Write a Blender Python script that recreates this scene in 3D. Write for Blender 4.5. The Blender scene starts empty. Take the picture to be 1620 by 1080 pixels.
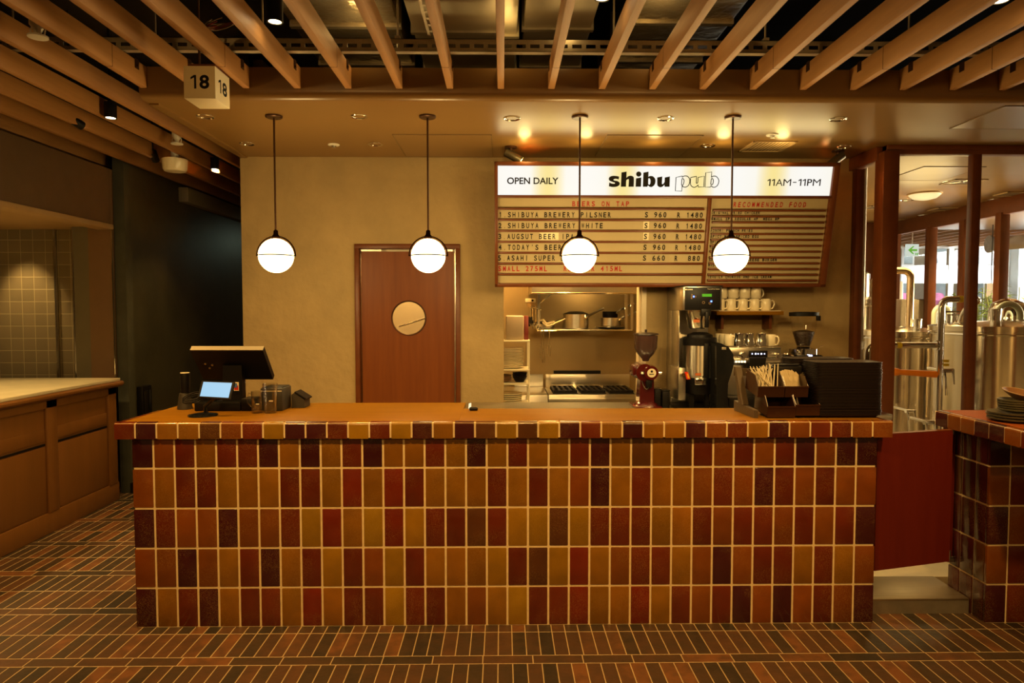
import bpy, bmesh, math, random
from mathutils import Vector, Matrix, Euler
PI = math.pi
R = random.Random(7)
scene = bpy.context.scene
COL = scene.collection

# ---------------------------------------------------------------- camera, ambient fill, exposure
F_PX, YAW, PITCH, CAM_Z = 1080.0, 0.0139, 0.0463, 1.6
cam_data = bpy.data.cameras.new('camera'); cam_data.sensor_width = 36; cam_data.lens = 24
cam_data.clip_start = 0.05; cam_data.clip_end = 200
cam = bpy.data.objects.new('camera', cam_data); COL.objects.link(cam)
cam.location = (0, 0, CAM_Z); cam.rotation_euler = (PI/2 - PITCH, 0, -YAW)
scene.camera = cam

world = bpy.data.worlds.new('world'); scene.world = world; world.use_nodes = True
wbg = world.node_tree.nodes['Background']
wbg.inputs[0].default_value = (1.0, 0.54, 0.16, 1); wbg.inputs[1].default_value = 0.045  # dim warm ambient fill for the room, open behind the camera

scene.view_settings.view_transform = 'Standard'; scene.view_settings.look = 'None'
scene.view_settings.gamma = 1.0; scene.view_settings.use_curve_mapping = False
scene.view_settings.exposure = 1.5
scene.cycles.max_bounces = 8; scene.cycles.diffuse_bounces = 4; scene.cycles.glossy_bounces = 4
scene.cycles.transmission_bounces = 8; scene.cycles.transparent_max_bounces = 12
scene.cycles.sample_clamp_indirect = 6.0; scene.cycles.caustics_reflective = False; scene.cycles.caustics_refractive = False
scene.cycles.use_denoising = True

WARM = (1.0, 0.55, 0.15); WARM2 = (1.0, 0.62, 0.20); DAY = (0.86, 0.94, 1.0)
def lamp(kind, name, loc, energy, color=WARM, target=None, size=0.05, angle=80, blend=0.6, sx=1, sy=1, spread=180):
    d = bpy.data.lights.new(name, kind); d.energy = energy; d.color = color
    if kind in ('POINT', 'SPOT'): d.shadow_soft_size = size; d.use_soft_falloff = False
    if kind == 'SPOT': d.spot_size = math.radians(angle); d.spot_blend = blend
    if kind == 'AREA': d.shape = 'RECTANGLE'; d.size = sx; d.size_y = sy; d.spread = math.radians(spread)
    o = bpy.data.objects.new(name, d); COL.objects.link(o); o.location = loc
    if target is not None:
        o.rotation_euler = (Vector(target) - Vector(loc)).to_track_quat('-Z', 'Y').to_euler()
    return o
# the hall's ceiling spots; the pair behind the camera is added to brighten the bar
for (x, y, e) in ((-1.75, 1.55, 46), (0.1, 1.5, 46), (1.95, 1.55, 46)):
    lamp('SPOT', 'hall_downlight', (x, y, 2.79), e, WARM, (x, 3.1, 0.45), 0.06, 95, 0.8)
for (x, y, e) in ((-1.7, -1.5, 32), (1.7, -1.5, 32)):
    lamp('SPOT', 'added_spot_at_bar', (x, y, 2.76), e, WARM, (x*0.6, 3.4, 1.0), 0.06, 85, 0.8)
lamp('SPOT', 'left_aisle_downlight', (-2.42, 3.2, 2.82), 50, WARM, (-2.45, 3.4, 0), 0.05, 80, 0.7)
lamp('SPOT', 'left_aisle_downlight', (-2.6, 6.3, 2.84), 20, WARM, (-2.6, 6.4, 0), 0.05, 90, 0.7)

# ---------------------------------------------------------------- picture ray -> point of the place (measuring aid)
_f0 = Vector((math.sin(YAW), math.cos(YAW), 0)); _r = Vector((math.cos(YAW), -math.sin(YAW), 0)); _z = Vector((0, 0, 1))
_f = _f0*math.cos(PITCH) - _z*math.sin(PITCH); _u = _z*math.cos(PITCH) + _f0*math.sin(PITCH)
def P(px, py, X=None, Y=None, Z=None):
    d = _f + _r*((px-810)/F_PX) + _u*((540-py)/F_PX)
    t = Y/d.y if Y is not None else X/d.x if X is not None else (Z-CAM_Z)/d.z
    return Vector((0, 0, CAM_Z)) + d*t

# ---------------------------------------------------------------- materials
MATS = {}
def new_mat(name):
    m = bpy.data.materials.new(name); m.use_nodes = True
    return m, m.node_tree, m.node_tree.nodes['Principled BSDF']
def setp(b, color=None, rough=None, metal=None, spec=None, coat=None, trans=None, ior=None, emit=None, estr=None, alpha=None, croug=None):
    for k, v in (('Base Color', None if color is None else (*color, 1)), ('Roughness', rough), ('Metallic', metal), ('Specular IOR Level', spec),
                 ('Coat Weight', coat), ('Coat Roughness', croug), ('Transmission Weight', trans), ('IOR', ior),
                 ('Emission Color', None if emit is None else (*emit, 1)), ('Emission Strength', estr), ('Alpha', alpha)):
        if v is not None: b.inputs[k].default_value = v
def mat(name, color, rough=0.5, metal=0.0, vary=0.0, scale=8.0, bump=0.0, bscale=60.0, stretch=(1, 1, 1), color2=None, **kw):
    if name in MATS: return MATS[name]
    m, nt, b = new_mat(name); setp(b, color, rough, metal, **kw)
    N, L = nt.nodes, nt.links
    if vary or bump or color2:
        tc = N.new('ShaderNodeTexCoord'); mp = N.new('ShaderNodeMapping'); mp.inputs['Scale'].default_value = stretch
        L.new(tc.outputs['Object'], mp.inputs['Vector'])
        if vary or color2:
            nz = N.new('ShaderNodeTexNoise'); nz.inputs['Scale'].default_value = scale; nz.inputs['Detail'].default_value = 6; nz.inputs['Roughness'].default_value = 0.62
            L.new(mp.outputs[0], nz.inputs['Vector'])
            mx = N.new('ShaderNodeMix'); mx.data_type = 'RGBA'
            c2 = color2 if color2 else tuple(c*(1+vary) for c in color); c1 = color if color2 else tuple(c*(1-vary) for c in color)
            mx.inputs['A'].default_value = (*c1, 1); mx.inputs['B'].default_value = (*c2, 1)
            mr = N.new('ShaderNodeMapRange'); mr.inputs[1].default_value = 0.3; mr.inputs[2].default_value = 0.7
            L.new(nz.outputs['Fac'], mr.inputs[0]); L.new(mr.outputs[0], mx.inputs['Factor']); L.new(mx.outputs['Result'], b.inputs['Base Color'])
        if bump:
            n2 = N.new('ShaderNodeTexNoise'); n2.inputs['Scale'].default_value = bscale; n2.inputs['Detail'].default_value = 5
            L.new(mp.outputs[0], n2.inputs['Vector'])
            bp = N.new('ShaderNodeBump'); bp.inputs['Strength'].default_value = bump; bp.inputs['Distance'].default_value = 0.01
            L.new(n2.outputs['Fac'], bp.inputs['Height']); L.new(bp.outputs[0], b.inputs['Normal'])
    MATS[name] = m
    return m
def emis(name, color, strength):
    if name in MATS: return MATS[name]
    m, nt, b = new_mat(name); setp(b, (0.0, 0.0, 0.0), 0.4, emit=color, estr=strength); MATS[name] = m
    return m
def glass(name, color=(1, 1, 1), rough=0.0, thin=True, f0=0.04, pw=5.0):
    """a thin pane: a clear sheet that still mirrors a little"""
    if name in MATS: return MATS[name]
    m, nt, b = new_mat(name); N, L = nt.nodes, nt.links
    if thin:
        N.remove(b); out = N['Material Output']
        tr = N.new('ShaderNodeBsdfTransparent'); tr.inputs[0].default_value = (*color, 1)
        gl = N.new('ShaderNodeBsdfGlossy'); gl.inputs['Roughness'].default_value = rough
        ge = N.new('ShaderNodeNewGeometry'); dt = N.new('ShaderNodeVectorMath'); dt.operation = 'DOT_PRODUCT'; L.new(ge.outputs['Incoming'], dt.inputs[0]); L.new(ge.outputs['Normal'], dt.inputs[1])
        def mth(op, a, b=None):
            n = N.new('ShaderNodeMath'); n.operation = op
            for i, v in enumerate((a, b)):
                if v is None: continue
                if isinstance(v, (int, float)): n.inputs[i].default_value = v
                else: L.new(v, n.inputs[i])
            return n.outputs[0]
        fr = mth('ADD', f0, mth('MULTIPLY', 0.9 - f0, mth('POWER', mth('SUBTRACT', 1.0, mth('ABSOLUTE', dt.outputs['Value'])), pw)))
        mx = N.new('ShaderNodeMixShader'); L.new(fr, mx.inputs[0]); L.new(tr.outputs[0], mx.inputs[1]); L.new(gl.outputs[0], mx.inputs[2])
        L.new(mx.outputs[0], out.inputs[0])
    else: setp(b, color, rough, trans=1.0, ior=1.45)
    MATS[name] = m
    return m

# ---------------------------------------------------------------- mesh building
class MB:
    """collects shapes in world (or, for copied kinds, local) coordinates and links them as ONE mesh object"""
    def __init__(self, root=None):
        self.bm = bmesh.new(); self.root = root; self.mi = 0
        self.off = Vector(root.location) if root is not None else Vector((0, 0, 0))
    def _f(self, n0):
        self.bm.faces.ensure_lookup_table()
        for f in self.bm.faces[n0:]: f.material_index = self.mi
    def box(self, x0, x1, y0, y1, z0, z1, b=0.0, seg=2, M=None):
        n0 = len(self.bm.faces)
        T = Matrix.Translation(((x0+x1)/2, (y0+y1)/2, (z0+z1)/2)) @ Matrix.Diagonal((abs(x1-x0), abs(y1-y0), abs(z1-z0), 1))
        if M is not None: T = M @ T
        if b > 0:
            t = bmesh.new(); bmesh.ops.create_cube(t, size=1, matrix=T)
            bmesh.ops.bevel(t, geom=t.edges[:], offset=b, segments=seg, profile=0.5, affect='EDGES')
            me = bpy.data.meshes.new('tmp'); t.to_mesh(me); t.free(); self.bm.from_mesh(me); bpy.data.meshes.remove(me)
        else: bmesh.ops.create_cube(self.bm, size=1, matrix=T)
        self._f(n0); return self
    def cyl(self, p0, p1, r0, r1=None, seg=20, caps=True):
        n0 = len(self.bm.faces); r1 = r0 if r1 is None else r1
        p0, p1 = Vector(p0), Vector(p1); d = p1-p0
        q = d.to_track_quat('Z', 'Y').to_matrix().to_4x4()
        bmesh.ops.create_cone(self.bm, cap_ends=caps, segments=seg, radius1=r0, radius2=r1, depth=d.length, matrix=Matrix.Translation((p0+p1)/2) @ q)
        self._f(n0); return self
    def sph(self, c, r, seg=24, s=(1, 1, 1)):
        n0 = len(self.bm.faces)
        bmesh.ops.create_uvsphere(self.bm, u_segments=seg, v_segments=seg//2, radius=r, matrix=Matrix.Translation(c) @ Matrix.Diagonal((*s, 1)))
        self._f(n0); return self
    def lathe(self, c, prof, seg=28, axis='Z', M=None):
        """prof: (radius, height) pairs; closed at an end whose radius is 0"""
        n0 = len(self.bm.faces); rings = []
        for r, h in prof:
            ring = []
            for i in range(1 if r <= 1e-6 else seg):
                a = 2*PI*i/seg; v = Vector((r*math.cos(a), r*math.sin(a), h))
                if axis == 'Y': v = Vector((v.x, -v.z, v.y))
                if axis == 'X': v = Vector((v.z, v.x, v.y))
                if M is not None: v = M @ v
                ring.append(self.bm.verts.new(v + Vector(c)))
            rings.append(ring)
        for a, b in zip(rings, rings[1:]):
            for i in range(seg):
                q = [a[i % len(a)], a[(i+1) % len(a)], b[(i+1) % len(b)], b[i % len(b)]]
                q = list(dict.fromkeys(q))
                if len(q) > 2: self.bm.faces.new(q)
        self._f(n0); return self
    def tube(self, pts, r, seg=10, closed=False, caps=True):
        n0 = len(self.bm.faces); pts = [Vector(p) for p in pts]; n = len(pts); rings = []
        up = None
        for i, p in enumerate(pts):
            a = pts[i-1] if (i > 0 or closed) else p; b = pts[(i+1) % n] if (i < n-1 or closed) else p
            t = (b-a).normalized()
            if up is None: up = t.orthogonal().normalized()
            up = (up - t*up.dot(t)); up = up.normalized() if up.length > 1e-6 else t.orthogonal().normalized()
            s = t.cross(up); rr = r[i] if isinstance(r, (list, tuple)) else r
            rings.append([self.bm.verts.new(p + up*(rr*math.cos(2*PI*k/seg)) + s*(rr*math.sin(2*PI*k/seg))) for k in range(seg)])
        for i in range(n if closed else n-1):
            A, B = rings[i], rings[(i+1) % n]
            for k in range(seg): self.bm.faces.new((A[k], A[(k+1) % seg], B[(k+1) % seg], B[k]))
        if caps and not closed: self.bm.faces.new(rings[0][::-1]); self.bm.faces.new(rings[-1])
        self._f(n0); return self
    def prism(self, poly, d, M=None):
        """poly: list of 3D points (flat outline); d: extrusion vector"""
        n0 = len(self.bm.faces); d = Vector(d)
        A = [Vector(p) for p in poly]; 
        if M is not None: A = [M @ p for p in A]; d = M.to_3x3() @ d
        va = [self.bm.verts.new(p) for p in A]; vb = [self.bm.verts.new(p+d) for p in A]; n = len(A)
        self.bm.faces.new(va[::-1]); self.bm.faces.new(vb)
        for i in range(n): self.bm.faces.new((va[i], va[(i+1) % n], vb[(i+1) % n], vb[i]))
        self._f(n0); return self
    def quad(self, *pts):
        n0 = len(self.bm.faces); self.bm.faces.new([self.bm.verts.new(Vector(p)) for p in pts]); self._f(n0); return self
    def mesh(self, me, M):
        n0 = len(self.bm.faces); n1 = len(self.bm.verts); self.bm.from_mesh(me); self.bm.verts.ensure_lookup_table()
        for v in self.bm.verts[n1:]: v.co = M @ v.co
        self._f(n0); return self
    def build(self, name, mats, parent=None, smooth=True, recalc=True):
        if recalc: bmesh.ops.recalc_face_normals(self.bm, faces=self.bm.faces[:])
        for v in self.bm.verts: v.co -= self.off
        me = bpy.data.meshes.new(name); self.bm.to_mesh(me); self.bm.free()
        for m in (mats if isinstance(mats, (list, tuple)) else [mats]): me.materials.append(m)
        if smooth:
            me.polygons.foreach_set('use_smooth', [True]*len(me.polygons)); me.set_sharp_from_angle(angle=math.radians(35))
        o = bpy.data.objects.new(name, me); COL.objects.link(o)
        if parent is not None: o.parent = parent
        elif self.root is not None: o.parent = self.root
        return o
def tag(o, label, cat, group=None, kind=None):
    o['label'] = label; o['category'] = cat
    if group: o['group'] = group
    if kind: o['kind'] = kind
    return o
def thing(name, label, cat, loc=(0, 0, 0), rz=0.0, group=None):
    o = bpy.data.objects.new(name, None); COL.objects.link(o); o.location = loc; o.rotation_euler = (0, 0, rz)
    o.empty_display_size = 0.1
    return tag(o, label, cat, group)
def struct(o): o['kind'] = 'structure'; return o
def dup(root, loc, rz=None, label=None, group=None, rot=None):
    """a copy of a thing with copies of its parts and their sub-parts"""
    r = root.copy(); COL.objects.link(r); r.location = loc
    if rz is not None: r.rotation_euler = (0, 0, rz)
    if rot is not None: r.rotation_euler = rot
    if label: r['label'] = label
    if group: r['group'] = group
    for ch in list(root.children):
        c = ch.copy(); COL.objects.link(c); c.parent = r
        for g in ch.children:
            d = g.copy(); COL.objects.link(d); d.parent = c
    return r
def arc(c, r, a0, a1, n=12, plane='XZ'):
    out = []
    for i in range(n+1):
        a = a0 + (a1-a0)*i/n; x, y = r*math.cos(a), r*math.sin(a)
        out.append(Vector(c) + (Vector((x, 0, y)) if plane == 'XZ' else Vector((x, y, 0)) if plane == 'XY' else Vector((0, x, y))))
    return out
def bend(pts, r=0.05, n=6):
    """rounds the corners of a polyline"""
    pts = [Vector(p) for p in pts]; out = [pts[0]]
    for a, b, c in zip(pts, pts[1:], pts[2:]):
        u, v = (a-b), (c-b); rr = min(r, u.length/2.01, v.length/2.01); p, q = b+u.normalized()*rr, b+v.normalized()*rr
        for i in range(n+1):
            t = i/n; out.append(p*(1-t)**2 + b*2*t*(1-t) + q*t*t)
    out.append(pts[-1]); return out

# ---------------------------------------------------------------- lettering
_GL = {}
def text_mesh(s, bold=0.0, shear=0.0, extrude=0.0):
    k = (s, bold, shear, extrude)
    if k in _GL: return _GL[k]
    if s == '1':                                   # a one with a flag
        w = 0.115 + bold*1.5; me = bpy.data.meshes.new('t'); pts = [(0.30-w, 0), (0.30, 0), (0.30, 0.72), (0.30-w, 0.72), (0.0, 0.60), (0.0, 0.60-w), (0.30-w, 0.72-w*1.15)]
        me.from_pydata([(x, y, 0) for x, y in pts], [], [(0, 1, 2, 6), (2, 3, 6), (3, 4, 5, 6)]); _GL[k] = (me, 0.0, 0.30, 0.0, 0.72); return _GL[k]
    cu = bpy.data.curves.new('t', 'FONT'); cu.body = s; cu.size = 1; cu.offset = bold; cu.shear = shear; cu.extrude = extrude; cu.resolution_u = 4
    o = bpy.data.objects.new('t', cu); COL.objects.link(o); bpy.context.view_layer.update()
    dg = bpy.context.evaluated_depsgraph_get(); me = bpy.data.meshes.new_from_object(o.evaluated_get(dg))
    bpy.data.objects.remove(o); bpy.data.curves.remove(cu)
    xs = [v.co.x for v in me.vertices]; ys = [v.co.y for v in me.vertices]
    _GL[k] = (me, min(xs), max(xs), min(ys), max(ys)); return _GL[k]
def put_text(mb, s, B, u0, u1, v0, v1, **kw):
    """fits the string s into the rectangle u0..u1, v0..v1 of the frame B (4x4: x along, y up, z out)"""
    me, a, b, c, d = text_mesh(s, **kw); sx = (u1-u0)/(b-a); sy = (v1-v0)/(d-c)
    mb.mesh(me, B @ Matrix.Translation((u0-a*sx, v0-c*sy, 0)) @ Matrix.Diagonal((sx, sy, 0.02, 1)))
def put_mono(mb, s, B, u0, pitch, v0, v1, fill=0.66, **kw):
    for i, ch in enumerate(s):
        if ch == ' ': continue
        w = pitch*fill; k = {'I': 0.22, '.': 0.22, '1': 0.42, "'": 0.2, '-': 0.8}.get(ch, 1.0)
        c = u0 + pitch*(i+0.5); h0, h1 = v0, v1
        if ch == '.': h1 = v0 + (v1-v0)*0.16
        if ch == "'": h0 = v1 - (v1-v0)*0.3
        if ch == '-': h0 = v0 + (v1-v0)*0.42; h1 = v0 + (v1-v0)*0.55
        put_text(mb, ch, B, c-w*k/2, c+w*k/2, h0, h1, **kw)

# ---------------------------------------------------------------- the place's materials
class NG:
    """small wrapper for math nodes"""
    def __init__(self, nt): self.nt = nt
    def m(self, op, a, b=None, c=None):
        n = self.nt.nodes.new('ShaderNodeMath'); n.operation = op
        for i, v in enumerate((a, b, c)):
            if v is None: continue
            if isinstance(v, (int, float)): n.inputs[i].default_value = v
            else: self.nt.links.new(v, n.inputs[i])
        return n.outputs[0]
    def mixf(self, f, a, b): return self.m('ADD', self.m('MULTIPLY', a, self.m('SUBTRACT', 1, f)), self.m('MULTIPLY', b, f))
def ramp(nt, fac, stops):
    n = nt.nodes.new('ShaderNodeValToRGB'); e = n.color_ramp.elements
    while len(e) < len(stops): e.new(0.5)
    for el, (p, c) in zip(e, stops): el.position = p; el.color = (*c, 1)
    nt.links.new(fac, n.inputs[0]); return n.outputs[0]
def brick_floor():
    m, nt, b = new_mat('brick_paver_floor'); g = NG(nt); N, L = nt.nodes, nt.links
    tc = N.new('ShaderNodeTexCoord'); sp = N.new('ShaderNodeSeparateXYZ'); L.new(tc.outputs['Object'], sp.inputs[0])
    X, Y = sp.outputs[0], sp.outputs[1]; PER, ST, RW, PX, PS = 0.531, 0.073, 0.229, 0.0664, 0.2295
    x0 = P(767.9, 990.6, Z=0).x; xs = P(763.8, 1044, Z=0).x
    yy = g.m('SUBTRACT', Y, 3.021); mm = g.m('FLOORED_MODULO', yy, PER); band = g.m('FLOOR', g.m('DIVIDE', yy, PER))
    strip = g.m('LESS_THAN', mm, ST)
    cx = g.mixf(strip, g.m('DIVIDE', g.m('SUBTRACT', X, x0), PX), g.m('DIVIDE', g.m('SUBTRACT', X, xs), PS))
    cy = g.mixf(strip, g.m('DIVIDE', g.m('SUBTRACT', mm, ST), RW), g.m('DIVIDE', mm, ST))
    fx, fy = g.m('FRACT', cx), g.m('FRACT', cy)
    dx = g.m('MULTIPLY', g.m('MINIMUM', fx, g.m('SUBTRACT', 1, fx)), g.mixf(strip, PX, PS))
    dy = g.m('MULTIPLY', g.m('MINIMUM', fy, g.m('SUBTRACT', 1, fy)), g.mixf(strip, RW, ST))
    d = g.m('MINIMUM', dx, dy)
    cb = N.new('ShaderNodeCombineXYZ'); L.new(g.m('ADD', g.m('FLOOR', cx), g.m('MULTIPLY', strip, 71.5)), cb.inputs[0])
    L.new(g.m('ADD', g.m('FLOOR', cy), g.m('MULTIPLY', band, 5)), cb.inputs[1])
    wn = N.new('ShaderNodeTexWhiteNoise'); wn.noise_dimensions = '3D'; L.new(cb.outputs[0], wn.inputs['Vector'])
    nz = N.new('ShaderNodeTexNoise'); nz.inputs['Scale'].default_value = 14; nz.inputs['Detail'].default_value = 5; L.new(tc.outputs['Object'], nz.inputs['Vector'])
    fac = g.m('ADD', wn.outputs['Value'], g.m('MULTIPLY', g.m('SUBTRACT', nz.outputs['Fac'], 0.5), 0.9))
    col = ramp(nt, fac, [(0.0, (0.030, 0.022, 0.014)), (0.25, (0.050, 0.031, 0.017)), (0.55, (0.072, 0.036, 0.018)), (0.8, (0.10, 0.045, 0.019)), (1.0, (0.17, 0.068, 0.024))])
    gr = N.new('ShaderNodeMapRange'); gr.inputs[1].default_value = 0.0015; gr.inputs[2].default_value = 0.0032; L.new(d, gr.inputs[0])
    mx = N.new('ShaderNodeMix'); mx.data_type = 'RGBA'; L.new(gr.outputs[0], mx.inputs['Factor']); mx.inputs['A'].default_value = (0.50, 0.37, 0.20, 1); L.new(col, mx.inputs['B'])
    L.new(mx.outputs['Result'], b.inputs['Base Color'])
    n2 = N.new('ShaderNodeTexNoise'); n2.inputs['Scale'].default_value = 45; L.new(tc.outputs['Object'], n2.inputs['Vector'])
    L.new(g.m('ADD', 0.30, g.m('MULTIPLY', n2.outputs['Fac'], 0.25)), b.inputs['Roughness'])
    g2 = N.new('ShaderNodeMapRange'); g2.inputs[1].default_value = 0.001; g2.inputs[2].default_value = 0.006; L.new(d, g2.inputs[0])
    bp = N.new('ShaderNodeBump'); bp.inputs['Strength'].default_value = 0.5; bp.inputs['Distance'].default_value = 0.004
    L.new(g.m('ADD', g2.outputs[0], g.m('MULTIPLY', n2.outputs['Fac'], 0.3)), bp.inputs['Height']); L.new(bp.outputs[0], b.inputs['Normal'])
    return m
def glazed_tile():
    m, nt, b = new_mat('glazed_tile'); g = NG(nt); N, L = nt.nodes, nt.links
    at = N.new('ShaderNodeAttribute'); at.attribute_name = 'Col'; tc = N.new('ShaderNodeTexCoord')
    nz = N.new('ShaderNodeTexNoise'); nz.inputs['Scale'].default_value = 9; nz.inputs['Detail'].default_value = 4; L.new(tc.outputs['Object'], nz.inputs['Vector'])
    hs = N.new('ShaderNodeHueSaturation'); L.new(at.outputs['Color'], hs.inputs['Color'])
    L.new(g.m('ADD', 0.62, g.m('MULTIPLY', nz.outputs['Fac'], 0.76)), hs.inputs['Value'])
    vo = N.new('ShaderNodeTexVoronoi'); vo.inputs['Scale'].default_value = 330; L.new(tc.outputs['Object'], vo.inputs['Vector'])
    n3 = N.new('ShaderNodeTexNoise'); n3.inputs['Scale'].default_value = 5.0; L.new(tc.outputs['Object'], n3.inputs['Vector'])
    thr = g.m('MINIMUM', g.m('MULTIPLY', g.m('MAXIMUM', g.m('SUBTRACT', n3.outputs['Fac'], 0.36), 0.0), 1.3), 0.27)
    fl = g.m('LESS_THAN', vo.outputs['Distance'], thr)
    mx = N.new('ShaderNodeMix'); mx.data_type = 'RGBA'; L.new(g.m('MULTIPLY', fl, 0.5), mx.inputs['Factor']); L.new(hs.outputs[0], mx.inputs['A']); mx.inputs['B'].default_value = (0.50, 0.30, 0.08, 1)
    L.new(mx.outputs['Result'], b.inputs['Base Color'])
    n2 = N.new('ShaderNodeTexNoise'); n2.inputs['Scale'].default_value = 26; n2.inputs['Detail'].default_value = 3; L.new(tc.outputs['Object'], n2.inputs['Vector'])
    bp = N.new('ShaderNodeBump'); bp.inputs['Strength'].default_value = 0.12; bp.inputs['Distance'].default_value = 0.01; L.new(n2.outputs['Fac'], bp.inputs['Height']); L.new(bp.outputs[0], b.inputs['Normal'])
    setp(b, rough=0.15, spec=0.5)
    return m
M_FLOOR = brick_floor(); M_TILE = glazed_tile()
M_GROUT = mat('cream_grout', (0.86, 0.68, 0.38), 0.8, vary=0.1, scale=30)
def wood(name, c1, c2, stretch, rough=0.45, scale=3.0, coat=0.0, bump=0.05, spec=0.5):
    return mat(name, c1, rough, color2=c2, scale=scale, stretch=stretch, bump=bump, bscale=22, coat=coat, spec=spec)
M_SLAT = wood('pale_larch_slat', (0.33, 0.152, 0.045), (0.43, 0.21, 0.066), (9, 0.6, 9), 0.55)
M_TOP = wood('oiled_countertop', (0.185, 0.078, 0.0035), (0.225, 0.10, 0.0045), (0.8, 7, 7), 0.5, coat=0.0, spec=0.06)
M_DOOR = wood('red_brown_veneer', (0.155, 0.038, 0.006), (0.20, 0.053, 0.008), (8, 8, 0.5), 0.45, spec=0.3)
M_FRAME = wood('red_brown_frame', (0.11, 0.028, 0.006), (0.15, 0.040, 0.008), (3, 3, 3), 0.38, spec=0.35)
M_DARKRED = wood('dark_red_panel', (0.12, 0.010, 0.004), (0.15, 0.014, 0.005), (6, 6, 0.6), 0.42)
M_CAB = wood('brown_cabinet_paint', (0.15, 0.060, 0.010), (0.18, 0.072, 0.013), (4, 4, 0.4), 0.45)
M_PLASTER = mat('trowelled_plaster', (0.41, 0.290, 0.130), 0.85, vary=0.13, scale=2.5, bump=0.9, bscale=13)
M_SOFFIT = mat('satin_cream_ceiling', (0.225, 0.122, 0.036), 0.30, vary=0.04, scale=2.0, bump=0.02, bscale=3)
M_FASCIA = mat('cream_fascia', (0.42, 0.27, 0.12), 0.5, vary=0.05)
M_DARK = mat('black_slab', (0.015, 0.014, 0.013), 0.8, vary=0.2)
M_GREENBLK = mat('green_black_plaster', (0.042, 0.040, 0.024), 0.5, vary=0.35, scale=2.0, bump=0.25, bscale=5)
M_BROWNWALL = mat('dark_brown_panel', (0.105, 0.062, 0.030), 0.6, vary=0.08)
M_STEEL = mat('brushed_stainless', (0.62, 0.60, 0.56), 0.28, 1.0, vary=0.06, scale=5, stretch=(1, 1, 30))
M_CHROME = mat('polished_chrome', (0.78, 0.76, 0.72), 0.09, 1.0)
M_GALV = mat('galvanised_steel', (0.50, 0.44, 0.33), 0.42, 0.6, vary=0.15, scale=12)
M_FOIL = mat('crinkled_foil', (0.70, 0.60, 0.42), 0.26, 0.8, bump=1.0, bscale=14)
M_BLACK = mat('black_plastic', (0.006, 0.005, 0.005), 0.45, vary=0.1, spec=0.2)
M_GLOSSBLK = mat('gloss_black', (0.010, 0.010, 0.010), 0.12, vary=0.05)
M_BRONZE = mat('dark_bronze', (0.075, 0.034, 0.016), 0.38, 0.7, vary=0.1)
M_HOOP = mat('hoop_bronze', (0.0035, 0.0014, 0.0006), 0.7, vary=0.1, spec=0.0)
M_WHITE = mat('off_white_enamel', (0.70, 0.66, 0.56), 0.5, vary=0.03)
M_CERAM = mat('cream_ceramic', (0.84, 0.74, 0.52), 0.22, vary=0.04)
M_LETTER = mat('black_letter', (0.006, 0.005, 0.004), 0.7, vary=0.05, spec=0.2)
M_RED = mat('red_letter', (0.42, 0.008, 0.006), 0.6, vary=0.05)
M_CREAMPANEL = mat('cream_menu_panel', (0.48, 0.38, 0.20), 0.55, vary=0.05, scale=4)
M_GLASS = glass('clear_pane', (0.97, 0.96, 0.93))
TILE_COLS = {'D': (0.052, 0.009, 0.009), 'B': (0.085, 0.030, 0.008), 'R': (0.125, 0.020, 0.005), 'C': (0.16, 0.018, 0.005), 'M': (0.19, 0.052, 0.006), 'O': (0.23, 0.092, 0.006), 'Y': (0.27, 0.135, 0.006)}

def brushed(name, color, rough, aniso):
    """steel brushed around its axis: highlights draw out along the height"""
    if name in MATS: return MATS[name]
    m = mat(name, color, rough, 1.0, vary=0.05, scale=3); b = m.node_tree.nodes['Principled BSDF']
    tg = m.node_tree.nodes.new('ShaderNodeTangent'); tg.direction_type = 'RADIAL'; tg.axis = 'Z'; m.node_tree.links.new(tg.outputs[0], b.inputs['Tangent'])
    b.inputs['Anisotropic'].default_value = aniso; b.inputs['Anisotropic Rotation'].default_value = 0.25
    return m

# ---------------------------------------------------------------- room shell
ZC, YW, YF = 2.80, 5.45, 3.96            # dropped ceiling height, back wall, front of the dropped ceiling
fl = MB(); fl.quad((-6, -4, 0), (9, -4, 0), (9, 14, 0), (-6, 14, 0)); struct(fl.build('floor', M_FLOOR))
m = MB(); m.box(-7, 9.5, -4, 15, 3.62, 3.72); struct(m.build('ceiling_slab', M_DARK))
# dropped ceiling over the bar and the brew room, with a rounded nose to its fascia
XL = -2.06
m = MB(); prof = [(YF, 2.975)] + [(YF - 0.0, ZC + 0.05)] + [(YF + 0.045 - 0.045*math.cos(a), ZC + 0.045 - 0.045*math.sin(a)) for a in (PI/8, PI/4, 3*PI/8, PI/2)]
prof += [(10.2, ZC), (10.2, ZC + 0.04), (YF + 0.06, ZC + 0.05), (YF + 0.03, 2.975)]
m.prism([(XL, y, z) for y, z in prof], (10.0, 0, 0)); struct(m.build('ceiling_dropped', M_SOFFIT))
# back wall: left of the door, over the door, between door and kitchen hatch, right of the hatch
DX0, DX1, DZ = -1.17, -0.335, 2.12
m = MB(); 
for x0, x1, z0, z1 in ((-2.06, DX0, 0, ZC), (DX0, DX1, DZ, ZC), (DX1, 0.01, 0, ZC), (0.01, 1.15, 1.95, ZC), (1.15, 2.80, 0, ZC)): m.box(x0, x1, YW, YW + 0.14, z0, z1)
struct(m.build('wall_back', M_PLASTER))
m = MB(); m.box(-2.06, -1.92, YW + 0.14, 10, 0, 3.6); struct(m.build('wall_corridor', M_PLASTER))
m = MB(); m.box(-2.06, -1.98, YW, YW + 0.1, 2.80, 3.6); struct(m.build('wall_upper', M_DARK))
# small picture-rail moulding where the ceiling meets the plaster at the left corner
m = MB(); m.box(-2.055, -2.00, YF + 0.1, YW, ZC - 0.010, ZC); struct(m.build('trim_1', M_SOFFIT))

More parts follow.
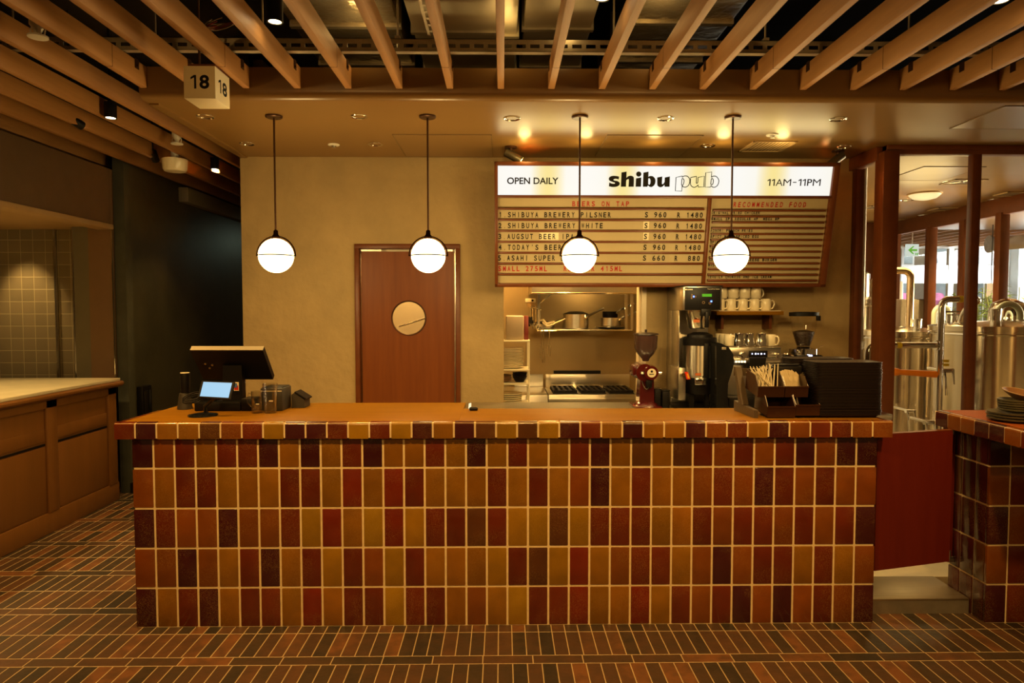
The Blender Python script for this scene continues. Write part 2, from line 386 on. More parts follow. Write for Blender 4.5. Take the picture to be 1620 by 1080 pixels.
# door in the back wall
d = MB(); fw = 0.036
d.box(DX0, DX0 + fw, YW - 0.02, YW + 0.14, 0, DZ, 0.003); d.box(DX1 - fw, DX1, YW - 0.02, YW + 0.14, 0, DZ, 0.003); d.box(DX0, DX1, YW - 0.021, YW + 0.14, DZ - fw, DZ, 0.003)
door = bpy.data.objects.new('door_1', None); COL.objects.link(door); door.location = ((DX0+DX1)/2, YW, 0); struct(door)
door['label'] = 'red-brown wooden swing door with a round porthole in the plaster wall'
fr = d; fr.root = door; fr.off = Vector(door.location); fr.build('door_frame', M_FRAME)
lx0, lx1, lz1 = DX0 + 0.046, DX1 - 0.052, DZ - 0.056
cx, cz, cr = (P(646, 503, Y=YW).x), P(645, 503, Y=YW).z, 0.135
m = MB(door); n = 48
ring = [(cx + cr*math.cos(2*PI*i/n), cz + cr*math.sin(2*PI*i/n)) for i in range(n)]
def sq(i):
    a = 2*PI*i/n; c, s = math.cos(a), math.sin(a)
    tx = ((lx1-cx) if c > 0 else (cx-lx0))/max(abs(c), 1e-9); tz = ((lz1-cz) if s > 0 else (cz-0.01))/max(abs(s), 1e-9); t = min(tx, tz)
    return (cx + c*t, cz + s*t)
outer = [sq(i) for i in range(n)]
corners = [(lx1, lz1), (lx0, lz1), (lx0, 0.01), (lx1, 0.01)]
for yf, yb in ((YW + 0.03, YW + 0.07),):
    for Y in (yf, yb):
        for i in range(n):
            j = (i+1) % n; q = [(ring[i][0], Y, ring[i][1]), (outer[i][0], Y, outer[i][1])]
            a0, a1 = outer[i], outer[j]
            for c in corners:
                if abs(a0[0]-a1[0]) > 1e-6 and abs(a0[1]-a1[1]) > 1e-6 and min(a0[0], a1[0])-1e-6 <= c[0] <= max(a0[0], a1[0])+1e-6 and min(a0[1], a1[1])-1e-6 <= c[1] <= max(a0[1], a1[1])+1e-6: q.append((c[0], Y, c[1]))
            q += [(outer[j][0], Y, outer[j][1]), (ring[j][0], Y, ring[j][1])]
            m.quad(*q)
    for i in range(n):
        j = (i+1) % n; m.quad((ring[i][0], yf, ring[i][1]), (ring[j][0], yf, ring[j][1]), (ring[j][0], yb, ring[j][1]), (ring[i][0], yb, ring[i][1]))
    for c0, c1 in zip(corners, corners[1:] + corners[:1]): m.quad((c0[0], yf, c0[1]), (c1[0], yf, c1[1]), (c1[0], yb, c1[1]), (c0[0], yb, c0[1]))
leaf = m.build('door_leaf', M_DOOR, smooth=False, recalc=True)
m = MB(door); m.tube([(cx + cr*math.cos(2*PI*i/40), YW + 0.028, cz + cr*math.sin(2*PI*i/40)) for i in range(40)], 0.006, 8, closed=True); m.build('porthole_ring', M_BRONZE, leaf)
m = MB(door); m.cyl((cx, YW + 0.045, cz), (cx, YW + 0.051, cz), cr - 0.001, seg=40); m.build('porthole_pane', M_GLASS, leaf)
m = MB(door); m.cyl((cx - 0.09, YW + 0.09, cz - 0.07), (cx + 0.13, YW + 0.09, cz + 0.0), 0.008); m.build('pull_bar', M_CHROME)
# bright steel jamb beyond the leaf
m = MB(door); m.box(DX0 + fw, DX0 + fw + 0.012, YW + 0.10, YW + 0.13, 0, DZ - fw); m.build('left_jamb', M_STEEL)
m = MB(door); m.box(DX1 - fw - 0.014, DX1 - fw, YW + 0.10, YW + 0.13, 0, DZ - fw); m.build('right_jamb', M_STEEL)
m = MB(door); m.box(DX0 + fw + 0.012, DX1 - fw - 0.014, YW + 0.10, YW + 0.13, DZ - 0.06, DZ - fw); m.build('head_jamb', M_GALV)
m = MB(door); m.box(lx1 - 0.06, lx1 - 0.01, YW + 0.02, YW + 0.03, lz1 + 0.002, lz1 + 0.016); m.build('right_pivot', M_STEEL)
m = MB(door); m.box(lx0 + 0.0, lx0 + 0.16, YW + 0.02, YW + 0.03, lz1 + 0.002, lz1 + 0.014); m.build('left_pivot', M_STEEL)
# pantry behind the door: pale walls and a bright strip of light
m = MB(); m.box(-1.9, -0.37, 6.35, 6.40, 0, 2.6); struct(m.build('wall_pantry', M_WHITE))
m = MB(); m.box(-1.92, -0.37, 5.6, 6.4, 2.6, 2.64); struct(m.build('ceiling_pantry', M_WHITE))
lamp('POINT', 'pantry_light', (-0.75, 5.95, 2.35), 14, WARM2, size=0.1)

# ---------------------------------------------------------------- ceiling slats
K0, PIT, SW, SB, ST_ = -0.028, 0.2887, 0.038, 2.857, 2.975
ordn = ['first', 'second', 'third', 'fourth', 'fifth', 'sixth', 'seventh', 'eighth', 'ninth', 'tenth', 'eleventh', 'twelfth', 'thirteenth', 'fourteenth', 'fifteenth', 'sixteenth', 'seventeenth']
def slat(k, y0, y1, label, group):
    x = K0 + k*PIT; z = SB + 0.0004*k
    t = thing('timber_batten', label, 'batten', (x + SW/2, y1, z), 0, group); t['kind'] = 'thing'
    m = MB(t); m.box(x, x + SW, y0, y1, z, z + 0.118, 0.004); m.build('bar', M_SLAT)
    m = MB(t); m.box(x - 0.003, x + SW + 0.003, y1 - 0.13, y1 - 0.09, z + 0.07, z + 0.122); m.box(x + SW, x + SW + 0.008, y1 - 0.115, y1 - 0.105, z + 0.08, z + 0.09); m.build('hanger_bracket', M_BRONZE)
    if k % 2: m = MB(t); m.box(x - 0.0005, x + SW + 0.0005, 3.61, 3.614, z - 0.0005, z + 0.1185); m.build('butt_joint', M_BRONZE)
n_main = list(range(-7, 11))
for i, k in enumerate(n_main):
    if k == 0: lb = 'wooden ceiling batten pointing straight at the left edge of the menu board, seen end on'
    elif k < 0: lb = 'wooden batten ending at the cream fascia, %s left of the end-on one' % ordn[-k-1]
    else: lb = 'wooden batten ending at the cream fascia, %s right of the end-on one' % ordn[k-1]
    slat(k, -1.0, YF - 0.001, lb, 'battens ending at the cream fascia')
for i, k in enumerate(range(-8, -14, -1)):
    slat(k, -1.0, 6.64 if k == -13 else 9.4, 'long wooden batten running past the plaster corner, %s one left of the dropped ceiling' % ordn[i], 'battens running on above the left aisle')

# ---------------------------------------------------------------- tiled bar counter
def col_layer(bm):
    return bm.loops.layers.float_color.get('Col') or bm.loops.layers.float_color.new('Col')
def tile(mb, x0, x1, y0, y1, z0, z1, c, b=0.004, jit=None, M=None):
    lay = col_layer(mb.bm); n0 = len(mb.bm.faces)
    mb.box(x0, x1, y0, y1, z0, z1, b, 2, M); mb.bm.faces.ensure_lookup_table()
    k = TILE_COLS[c]; f = R.uniform(0.85, 1.18); g_ = R.uniform(0.92, 1.08)
    for fc in mb.bm.faces[n0:]:
        for lp in fc.loops: lp[lay] = (k[0]*f, k[1]*f*g_, k[2]*f, 1)
CX0, CX1, CYF = -1.845, 1.893, 3.396
PAT = ['DMRORRDODORDOOROOORBOOROBOBRMRMRDMDD'.replace('OOROOORBOORO', 'OORODOROORDO'),
       'MORROOORROCOCROOORORO' + 'MDO' + 'ROOMRMDRMRMM',
       'DRMMDMMRYCOY' + 'CYRRBRYYBYRR' + 'ROORMRRMRMRD',
       'MMDMORDORYRM' + 'YROOOYRBYCOM' + 'RROMDMRROROM',
       'DORDORROCORR' + 'YRROMOYRRCOO' + 'CORMRDMDMRMD']
bar = thing('bar_counter', 'long bar counter clad in amber and oxblood glazed tiles with a wooden top', 'counter', (0.02, CYF, 0))
m = MB(bar); col_layer(m.bm); m.mi = 1
m.box(CX0 + 0.006, CX1 - 0.006, CYF + 0.004, CYF + 0.40, 0, 1.0)
m.mi = 0; pit = (CX1-CX0)/36; zp = 0.2025
for r in range(5):
    z1 = 0.197 + (4-r)*zp; z0 = z1 - zp + 0.0095
    if r == 4: z0 = 0.004
    if r == 0: z1 = 0.962
    for c in range(36):
        x0 = CX0 + c*pit + (0 if c == 0 else 0.0049); x1 = CX0 + (c+1)*pit - (0 if c == 35 else 0.0049)
        j = R.uniform(-0.0012, 0.0012)
        tile(m, x0, x1, CYF + j*0.5, CYF + 0.02, z0, z1, PAT[r][c] if c < len(PAT[r]) else 'R')
    for side in (0, 1):                                   # returns at both ends
        for c in range(3):
            y0 = CYF + 0.024 + c*0.104; xa, xb = (CX0 - 0.001, CX0 + 0.02) if side == 0 else (CX1 - 0.02, CX1 + 0.001)
            tile(m, xa, xb, y0, y0 + 0.096, z0, z1, R.choice('DROMR'))
m.build('tiled_front', [M_TILE, M_GROUT])
m = MB(bar); m.box(CX0 + 0.02, CX1 - 0.02, CYF + 0.40, CYF + 0.42, 0, 1.0); m.build('back_panel', M_STEEL)
TX0, TX1, TYF, TZ = -1.915, 1.955, 3.362, 1.045
m = MB(bar)
m.box(TX0 + 0.03, -0.22, TYF + 0.03, 4.075, TZ - 0.04, TZ, 0.003); m.box(-0.2205, TX1 - 0.03, TYF + 0.03, 3.825, TZ - 0.04, TZ, 0.003); m.build('countertop', M_TOP)
for x in (-1.80, -0.30): m = MB(bar); m.box(x, x + 0.04, 3.85, 4.02, 0.08, TZ - 0.042); m.build('rear_leg', M_STEEL)
TRIM = 'RDOOBMRYDDRYR' + 'YDODBYBYDRO' + 'D' + 'OODMRODMRRMM'
m = MB(bar); lay = col_layer(m.bm); tp = (TX1-TX0)/37
def bull(m, a0, a1, c, M):
    """bullnose tile: rounded upper front edge; a along, local y outward = -, z up"""
    n0 = len(m.bm.faces); rr = 0.016; pr = [(0.034, 0), (0.0, 0), ] + [(rr - rr*math.cos(t), 0.083 - rr + rr*math.sin(t)) for t in [i*PI/12 for i in range(0, 7)]] + [(0.034, 0.083)]
    m.prism([(a0, y, z) for y, z in pr], (a1-a0, 0, 0), M); m.bm.faces.ensure_lookup_table(); k = TILE_COLS[c]; f = R.uniform(0.85, 1.15)
    for fc in m.bm.faces[n0:]:
        for lp in fc.loops: lp[lay] = (k[0]*f, k[1]*f, k[2]*f, 1)
for c in range(37):
    bull(m, TX0 + c*tp + 0.0048, TX0 + (c+1)*tp - 0.0048, TRIM[c], Matrix.Translation((0, TYF, TZ - 0.082)))
for side in (0, 1):
    for c in range(4):
        a = 0.036 + c*0.104
        Mx = (Matrix.Translation((TX0, TYF + 0.45, TZ - 0.082)) @ Matrix.Rotation(-PI/2, 4, 'Z')) if side == 0 else (Matrix.Translation((TX1, TYF, TZ - 0.082)) @ Matrix.Rotation(PI/2, 4, 'Z'))
        bull(m, a, a + 0.096, R.choice('RMDO'), Mx)
m.mi = 1; m.box(TX0 + 0.004, TX1 - 0.004, TYF + 0.003, TYF + 0.033, TZ - 0.078, TZ - 0.004); m.box(TX0 + 0.003, TX0 + 0.033, TYF + 0.02, TYF + 0.44, TZ - 0.078, TZ - 0.004); m.box(TX1 - 0.033, TX1 - 0.003, TYF + 0.02, TYF + 0.44, TZ - 0.078, TZ - 0.004)
m.build('bullnose_edge', [M_TILE, M_GROUT])

# ---------------------------------------------------------------- globe pendants
M_GLOBE = emis('opal_globe_light', (1.0, 0.84, 0.52), 0.62)
pend = thing('globe_pendant', 'first globe pendant from the left, hanging before bare plaster wall', 'lamp', (0, 0, 0), 0, 'globe pendants over the bar')
PR = 0.1070
m = MB(pend); m.lathe((0, 0, 0), [(0, 0.862), (0.052, 0.862), (0.052, 0.853), (0.046, 0.848), (0, 0.848)], 28); m.build('ceiling_rose', M_BRONZE)
m = MB(pend); m.cyl((0, 0, 0.155), (0, 0, 0.85), 0.006, seg=12); m.build('rod', M_BRONZE, pend); m = MB(); m.lathe((0, 0, 0), [(0.007, 0.16), (0.013, 0.155), (0.015, 0.132), (0.026, 0.118), (0.026, 0.110), (0, 0.110)], 20); m.build('socket_cap', M_HOOP, pend)
m = MB(pend); m.sph((0, 0, 0), PR, 40); m.build('glass_globe', M_GLOBE)
m = MB(pend); m.tube(arc((0, 0, 0), PR + 0.0125, -0.02, PI + 0.02, 36), 0.0048, 8); m.build('hoop', M_HOOP)
m = MB(pend); m.tube([(math.cos(2*PI*i/48)*(PR + 0.0045), math.sin(2*PI*i/48)*(PR + 0.0045), 0) for i in range(48)], 0.0034, 6, closed=True); m.build('equator_band', M_HOOP)
spots = [(-1.4155, 4.31), (-0.464, 4.30), (0.482, 4.295), (1.4355, 4.29)]
plab = [None, 'second globe pendant from the left, hanging in front of the door', 'globe pendant hanging in front of the beer list, third from the left', 'globe pendant hanging in front of the food list, rightmost of the row']
for i, (x, y) in enumerate(spots):
    lamp('POINT', 'globe_bulb', (x, y, 1.938), 6.8, (1.0, 0.68, 0.25), size=PR + 0.0006)
    if i == 0: pend.location = (x, y, 1.938)
    else: dup(pend, (x, y, 1.938), label=plab[i])

# ---------------------------------------------------------------- menu board
_bl, _br, _tl = P(783, 452, Y=5.22), P(1302, 453, Y=5.22), P(780, 255, Y=5.022)
BT = math.atan2(5.22 - 5.022, _tl.z - _bl.z); BO = Vector(((_bl.x + _br.x)/2, 5.22, (_bl.z + _br.z)/2)); BH, BW = math.hypot(5.22 - 5.022, _tl.z - _bl.z), (_br.x - _bl.x)/2
board = thing('menu_board', 'tilted wooden menu board with lit white header and two cream letter panels', 'sign', BO); board.rotation_euler = (BT, 0, 0)
_bR = Matrix.Rotation(BT, 3, 'X'); _bn = _bR @ Vector((0, -1, 0))
def BP(px, py):
    d = (P(px, py, Y=5.0) - Vector((0, 0, CAM_Z))); C0 = Vector((0, 0, CAM_Z)); t = (BO-C0).dot(_bn)/d.dot(_bn); q = _bR.transposed() @ (C0 + d*t - BO)
    return q.x, q.z
FB = 0.03
def bb(m, u0, u1, v0, v1, y0, y1, b=0.0): m.box(u0, u1, y0, y1, v0, v1, b)
u_in0, vh0 = BP(783.5, 308); vt = BP(800, 262)[1]; vb = BP(800, 447)[1]; vm = BP(800, 312.5)[1]
m = MB()
bb(m, -BW, BW, vt, BH, -0.045, 0.05, 0.004); bb(m, -BW, BW, 0, vb, -0.045, 0.05, 0.004); bb(m, -BW, -BW + 0.024, 0, BH, -0.045, 0.05, 0.004); bb(m, BW - 0.045, BW, 0, BH, -0.045, 0.05, 0.004)
bb(m, -BW + 0.02, BW - 0.03, vm, vh0, -0.045, 0.04, 0.004)
ud0, ud1 = BP(1117.5, 330)[0], BP(1122.5, 330)[0]; bb(m, ud0, ud1, 0.01, vm, -0.042, 0.04, 0.003)
frame = m.build('frame', M_FRAME, board)
M_LIGHTBOX = emis('lit_white_header', (1.0, 0.97, 0.9), 0.34)
def _tubes(m):                                   # the lamps inside the box show as soft whiter and yellower zones
    nt = m.node_tree; g = NG(nt); tc = nt.nodes.new('ShaderNodeTexCoord'); sp = nt.nodes.new('ShaderNodeSeparateXYZ'); nt.links.new(tc.outputs['Object'], sp.inputs[0])
    w = g.m('ADD', g.m('MULTIPLY', g.m('SINE', g.m('MULTIPLY', g.m('ADD', sp.outputs[0], 0.18), 2*PI/0.55)), 0.5), 0.5)
    nt.links.new(ramp(nt, w, [(0.0, (0.98, 0.80, 0.32)), (0.45, (1.0, 0.97, 0.88)), (1.0, (1.0, 0.98, 0.93))]), nt.nodes['Principled BSDF'].inputs['Emission Color'])
_tubes(M_LIGHTBOX)
m = MB(); bb(m, -BW + 0.02, BW - 0.035, vh0 - 0.002, vt + 0.002, -0.02, 0.03); hdr = m.build('lightbox_header', M_LIGHTBOX, board)
_lp = BO + _bR @ Vector((0, -0.06, (vh0 + vt)/2)); lamp('AREA', 'header_light', _lp, 2.5, (1.0, 0.76, 0.26), _lp + _bn, sx=2.45, sy=0.2)
for px in (830, 927, 1035, 1145, 1238): _q = P(px, 240, Y=4.94); lamp('POINT', 'board_top_bulb', (_q.x, 4.93, 2.70), 0.45, (1.0, 0.72, 0.24), size=0.045)
m = MB(); bb(m, -BW + 0.02, ud0 + 0.005, vb - 0.002, vm + 0.002, -0.008, 0.03); pl = m.build('beer_panel', M_CREAMPANEL, board)
m = MB(); bb(m, ud1 - 0.005, BW - 0.035, vb - 0.002, vm + 0.002, -0.008, 0.03); pr_ = m.build('food_panel', M_CREAMPANEL, board)
m = MB(); m.prism([(-BW + 0.01, 0.05, 0.22), (-BW + 0.01, 0.05, BH), (-BW + 0.01, 0.30, BH - 0.05), (-BW + 0.01, 0.22, 0.22)], (2*BW - 0.02, 0, 0)); m.build('rear_case', M_FRAME, board)
def rails(m, ys, xa, xb):
    for y in ys:
        v = BP(950, y)[1]; bb(m, BP(xa, y)[0], BP(xb, y)[0], v - 0.0075, v + 0.0075, -0.036, -0.006, 0.002)
m = MB(); rails(m, [240 + .1991*k for k in (453, 540, 627, 713, 799, 884, 968)], 787, 1112.5); m.build('letter_rail', M_FRAME, pl)
m = MB()
for k in (224, 290, 355, 418, 482, 546, 611, 675, 740, 803, 866, 928, 991):
    y = 300 + .1435*k; v = BP(950, y)[1]; f = (k-224)/(991-224); ua, ub = BP(1125.5, 332)[0], BP(1306, 332)[0]
    bb(m, ua + 0.004, ub - 0.012, v - 0.007, v + 0.007, -0.036, -0.006, 0.002)
m.build('letter_rail', M_FRAME, pr_)
def face(y): return Matrix.Translation((0, y, 0)) @ Matrix.Rotation(PI/2, 4, 'X')       # x along, y up, z toward the viewer
def line(m, s, x0, x1, y0, y1, Y=-0.0105, fill=0.64, bold=0.022, **kw):
    (u0, v1), (u1, v0) = BP(x0, y0), BP(x1, y1)
    put_mono(m, s, face(Y), u0, (u1-u0)/len(s), v0, v1, fill, bold=bold, **kw)
def L6(x, y): return 770 + .19913*x, 240 + .19913*y
def L7(x, y): return 1050 + .19913*x, 240 + .19913*y
def line6(m, s, x0, x1, y0, y1, **k): a = L6(x0, y0); b = L6(x1, y1); line(m, s, a[0], b[0], a[1], b[1], **k)
def line7(m, s, x0, x1, y0, y1, **k): a = L7(x0, y0); b = L7(x1, y1); line(m, s, a[0], b[0], a[1], b[1], **k)
m = MB()
rows = [('1.SHIBUYA BREWERY PILSNER', 90, 990, 478), ('2.SHIBUYA BREWERY WHITE', 88, 926, 564), ('3.AUGSUT BEER IPA', 86, 695, 650), ("4.TODAY'S BEER", 88, 598, 736), ('5.ASAHI SUPER DRY', 84, 690, 821)]
for s, a, b, y in rows: m = MB(); line6(m, s, a, b, y, y + 43); m.build('black_lettering', M_LETTER, pl)
m = MB()
for i, (s, q) in enumerate((('S 960', 478), ('S 960', 564), ('S 960', 650), ('S 960', 736), ('S 660', 821))):
    m = MB(); line6(m, s, 1250 - 4*i, 1430 - 3*i, q, q + 43); m.build('price_lettering', M_LETTER, pl)
for i, (s, q) in enumerate((('R 1480', 481), ('R 1480', 568), ('R 1480', 653), ('R 1480', 739), ('R  880', 824))):
    m = MB(); line7(m, s, 100 - 5*i, 312 - 6*i, q, q + 42); m.build('price_lettering', M_LETTER, pl)
for s, a, b, y in (('BEERS ON TAP', 672, 1135, 392), ('SMALL 275ML', 86, 484, 905), ('REGULAR 415ML', 605, 1080, 905)): m = MB(); line6(m, s, a, b, y, y + 42); m.build('red_lettering', M_RED, pl)
for (a, b, y) in ((1243, 1287, 552), (1243, 1284, 640), (420, 570, 640)):
    (u0, v1), (u1, v0) = BP(*L6(a, y)), BP(*L6(b, y + 60)); m = MB(); bb(m, u0, u1, v0, v1, -0.0095, -0.0075); m.build('blank_letter_card', mat('pale_card', (0.80, 0.70, 0.42), 0.4, vary=0.03), pl)
def RF(x, y): return 1110 + .1435*x, 300 + .1435*y
m = MB(); a, b = RF(338, 135), RF(1150, 193); line(m, 'RECOMMENDED FOOD', a[0], b[0], a[1], b[1], shear=0.12); m.build('red_lettering', M_RED, pr_)
m = MB()
for s, x0, x1, y in (('ORIGINAL FRIED CHICKEN', 102, 635, 238), ('SMALL 2P  REGULAR 4P  MEGA 8P', 100, 850, 306), ('AONORI FRENCH FRIES', 92, 558, 433), ('SPICY MALA SPICED EGG', 90, 625, 498),
                     ('SPICY CHICKEN', 88, 400, 562), ('TERIYAKI BURGER', 80, 440, 626), ('SHIBU CHICKEN CHEESE BURGER', 72, 828, 755), ('MASCARPONE CAKE', 66, 420, 816), ('TEQUILA CHURROS AND ICE CREAM', 60, 765, 942)):
    m = MB(); a, b = RF(x0, y), RF(x1, y + 31); line(m, s, a[0], b[0], a[1], b[1], bold=0.04, fill=0.72); m.build('black_lettering', M_LETTER, pr_)
# header words
def hd(s, x0, x1, y0, y1, nm, **k):
    m = MB(); (u0, v1), (u1, v0) = BP(x0, y0), BP(x1, y1); put_text(m, s, face(-0.0225), u0, u1, v0, v1, **k); m.build(nm, M_LETTER, hdr)
hd('OPEN DAILY', 802.2, 883.0, 280.3, 291.2, 'open_daily_lettering', bold=0.022)
hd('1', 1212.8, 1216.6, 283, 293.7, 'hours_lettering'); hd('1', 1219.6, 1223.4, 283, 293.7, 'hours_lettering'); hd('A', 1226, 1236, 283, 293.7, 'hours_lettering'); hd('M', 1238, 1249, 283, 293.7, 'hours_lettering'); hd('-', 1252.5, 1258, 287.4, 288.8, 'hours_lettering'); hd('1', 1261.5, 1265.3, 283, 293.7, 'hours_lettering'); hd('1', 1268.3, 1272.1, 283, 293.7, 'hours_lettering'); hd('P', 1275.5, 1282, 283, 293.7, 'hours_lettering', bold=0.01); hd('M', 1284.5, 1295.5, 283, 293.7, 'hours_lettering')
# logo outlines in logo pixels (x 950 + .12346 x, y 255 + .12346 y)
def smooth_poly(pts, n=6):
    """pts: (x, y) = corner, (x, y, 1) = smooth knot; Catmull-Rom through the smooth ones"""
    out = []; N = len(pts)
    for i in range(N):
        p0, p1, p2, p3 = pts[i-1], pts[i], pts[(i+1) % N], pts[(i+2) % N]; s1, s2 = len(p1) > 2, len(p2) > 2
        out.append((p1[0], p1[1]))
        if not (s1 or s2): continue
        m1 = ((p2[0]-p0[0])/2, (p2[1]-p0[1])/2) if s1 else (p2[0]-p1[0], p2[1]-p1[1]); m2 = ((p3[0]-p1[0])/2, (p3[1]-p1[1])/2) if s2 else (p2[0]-p1[0], p2[1]-p1[1])
        for k in range(1, n):
            t = k/n; h = (2*t**3-3*t*t+1, t**3-2*t*t+t, -2*t**3+3*t*t, t**3-t*t)
            out.append(tuple(h[0]*p1[j] + h[1]*m1[j] + h[2]*p2[j] + h[3]*m2[j] for j in (0, 1)))
    return out
LOGO_S = [[(233, 196), (227, 232), (195, 224, 1), (172, 226, 1), (160, 236, 1), (175, 246, 1), (215, 254, 1), (240, 278, 1), (232, 305, 1), (200, 324, 1), (150, 328, 1), (102, 320), (106, 270), (140, 284, 1), (172, 286, 1), (178, 274, 1), (150, 264, 1), (112, 248, 1), (100, 226, 1), (112, 200, 1), (150, 186, 1), (200, 188, 1)]]
LOGO_H = [[(262, 142), (328, 131), (326, 212), (346, 192, 1), (380, 184, 1), (412, 196, 1), (421, 225, 1), (419, 325), (352, 325), (356, 236, 1), (344, 230, 1), (324, 246, 1), (320, 325), (254, 325)]]
LOGO_I = [[(447, 218), (515, 206), (511, 325), (442, 325)], [(516, 163, 1), (506, 140, 1), (482, 130, 1), (458, 140, 1), (449, 163, 1), (458, 186, 1), (482, 196, 1), (506, 186, 1)]]
LOGO_B = [[(542, 144), (608, 132), (606, 198), (628, 188, 1), (662, 192, 1), (690, 220, 1), (696, 258, 1), (684, 300, 1), (650, 327, 1), (620, 324, 1), (600, 306), (592, 325), (535, 325)], [(606, 222, 1), (604, 290), (618, 300, 1), (630, 280, 1), (632, 244, 1), (624, 222, 1)]]
LOGO_U = [[(718, 206), (783, 194), (778, 280, 1), (784, 292, 1), (798, 284, 1), (812, 264), (815, 206), (880, 193), (876, 325), (812, 325), (810, 300), (784, 324, 1), (752, 330, 1), (724, 312, 1), (718, 280, 1)]]
LOGO_P2 = [[(958, 206), (1040, 188), (1037, 206), (1062, 188, 1), (1100, 190, 1), (1128, 218, 1), (1134, 262, 1), (1118, 306, 1), (1084, 329, 1), (1052, 326, 1), (1036, 312), (1032, 380), (950, 378)], [(1034, 228, 1), (1028, 300), (1042, 306, 1), (1056, 280, 1), (1060, 244, 1), (1050, 224, 1)]]
LOGO_U2 = [[(1145, 206), (1222, 192), (1217, 270, 1), (1224, 280, 1), (1236, 268, 1), (1240, 206), (1320, 190), (1312, 328), (1240, 328), (1242, 300), (1218, 322, 1), (1186, 332, 1), (1152, 312, 1), (1142, 276, 1)]]
LOGO_B2 = [[(1337, 146), (1414, 136), (1410, 206), (1432, 190, 1), (1468, 192, 1), (1498, 224, 1), (1504, 262, 1), (1488, 306, 1), (1456, 330, 1), (1424, 328, 1), (1404, 310), (1396, 330), (1328, 330)], [(1410, 226, 1), (1402, 292), (1418, 300, 1), (1432, 276, 1), (1434, 242, 1), (1426, 224, 1)]]
def logo_pt(p, y=-0.0225):
    u, v = BP(950 + .12346*p[0], 255 + .12346*p[1]); return Vector((u, y, v))
def fill_shape(mb, loops, y):
    cu = bpy.data.curves.new('t', 'CURVE'); cu.dimensions = '2D'; cu.fill_mode = 'BOTH'
    for lp in loops:
        pts = smooth_poly(lp); s = cu.splines.new('POLY'); s.points.add(len(pts)-1); s.use_cyclic_u = True
        for q, p in zip(s.points, pts): w = logo_pt(p); q.co = (w.x, w.z, 0, 1)
    o = bpy.data.objects.new('t', cu); COL.objects.link(o); bpy.context.view_layer.update()
    me = bpy.data.meshes.new_from_object(o.evaluated_get(bpy.context.evaluated_depsgraph_get())); bpy.data.objects.remove(o)
    mb.mesh(me, face(y))
m = MB()
for s in (LOGO_S, LOGO_H, [LOGO_I[0]], [LOGO_I[1]], LOGO_B, LOGO_U): fill_shape(m, s, -0.0225)
for s in (LOGO_P2, LOGO_U2, LOGO_B2):
    for lp in s: m.tube([logo_pt(p) for p in smooth_poly(lp)], 0.0030, 5, closed=True)
m.build('logo', M_LETTER, hdr)

# ---------------------------------------------------------------- things on and above the ceiling
M_LITLENS = emis('lit_spot_lens', (1.0, 0.74, 0.36), 12.0)
def ceil(px, py): return P(px, py, Z=ZC)
dl = thing('recessed_downlight', 'recessed chrome downlight in the dropped ceiling nearest the cube sign', 'downlight', (0, 0, ZC), 0, 'recessed downlights in the dropped ceiling')
m = MB(); m.lathe((0, 0, 0), [(0.040, -0.0005), (0.050, -0.006), (0.054, -0.003), (0.054, 0.0), (0.040, 0.012)], 24); m.build('trim_ring', M_CHROME, dl)
m = MB(); m.lathe((0, 0, 0), [(0.041, -0.003), (0.036, 0.010), (0.022, 0.014), (0.012, 0.008), (0, 0.008)], 20); m.build('reflector', M_CHROME, dl)
dlab = [((325, 184), None), ((568, 184), 'recessed chrome downlight between the two left pendants, nearer the fascia'), ((810, 187), 'recessed chrome downlight directly above the left spotlight of the menu board'),
        ((1053, 187), 'recessed chrome downlight between the two pendants before the menu board'), ((1326, 188), 'recessed chrome downlight right of the rightmost pendant rose'),
        ((391, 227), 'recessed chrome downlight near the plaster corner left of the first pendant rod'), ((594, 228), 'recessed chrome downlight above the door, just left of the ceiling hatch'),
        ((1120, 230), 'recessed chrome downlight beside the square ceiling hatch over the menu board'), ((1335, 232), 'recessed chrome downlight just above the right spotlight of the menu board')]
for i, ((x, y), lb) in enumerate(dlab):
    p = ceil(x, y)
    if i < 5: lamp('SPOT', 'downlight_beam', (p.x, p.y, ZC - 0.05), 9, WARM2, (p.x, p.y, 0), 0.022, 125, 1.0)
    if i == 0: dl.location = (p.x, p.y, ZC)
    else: dup(dl, (p.x, p.y, ZC), label=lb)
for (x, y, lb) in ((528, 228.5, 'small round ceiling sprinkler cap above the left side of the door'), (1222, 213, 'small round ceiling sprinkler cap beside the air vent')):
    p = ceil(x, y); t = thing('sprinkler_cap', lb, 'sprinkler', (p.x, p.y, ZC), 0, 'sprinkler caps in the dropped ceiling')
    m = MB(); m.lathe((0, 0, 0), [(0.042, 0), (0.040, -0.006), (0.018, -0.009), (0.018, -0.0)], 20); m.build('escutcheon', M_WHITE, t)
    m = MB(); m.lathe((0, 0, 0), [(0.012, -0.006), (0.010, -0.02), (0.016, -0.024), (0.0, -0.026)], 14); m.build('head', M_STEEL, t)
